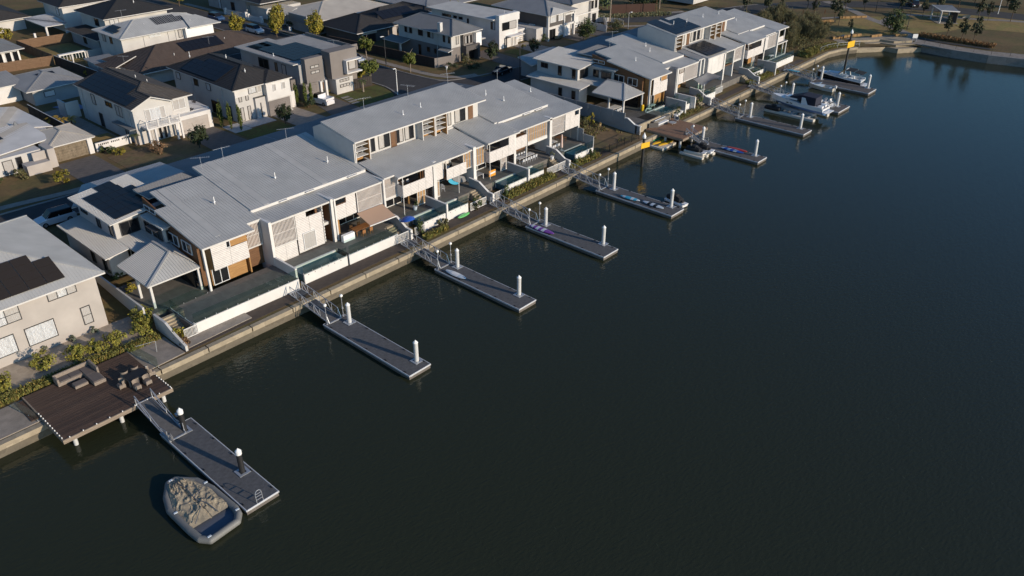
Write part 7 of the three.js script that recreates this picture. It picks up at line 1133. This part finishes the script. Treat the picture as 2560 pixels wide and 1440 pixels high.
function treeProto(name, label, cat, { h = 5, r = 1.8, ry = r, trunk = .11, leaf = L.street, n = 900, size = .3, mat = M.bark, droop = 0, long = 1.4, group, clumps, stems = 1 } = {}) {
  const t = local(name, label, cat, group), yc = h - ry;
  one(b => { for (let s = 0; s < stems; s++) { const o = stems > 1 ? [rr(-.3, .3), rr(-.3, .3)] : [0, 0]; b.tube([[o[0], 0, o[1]], [o[0] + rr(-.1, .1), yc * .5, o[1] + rr(-.1, .1)], [o[0] * 2, yc, o[1] * 2], [o[0] * 2 + rr(-.2, .2), h - ry * .5, o[1] * 2]], trunk, 10, 6); } for (let i = 0; i < 7; i++) { const a = i * 2.4, y = yc - ry * .55 + i * ry * .18; b.cyl([0, y, 0], [Math.cos(a) * r * .7, y + ry * .55, Math.sin(a) * r * .7], trunk * .5, trunk * .15, 5); } }, 'trunk', mat, t);
  foliage('crown', leaf, t, cloud(n, { c: [0, yc, 0], r: [r, ry, r], size, droop, long, clumps })); return t;
}
const at = (x, z, dy = 0) => [x, gy(x, z) + dy, z];
{
  const A = placer(treeProto('street_tree', '', 'tree', { h: 4.9, r: 1.75, ry: 1.7, n: 1500, size: .34, mat: M.barkPale, group: 'street trees' }));
  A(at(106.9, -137.6), 0, 'round bright green street tree in front of the dark fence, farther one', .95); A(at(105.9, -123), 2, 'round bright green street tree by the footpath at the corner house', .88); A(at(96, -123), 4, 'green street tree with pale trunk at the end of the brown paling fence', 1);
  const C = placer(treeProto('street_tree', '', 'tree', { h: 6, r: 1.9, ry: 2.5, n: 1700, size: .42, leaf: L.yellow, trunk: .13, group: 'yellow green street trees on the side street' }));
  C(at(98.3, -172), 0, 'yellow green street tree left of the white four wheel drive', .95); C(at(104.6, -166.4), 1, 'low yellow green street tree covering the white car nose', .8); C(at(108.2, -171), 2, 'tall yellow green street tree behind the white four wheel drive', 1.05); C(at(109.2, -158), 3, 'yellow green tree in front of the dark single storey house', 1.05); C(at(106.4, -213), 4, 'yellow green tree at the top edge above the brown house', 1);
}
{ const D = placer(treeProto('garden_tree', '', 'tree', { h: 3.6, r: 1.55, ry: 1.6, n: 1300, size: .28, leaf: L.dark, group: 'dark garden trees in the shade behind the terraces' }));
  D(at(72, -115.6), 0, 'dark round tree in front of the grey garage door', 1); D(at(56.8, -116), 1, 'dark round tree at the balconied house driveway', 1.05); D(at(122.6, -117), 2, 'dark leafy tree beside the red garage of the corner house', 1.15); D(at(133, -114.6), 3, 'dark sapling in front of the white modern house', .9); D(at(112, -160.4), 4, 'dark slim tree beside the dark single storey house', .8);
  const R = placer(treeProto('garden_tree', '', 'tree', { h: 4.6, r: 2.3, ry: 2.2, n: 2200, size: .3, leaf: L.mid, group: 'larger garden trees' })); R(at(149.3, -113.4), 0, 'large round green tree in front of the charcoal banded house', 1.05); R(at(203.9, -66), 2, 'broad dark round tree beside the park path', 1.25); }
{ const S = (label, x, z, r, leaf, n = 500, ry = r * .8, size = .22) => { const m = thing('shrub', label, 'shrub', at(x, z)); foliage('foliage', leaf, m, cloud(n, { c: [x, gy(x, z) + ry * .85, z], r: [r, ry, r], size, hollow: .2 })); one(b => { for (let i = 0; i < 4; i++) b.cyl([x + rr(-.1, .1), gy(x, z) - .1, z + rr(-.1, .1)], [x + rr(-.5, .5) * r, gy(x, z) + ry * .9, z + rr(-.5, .5) * r], .035, .015, 5); }, 'stems', M.bark, m); return m; };
  S('olive shrub at the left of the cream house entry', 33.8, -123.4, 1.2, L.olive, 700); S('green round shrub beside the stone garage driveway', 37, -117.4, 1.4, L.yellow, 800); S('dark shrub at the far left of the cream house', 30.6, -123.6, 1, L.mid); S('grey brown round shrub before the white arched porch', 51.4, -118.4, 1.35, L.brown, 800, 1.2); S('clipped dark green shrub at the white pierced wall', 46, -125, .8, L.mid, 500); S('clipped dark green shrub in the middle of the hedge row', 46.6, -123.6, .85, L.mid, 500); S('clipped yellow green shrub at the end of the hedge row', 47.2, -122.2, .9, L.yellow, 500);
  for (const [x, z, l] of [[46.2, -143.6, 'golden clumping palm at the courtyard, left'], [47, -141.6, 'golden clumping palm at the courtyard, middle'], [48.2, -141, 'golden clumping palm at the courtyard, right']]) { const t = thing('golden_palm', l, 'palm', at(x, z)); const pos = []; const g = fronds(x, 3.6, z, 1.5, 11); foliage('fronds', L.gold, t, g); one(b => b.cyl([x, 2.4, z], [x, 3.7, z], .1), 'trunk', M.bark, t); }
  S('yellow green bush in the top left corner', 62.6, -209.6, 2, L.yellow, 900, 1.6, .35); S('yellow green bush between the low grey roof and the tiled roof', 62.6, -167, 1.1, L.yellow, 400); S('rounded yellow shrub by the pale pillar of the grey house', 86.2, -123.6, .75, L.yellow, 350); S('dense dark shrub bed beside the white ute', 79.6, -119.6, 1.5, L.dark, 700, .9); S('shrub hedge in front of the cream roofed house', 112.4, -172.6, 1.6, L.mid, 700, 1); S('palm leaved shrub beside the brown paling fence', 96.2, -126.6, 1.4, L.yellow, 700, 1.6, .5);
  S('feathery shrub before the entry of the corner house', 117.6, -119.6, 1, L.olive, 500, 1.2); S('low hedge of dark shrubs along the corner house verge', 116.4, -116.4, 2.4, L.dark, 900, .7); S('second low dark hedge along the corner house verge', 112.6, -118.6, 1.6, L.dark, 600, .8); S('square green hedge before the charcoal banded house', 142.4, -119.6, 1.4, L.mid, 700, .9); S('blue grey shrubs before the charcoal banded house', 145.6, -118, 1.2, L.grey, 600, .7); S('small yellow palm shrub at the white modern house', 134.4, -119, .7, L.yellow, 250);
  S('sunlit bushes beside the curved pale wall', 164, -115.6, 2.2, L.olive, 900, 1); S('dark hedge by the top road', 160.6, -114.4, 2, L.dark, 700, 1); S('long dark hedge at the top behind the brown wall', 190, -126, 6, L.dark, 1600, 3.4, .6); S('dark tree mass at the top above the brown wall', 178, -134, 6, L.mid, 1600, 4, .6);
  S('green shrub in the shade of the planter wall', 29.2, -82.6, 1, L.yellow, 450); S('dark shrub along the side passage of the near terrace', 29.6, -86.6, .9, L.mid, 350);
  [['bright feathery shrub at the left of the garden bed', 17.6, -76.2, 1.3], ['bright feathery shrub second from the left in the garden bed', 20.4, -75.7, 1.2], ['bright feathery shrub in the middle of the garden bed', 22.2, -75.4, 1.1], ['bright feathery shrub at the right of the garden bed', 24, -75, 1.2], ['bright feathery shrub by the stair wall', 26.9, -75, 1.3], ['tall bright feathery shrub at the verandah corner', 27.9, -77, 1.3], ['bright feathery shrub at the left edge of the picture', 13.8, -75.6, 1.4]].forEach(([l, x, z, r]) => { const t = S(l, x, z, r, L.olive, 1100, r * .8, .22); t.children[0].material = L.feather ??= leafMat([.20, .185, .028]); });
  [['small grey leaved plant at the beige wall, first from left', 17.4, -79.6], ['small grey leaved plant at the beige wall, second from left', 18.8, -79.2], ['small grey leaved plant at the beige wall, third from left', 21.3, -79], ['small grey leaved plant at the beige wall, nearest the corner', 23.5, -79]].forEach(([l, x, z]) => S(l, x, z - .2 + .6, .5, L.grey, 160, .45, .2));
  S('leafy green shrub at the foot of the corner stairs', 28.9, -71.6, .9, L.yellow, 400, .9); S('orange brown shrub beside the seawall path', 28.6, -70, .8, L.brown, 350, .6);
  [['leafy young tree below the blue sunshade', 60.9, -70.8, .75, 1.5], ['leafy young tree before the white picket fence', 70.9, -70.6, .75, 1.3], ['leafy young tree left of the second pool pair', 76.3, -70.6, .75, 1.5], ['slim shrub right of the long table wall', 92.3, -71, .8, 1.1], ['slim shrub at the corner pool wall', 96.4, -70.9, .7, 1]].forEach(([l, x, z, r, h]) => S(l, x, z, r, L.mid, 450, h, .2)); S('round bush below the pool wall left of the green board', 64.7, -70.6, .8, L.olive, 400, .6);
  S('tall dark green shrub at the far curved wall', 129, -72.4, 1, L.mid, 450, 1.3); S('shrub on the far gangway bank', 151, -73, 1, L.mid, 400, 1); S('shrub beside the last white pool wall', 156.6, -72.8, 1, L.olive, 400, .9); S('scrubby shrub on the vacant lot near the ribbed fence', 105.6, -80, 1.1, L.olive, 450, .9); S('yellow green young tree at the ribbed fence', 107.4, -79.8, .9, L.yellow, 350, 1.2); S('round straw coloured tussock on the vacant lot', 107.3, -78, .55, leafMat([.36, .27, .13]), 260, .5, .25); S('low scrub in the middle of the vacant lot', 103, -78, 1.5, L.olive, 400, .5); }
function fronds(x, y, z, R, n, droop = .9) { const pos = [], col = []; for (let i = 0; i < n; i++) { const a = i / n * 6.28 + rr(-.2, .2), e = rr(.2, 1.0), c = Math.cos(a), s = Math.sin(a), N = 9; const P = t => { const d = R * t; return [x + c * d * Math.cos(e * (1 - t * .3)), y + d * Math.sin(e) - droop * R * t * t * .8, z + s * d * Math.cos(e * (1 - t * .3))]; }; for (let k = 1; k < N; k++) { const p = P(k / N), q = P((k + .85) / N), w = R * .26 * Math.sin(Math.PI * (k / N) * .9 + .25); for (const sd of [-1, 1]) { pos.push(...p, ...q, (p[0] + q[0]) / 2 - s * w * sd + c * w * .5, (p[1] + q[1]) / 2 - w * .35, (p[2] + q[2]) / 2 + c * w * sd + s * w * .5); const t = rr(.6, 1.35); for (let m = 0; m < 3; m++) col.push(t, t, t); } } } const g = new THREE.BufferGeometry(); g.setAttribute('position', new THREE.Float32BufferAttribute(pos, 3)); g.setAttribute('color', new THREE.Float32BufferAttribute(col, 3)); g.computeVertexNormals(); return g; }
[['tall palm at the left end of the top road', 166.6, -119.6, 7.6, 2.6], ['second palm at the top of the picture beside the brown wall', 187, -127.4, 6, 2.4], ['palm with drooping fronds right of the brown wall', 190, -121, 5.4, 2.2], ['palm behind the white modern house at the top', 139.6, -146.4, 6.4, 2.2], ['spiky young palm on the green lawn before the pale ground floor', 91.6, -119.8, 2, 1.1], ['small palm at the white pierced wall by the porch', 50.8, -124.2, 1.6, 1]].forEach(([l, x, z, h, R]) => { const t = thing('palm_tree', l, 'palm tree', at(x, z)); const y = gy(x, z); one(b => b.cyl([x, y - .1, z], [x, y + h, z], .17, .12, 8), 'trunk', M.barkPale, t); foliage('fronds', h > 5 ? L.olive : L.mid, t, fronds(x, y + h, z, R, 16)); });
{ const c = local('cypress', '', 'cypress', 'narrow cypresses'); one(b => b.cyl([0, 0, 0], [0, .8, 0], .08), 'trunk', M.bark, c); foliage('crown', L.cypress, c, cloud(700, { c: [0, 2.2, 0], r: [.42, 2.2, .42], size: .24, clumps: 40, hollow: .1, up: .5 })); const P = placer(c);
  [[64, -121.6, 'left of the three cypresses in the white gravel bed'], [64.6, -119.8, 'middle of the three cypresses in the white gravel bed'], [65.4, -118.2, 'right of the three cypresses in the white gravel bed'], [78.8, -122, 'narrow cypress nearest the white garage house'], [80.2, -121.4, 'middle narrow cypress before the taupe garage'], [81, -120.8, 'narrow cypress nearest the white ute']].forEach(([x, z, l], i) => P(at(x, z), i, l, i < 3 ? 1.05 : .95)); }
{ // she-oak thicket and park trees
  const s = treeProto('she_oak', 'wispy drooping she-oak in the thicket past the far terrace', 'tree', { h: 6, r: 1.8, ry: 2.4, n: 1500, size: .62, long: 7, droop: .55, leaf: L.she, mat: M.bark, group: 'she-oaks in the thicket past the far terrace', stems: 2, clumps: 60 }); const P = placer(s);
  const pts = []; for (let k = 0; k < 300 && pts.length < 30; k++) { const x = rr(171, 197), z = rr(-93, -74); if (z > -74.4 - (x < 184 ? 0 : (x - 184) * .35) || (x < 176 && z < -84)) continue; if (pts.some(p => Math.hypot(p[0] - x, p[1] - z) < 2.3)) continue; pts.push([x, z]); P(at(x, z), rr(0, 6), null, rr(.6, 1.0)); }
  const m = foliage('thicket_undergrowth', L.olive, null, cloud(9000, { c: [184, 2.4, -82], r: [13, 1.3, 10], size: .5, long: 4, clumps: 420, hollow: 0, droop: .2 })); tag(m, 'dense olive undergrowth of the thicket past the far terrace', 'undergrowth', null, 'stuff');
  const n = foliage('bank_planting', L.strap, null, blades(2600, () => { const x = rr(172, 187), z = zs(x) - rr(1, 3.4); return [x, gy(x, z), z]; }, .8, .05)); tag(n, 'straw green grasses along the curved canal bank below the thicket', 'grasses', null, 'stuff');
  const q = treeProto('park_tree', '', 'tree', { h: 5.4, r: 1.15, ry: 1.9, n: 700, size: .34, leaf: L.grey, trunk: .07, group: 'young park trees' }); q.children[1].material = leafMat([.058, .066, .030]); const Q = placer(q);
  [[204.9, -98.7, 'young tree left of the bollard row at the top', 1], [205.9, -95, 'small tree beside the bollard row', .7], [216.1, -92.6, 'young tree right of the bollard row', 1.05], [208.3, -87.3, 'slender tree above the thicket', .9], [207.1, -81.6, 'dark upright tree at the right of the thicket', 1.25], [203.8, -79, 'second dark upright tree beside the sandstone wall', 1.05], [199.9, -74.6, 'tiny tree on the lawn behind the plaza', .6], [218, -83.5, 'pale young tree beside the park path', 1.1], [223.6, -80.8, 'young tree left of the park light pole', .9], [208.2, -55.6, 'left of the three thin trees by the walkway', .95], [206.4, -51.9, 'middle of the three thin trees by the walkway', 1], [205.8, -49.2, 'right of the three thin trees by the walkway', 1.15], [230, -55.3, 'tree right of the shelter by the road', 1.1], [232.8, -53.8, 'bushy tree right of the shelter', .85], [235.4, -49.4, 'tree at the slanting light pole', 1.3], [235.5, -66, 'tree behind the shelter, left', 1], [242.4, -63.6, 'yellowing tree behind the shelter, right', 1.1], [225.2, -72.1, 'tree over the park path at the top', 1], [199.6, -101.4, 'tree at the street corner behind the far terrace roof', 1.25], [203.2, -97.4, 'second tree at the street corner behind the far terrace roof', 1.05], [229, -64.5, 'bush tree behind the shelter screen', .8], [226, -67, 'tree at the left of the shelter roof', .9]].forEach(([x, z, l, k], i) => Q(at(x, z), i * 1.3, l, k));
  const r = treeProto('road_tree', 'dark roadside tree along the top right edge', 'tree', { h: 7, r: 3, ry: 2.8, n: 1500, size: .6, leaf: L.dark, group: 'dark roadside trees along the top right edge' }); const RP = placer(r); let ri = 0; for (const [x, z] of [[254, -48], [253, -55], [250, -62], [247, -70], [246, -78], [241, -86], [236, -92]]) RP(at(x, z), x, `dark roadside tree at the top right, ${ORD[ri++]} from the right end`); }
// planting strips along the canal (nobody could count the blades)
const strip = (label, mat, n, x0, x1, z0, z1, h) => tag(foliage('strap_leaf_planting', mat, null, blades(n, () => { const x = rr(x0, x1), z = z0 + (z1 - z0) * rnd() - (x - 60) * .011; return [x, 1.32, z]; }, h, .045)), label, 'planting', null, 'stuff');
strip('strap leaved planting below the pool wall left of the first gangway', L.strap, 700, 60.5, 64.5, -69.9, -69.2, .7); strip('dense strap leaved planting along the wall below the orange towel pools', L.strap, 2200, 76, 86.6, -71, -69.6, .8); strip('strap leaved planting below the corner pool of the near terrace', L.strap, 1200, 90.5, 97.5, -71, -69.8, .65); strip('strap leaved planting along the far terrace wall', L.strap, 2200, 146.5, 158, -71.6, -70.2, .7); strip('planting behind the tan deck along the far wall', L.olive, 900, 120, 128, -71, -69.8, .6);
tag(foliage('strap_leaf_planting', L.strap, null, blades(5200, () => { const x = rr(12, 27.6), z = -73.2 - rr(0, 1.3) + (x > 24.3 ? .4 : 0); return [x, 1.34, z]; }, .55, .05)), 'pale strap leaved planting along the back of the near timber deck', 'planting', null, 'stuff');
tag(foliage('lot_weeds', L.olive, null, blades(3200, () => { const x = rr(99.6, 108.6), z = rr(-89, -71.5); return fbm(x * .35, z * .35, 64, 5, 3) > .5 ? [x, gy(x, z), z] : [104, gy(104, -90), -90 - rnd()]; }, .35, .06)), 'scattered weeds on the vacant lot', 'weeds', null, 'stuff');
tag(foliage('walkway_planting', L.brown, null, blades(1500, () => { const t = rnd(), z = -61 + t * 16; return [205.2 + rr(0, 2.4), 1.85, z]; }, .8, .06)), 'brown grasses beside the park walkway', 'grasses', null, 'stuff');
tag(foliage('median_planting', L.grey, null, blades(2600, () => { const t = rnd(); return [168 + t * 18 + rr(-1, 1), gy(170 + t * 16, -120), -126 + t * 10 + rr(-1.4, 1.4)]; }, .8, .09)), 'grey green median planting along the top road', 'planting', null, 'stuff');
pot('left white pot with a leafy plant behind the tan deck', 119.9, 1.5, -71.2, .42, .7, M.kWhite); pot('middle white pot with a leafy plant behind the tan deck', 121.1, 1.5, -71.5, .42, .7, M.kWhite); pot('right white pot with a leafy plant behind the tan deck', 122.4, 1.5, -71.8, .42, .7, M.kWhite); pot('pale blue pot with a plant beside the orange lit screen', 63.9, 2.5, -75, .32, .5, M.kPale, L.mid); pot('white pot at the curved wall by the long table', 89.4, 2.5, -73.2, .3, .45, M.kWhite, L.grey); pot('dark planter at the far verandah corner', 109.9, 2.5, -75.2, .35, .4, M.greyFab, L.grey);
for (const [x, z, r, l] of [[107.6, -83, .5, 'dark boulder against the ribbed fence'], [107, -81.8, .4, 'brown boulder on the vacant lot'], [106.2, -82.6, .35, 'small tan boulder on the vacant lot']]) { const t = thing('boulder', l, 'boulder', at(x, z)); one(b => { const g = new THREE.IcosahedronGeometry(r, 1); const p = g.attributes.position; for (let i = 0; i < p.count; i++) { const k = .8 + .3 * hash(Math.round(p.getX(i) * 9), Math.round(p.getZ(i) * 9 + p.getY(i) * 5), 3); p.setXYZ(i, p.getX(i) * k, p.getY(i) * k * .7, p.getZ(i) * k); } b.add(g.translate(x, gy(x, z) + r * .3, z)); }, 'rock', M.wallStone, t); }
renderer.render(scene, camera);
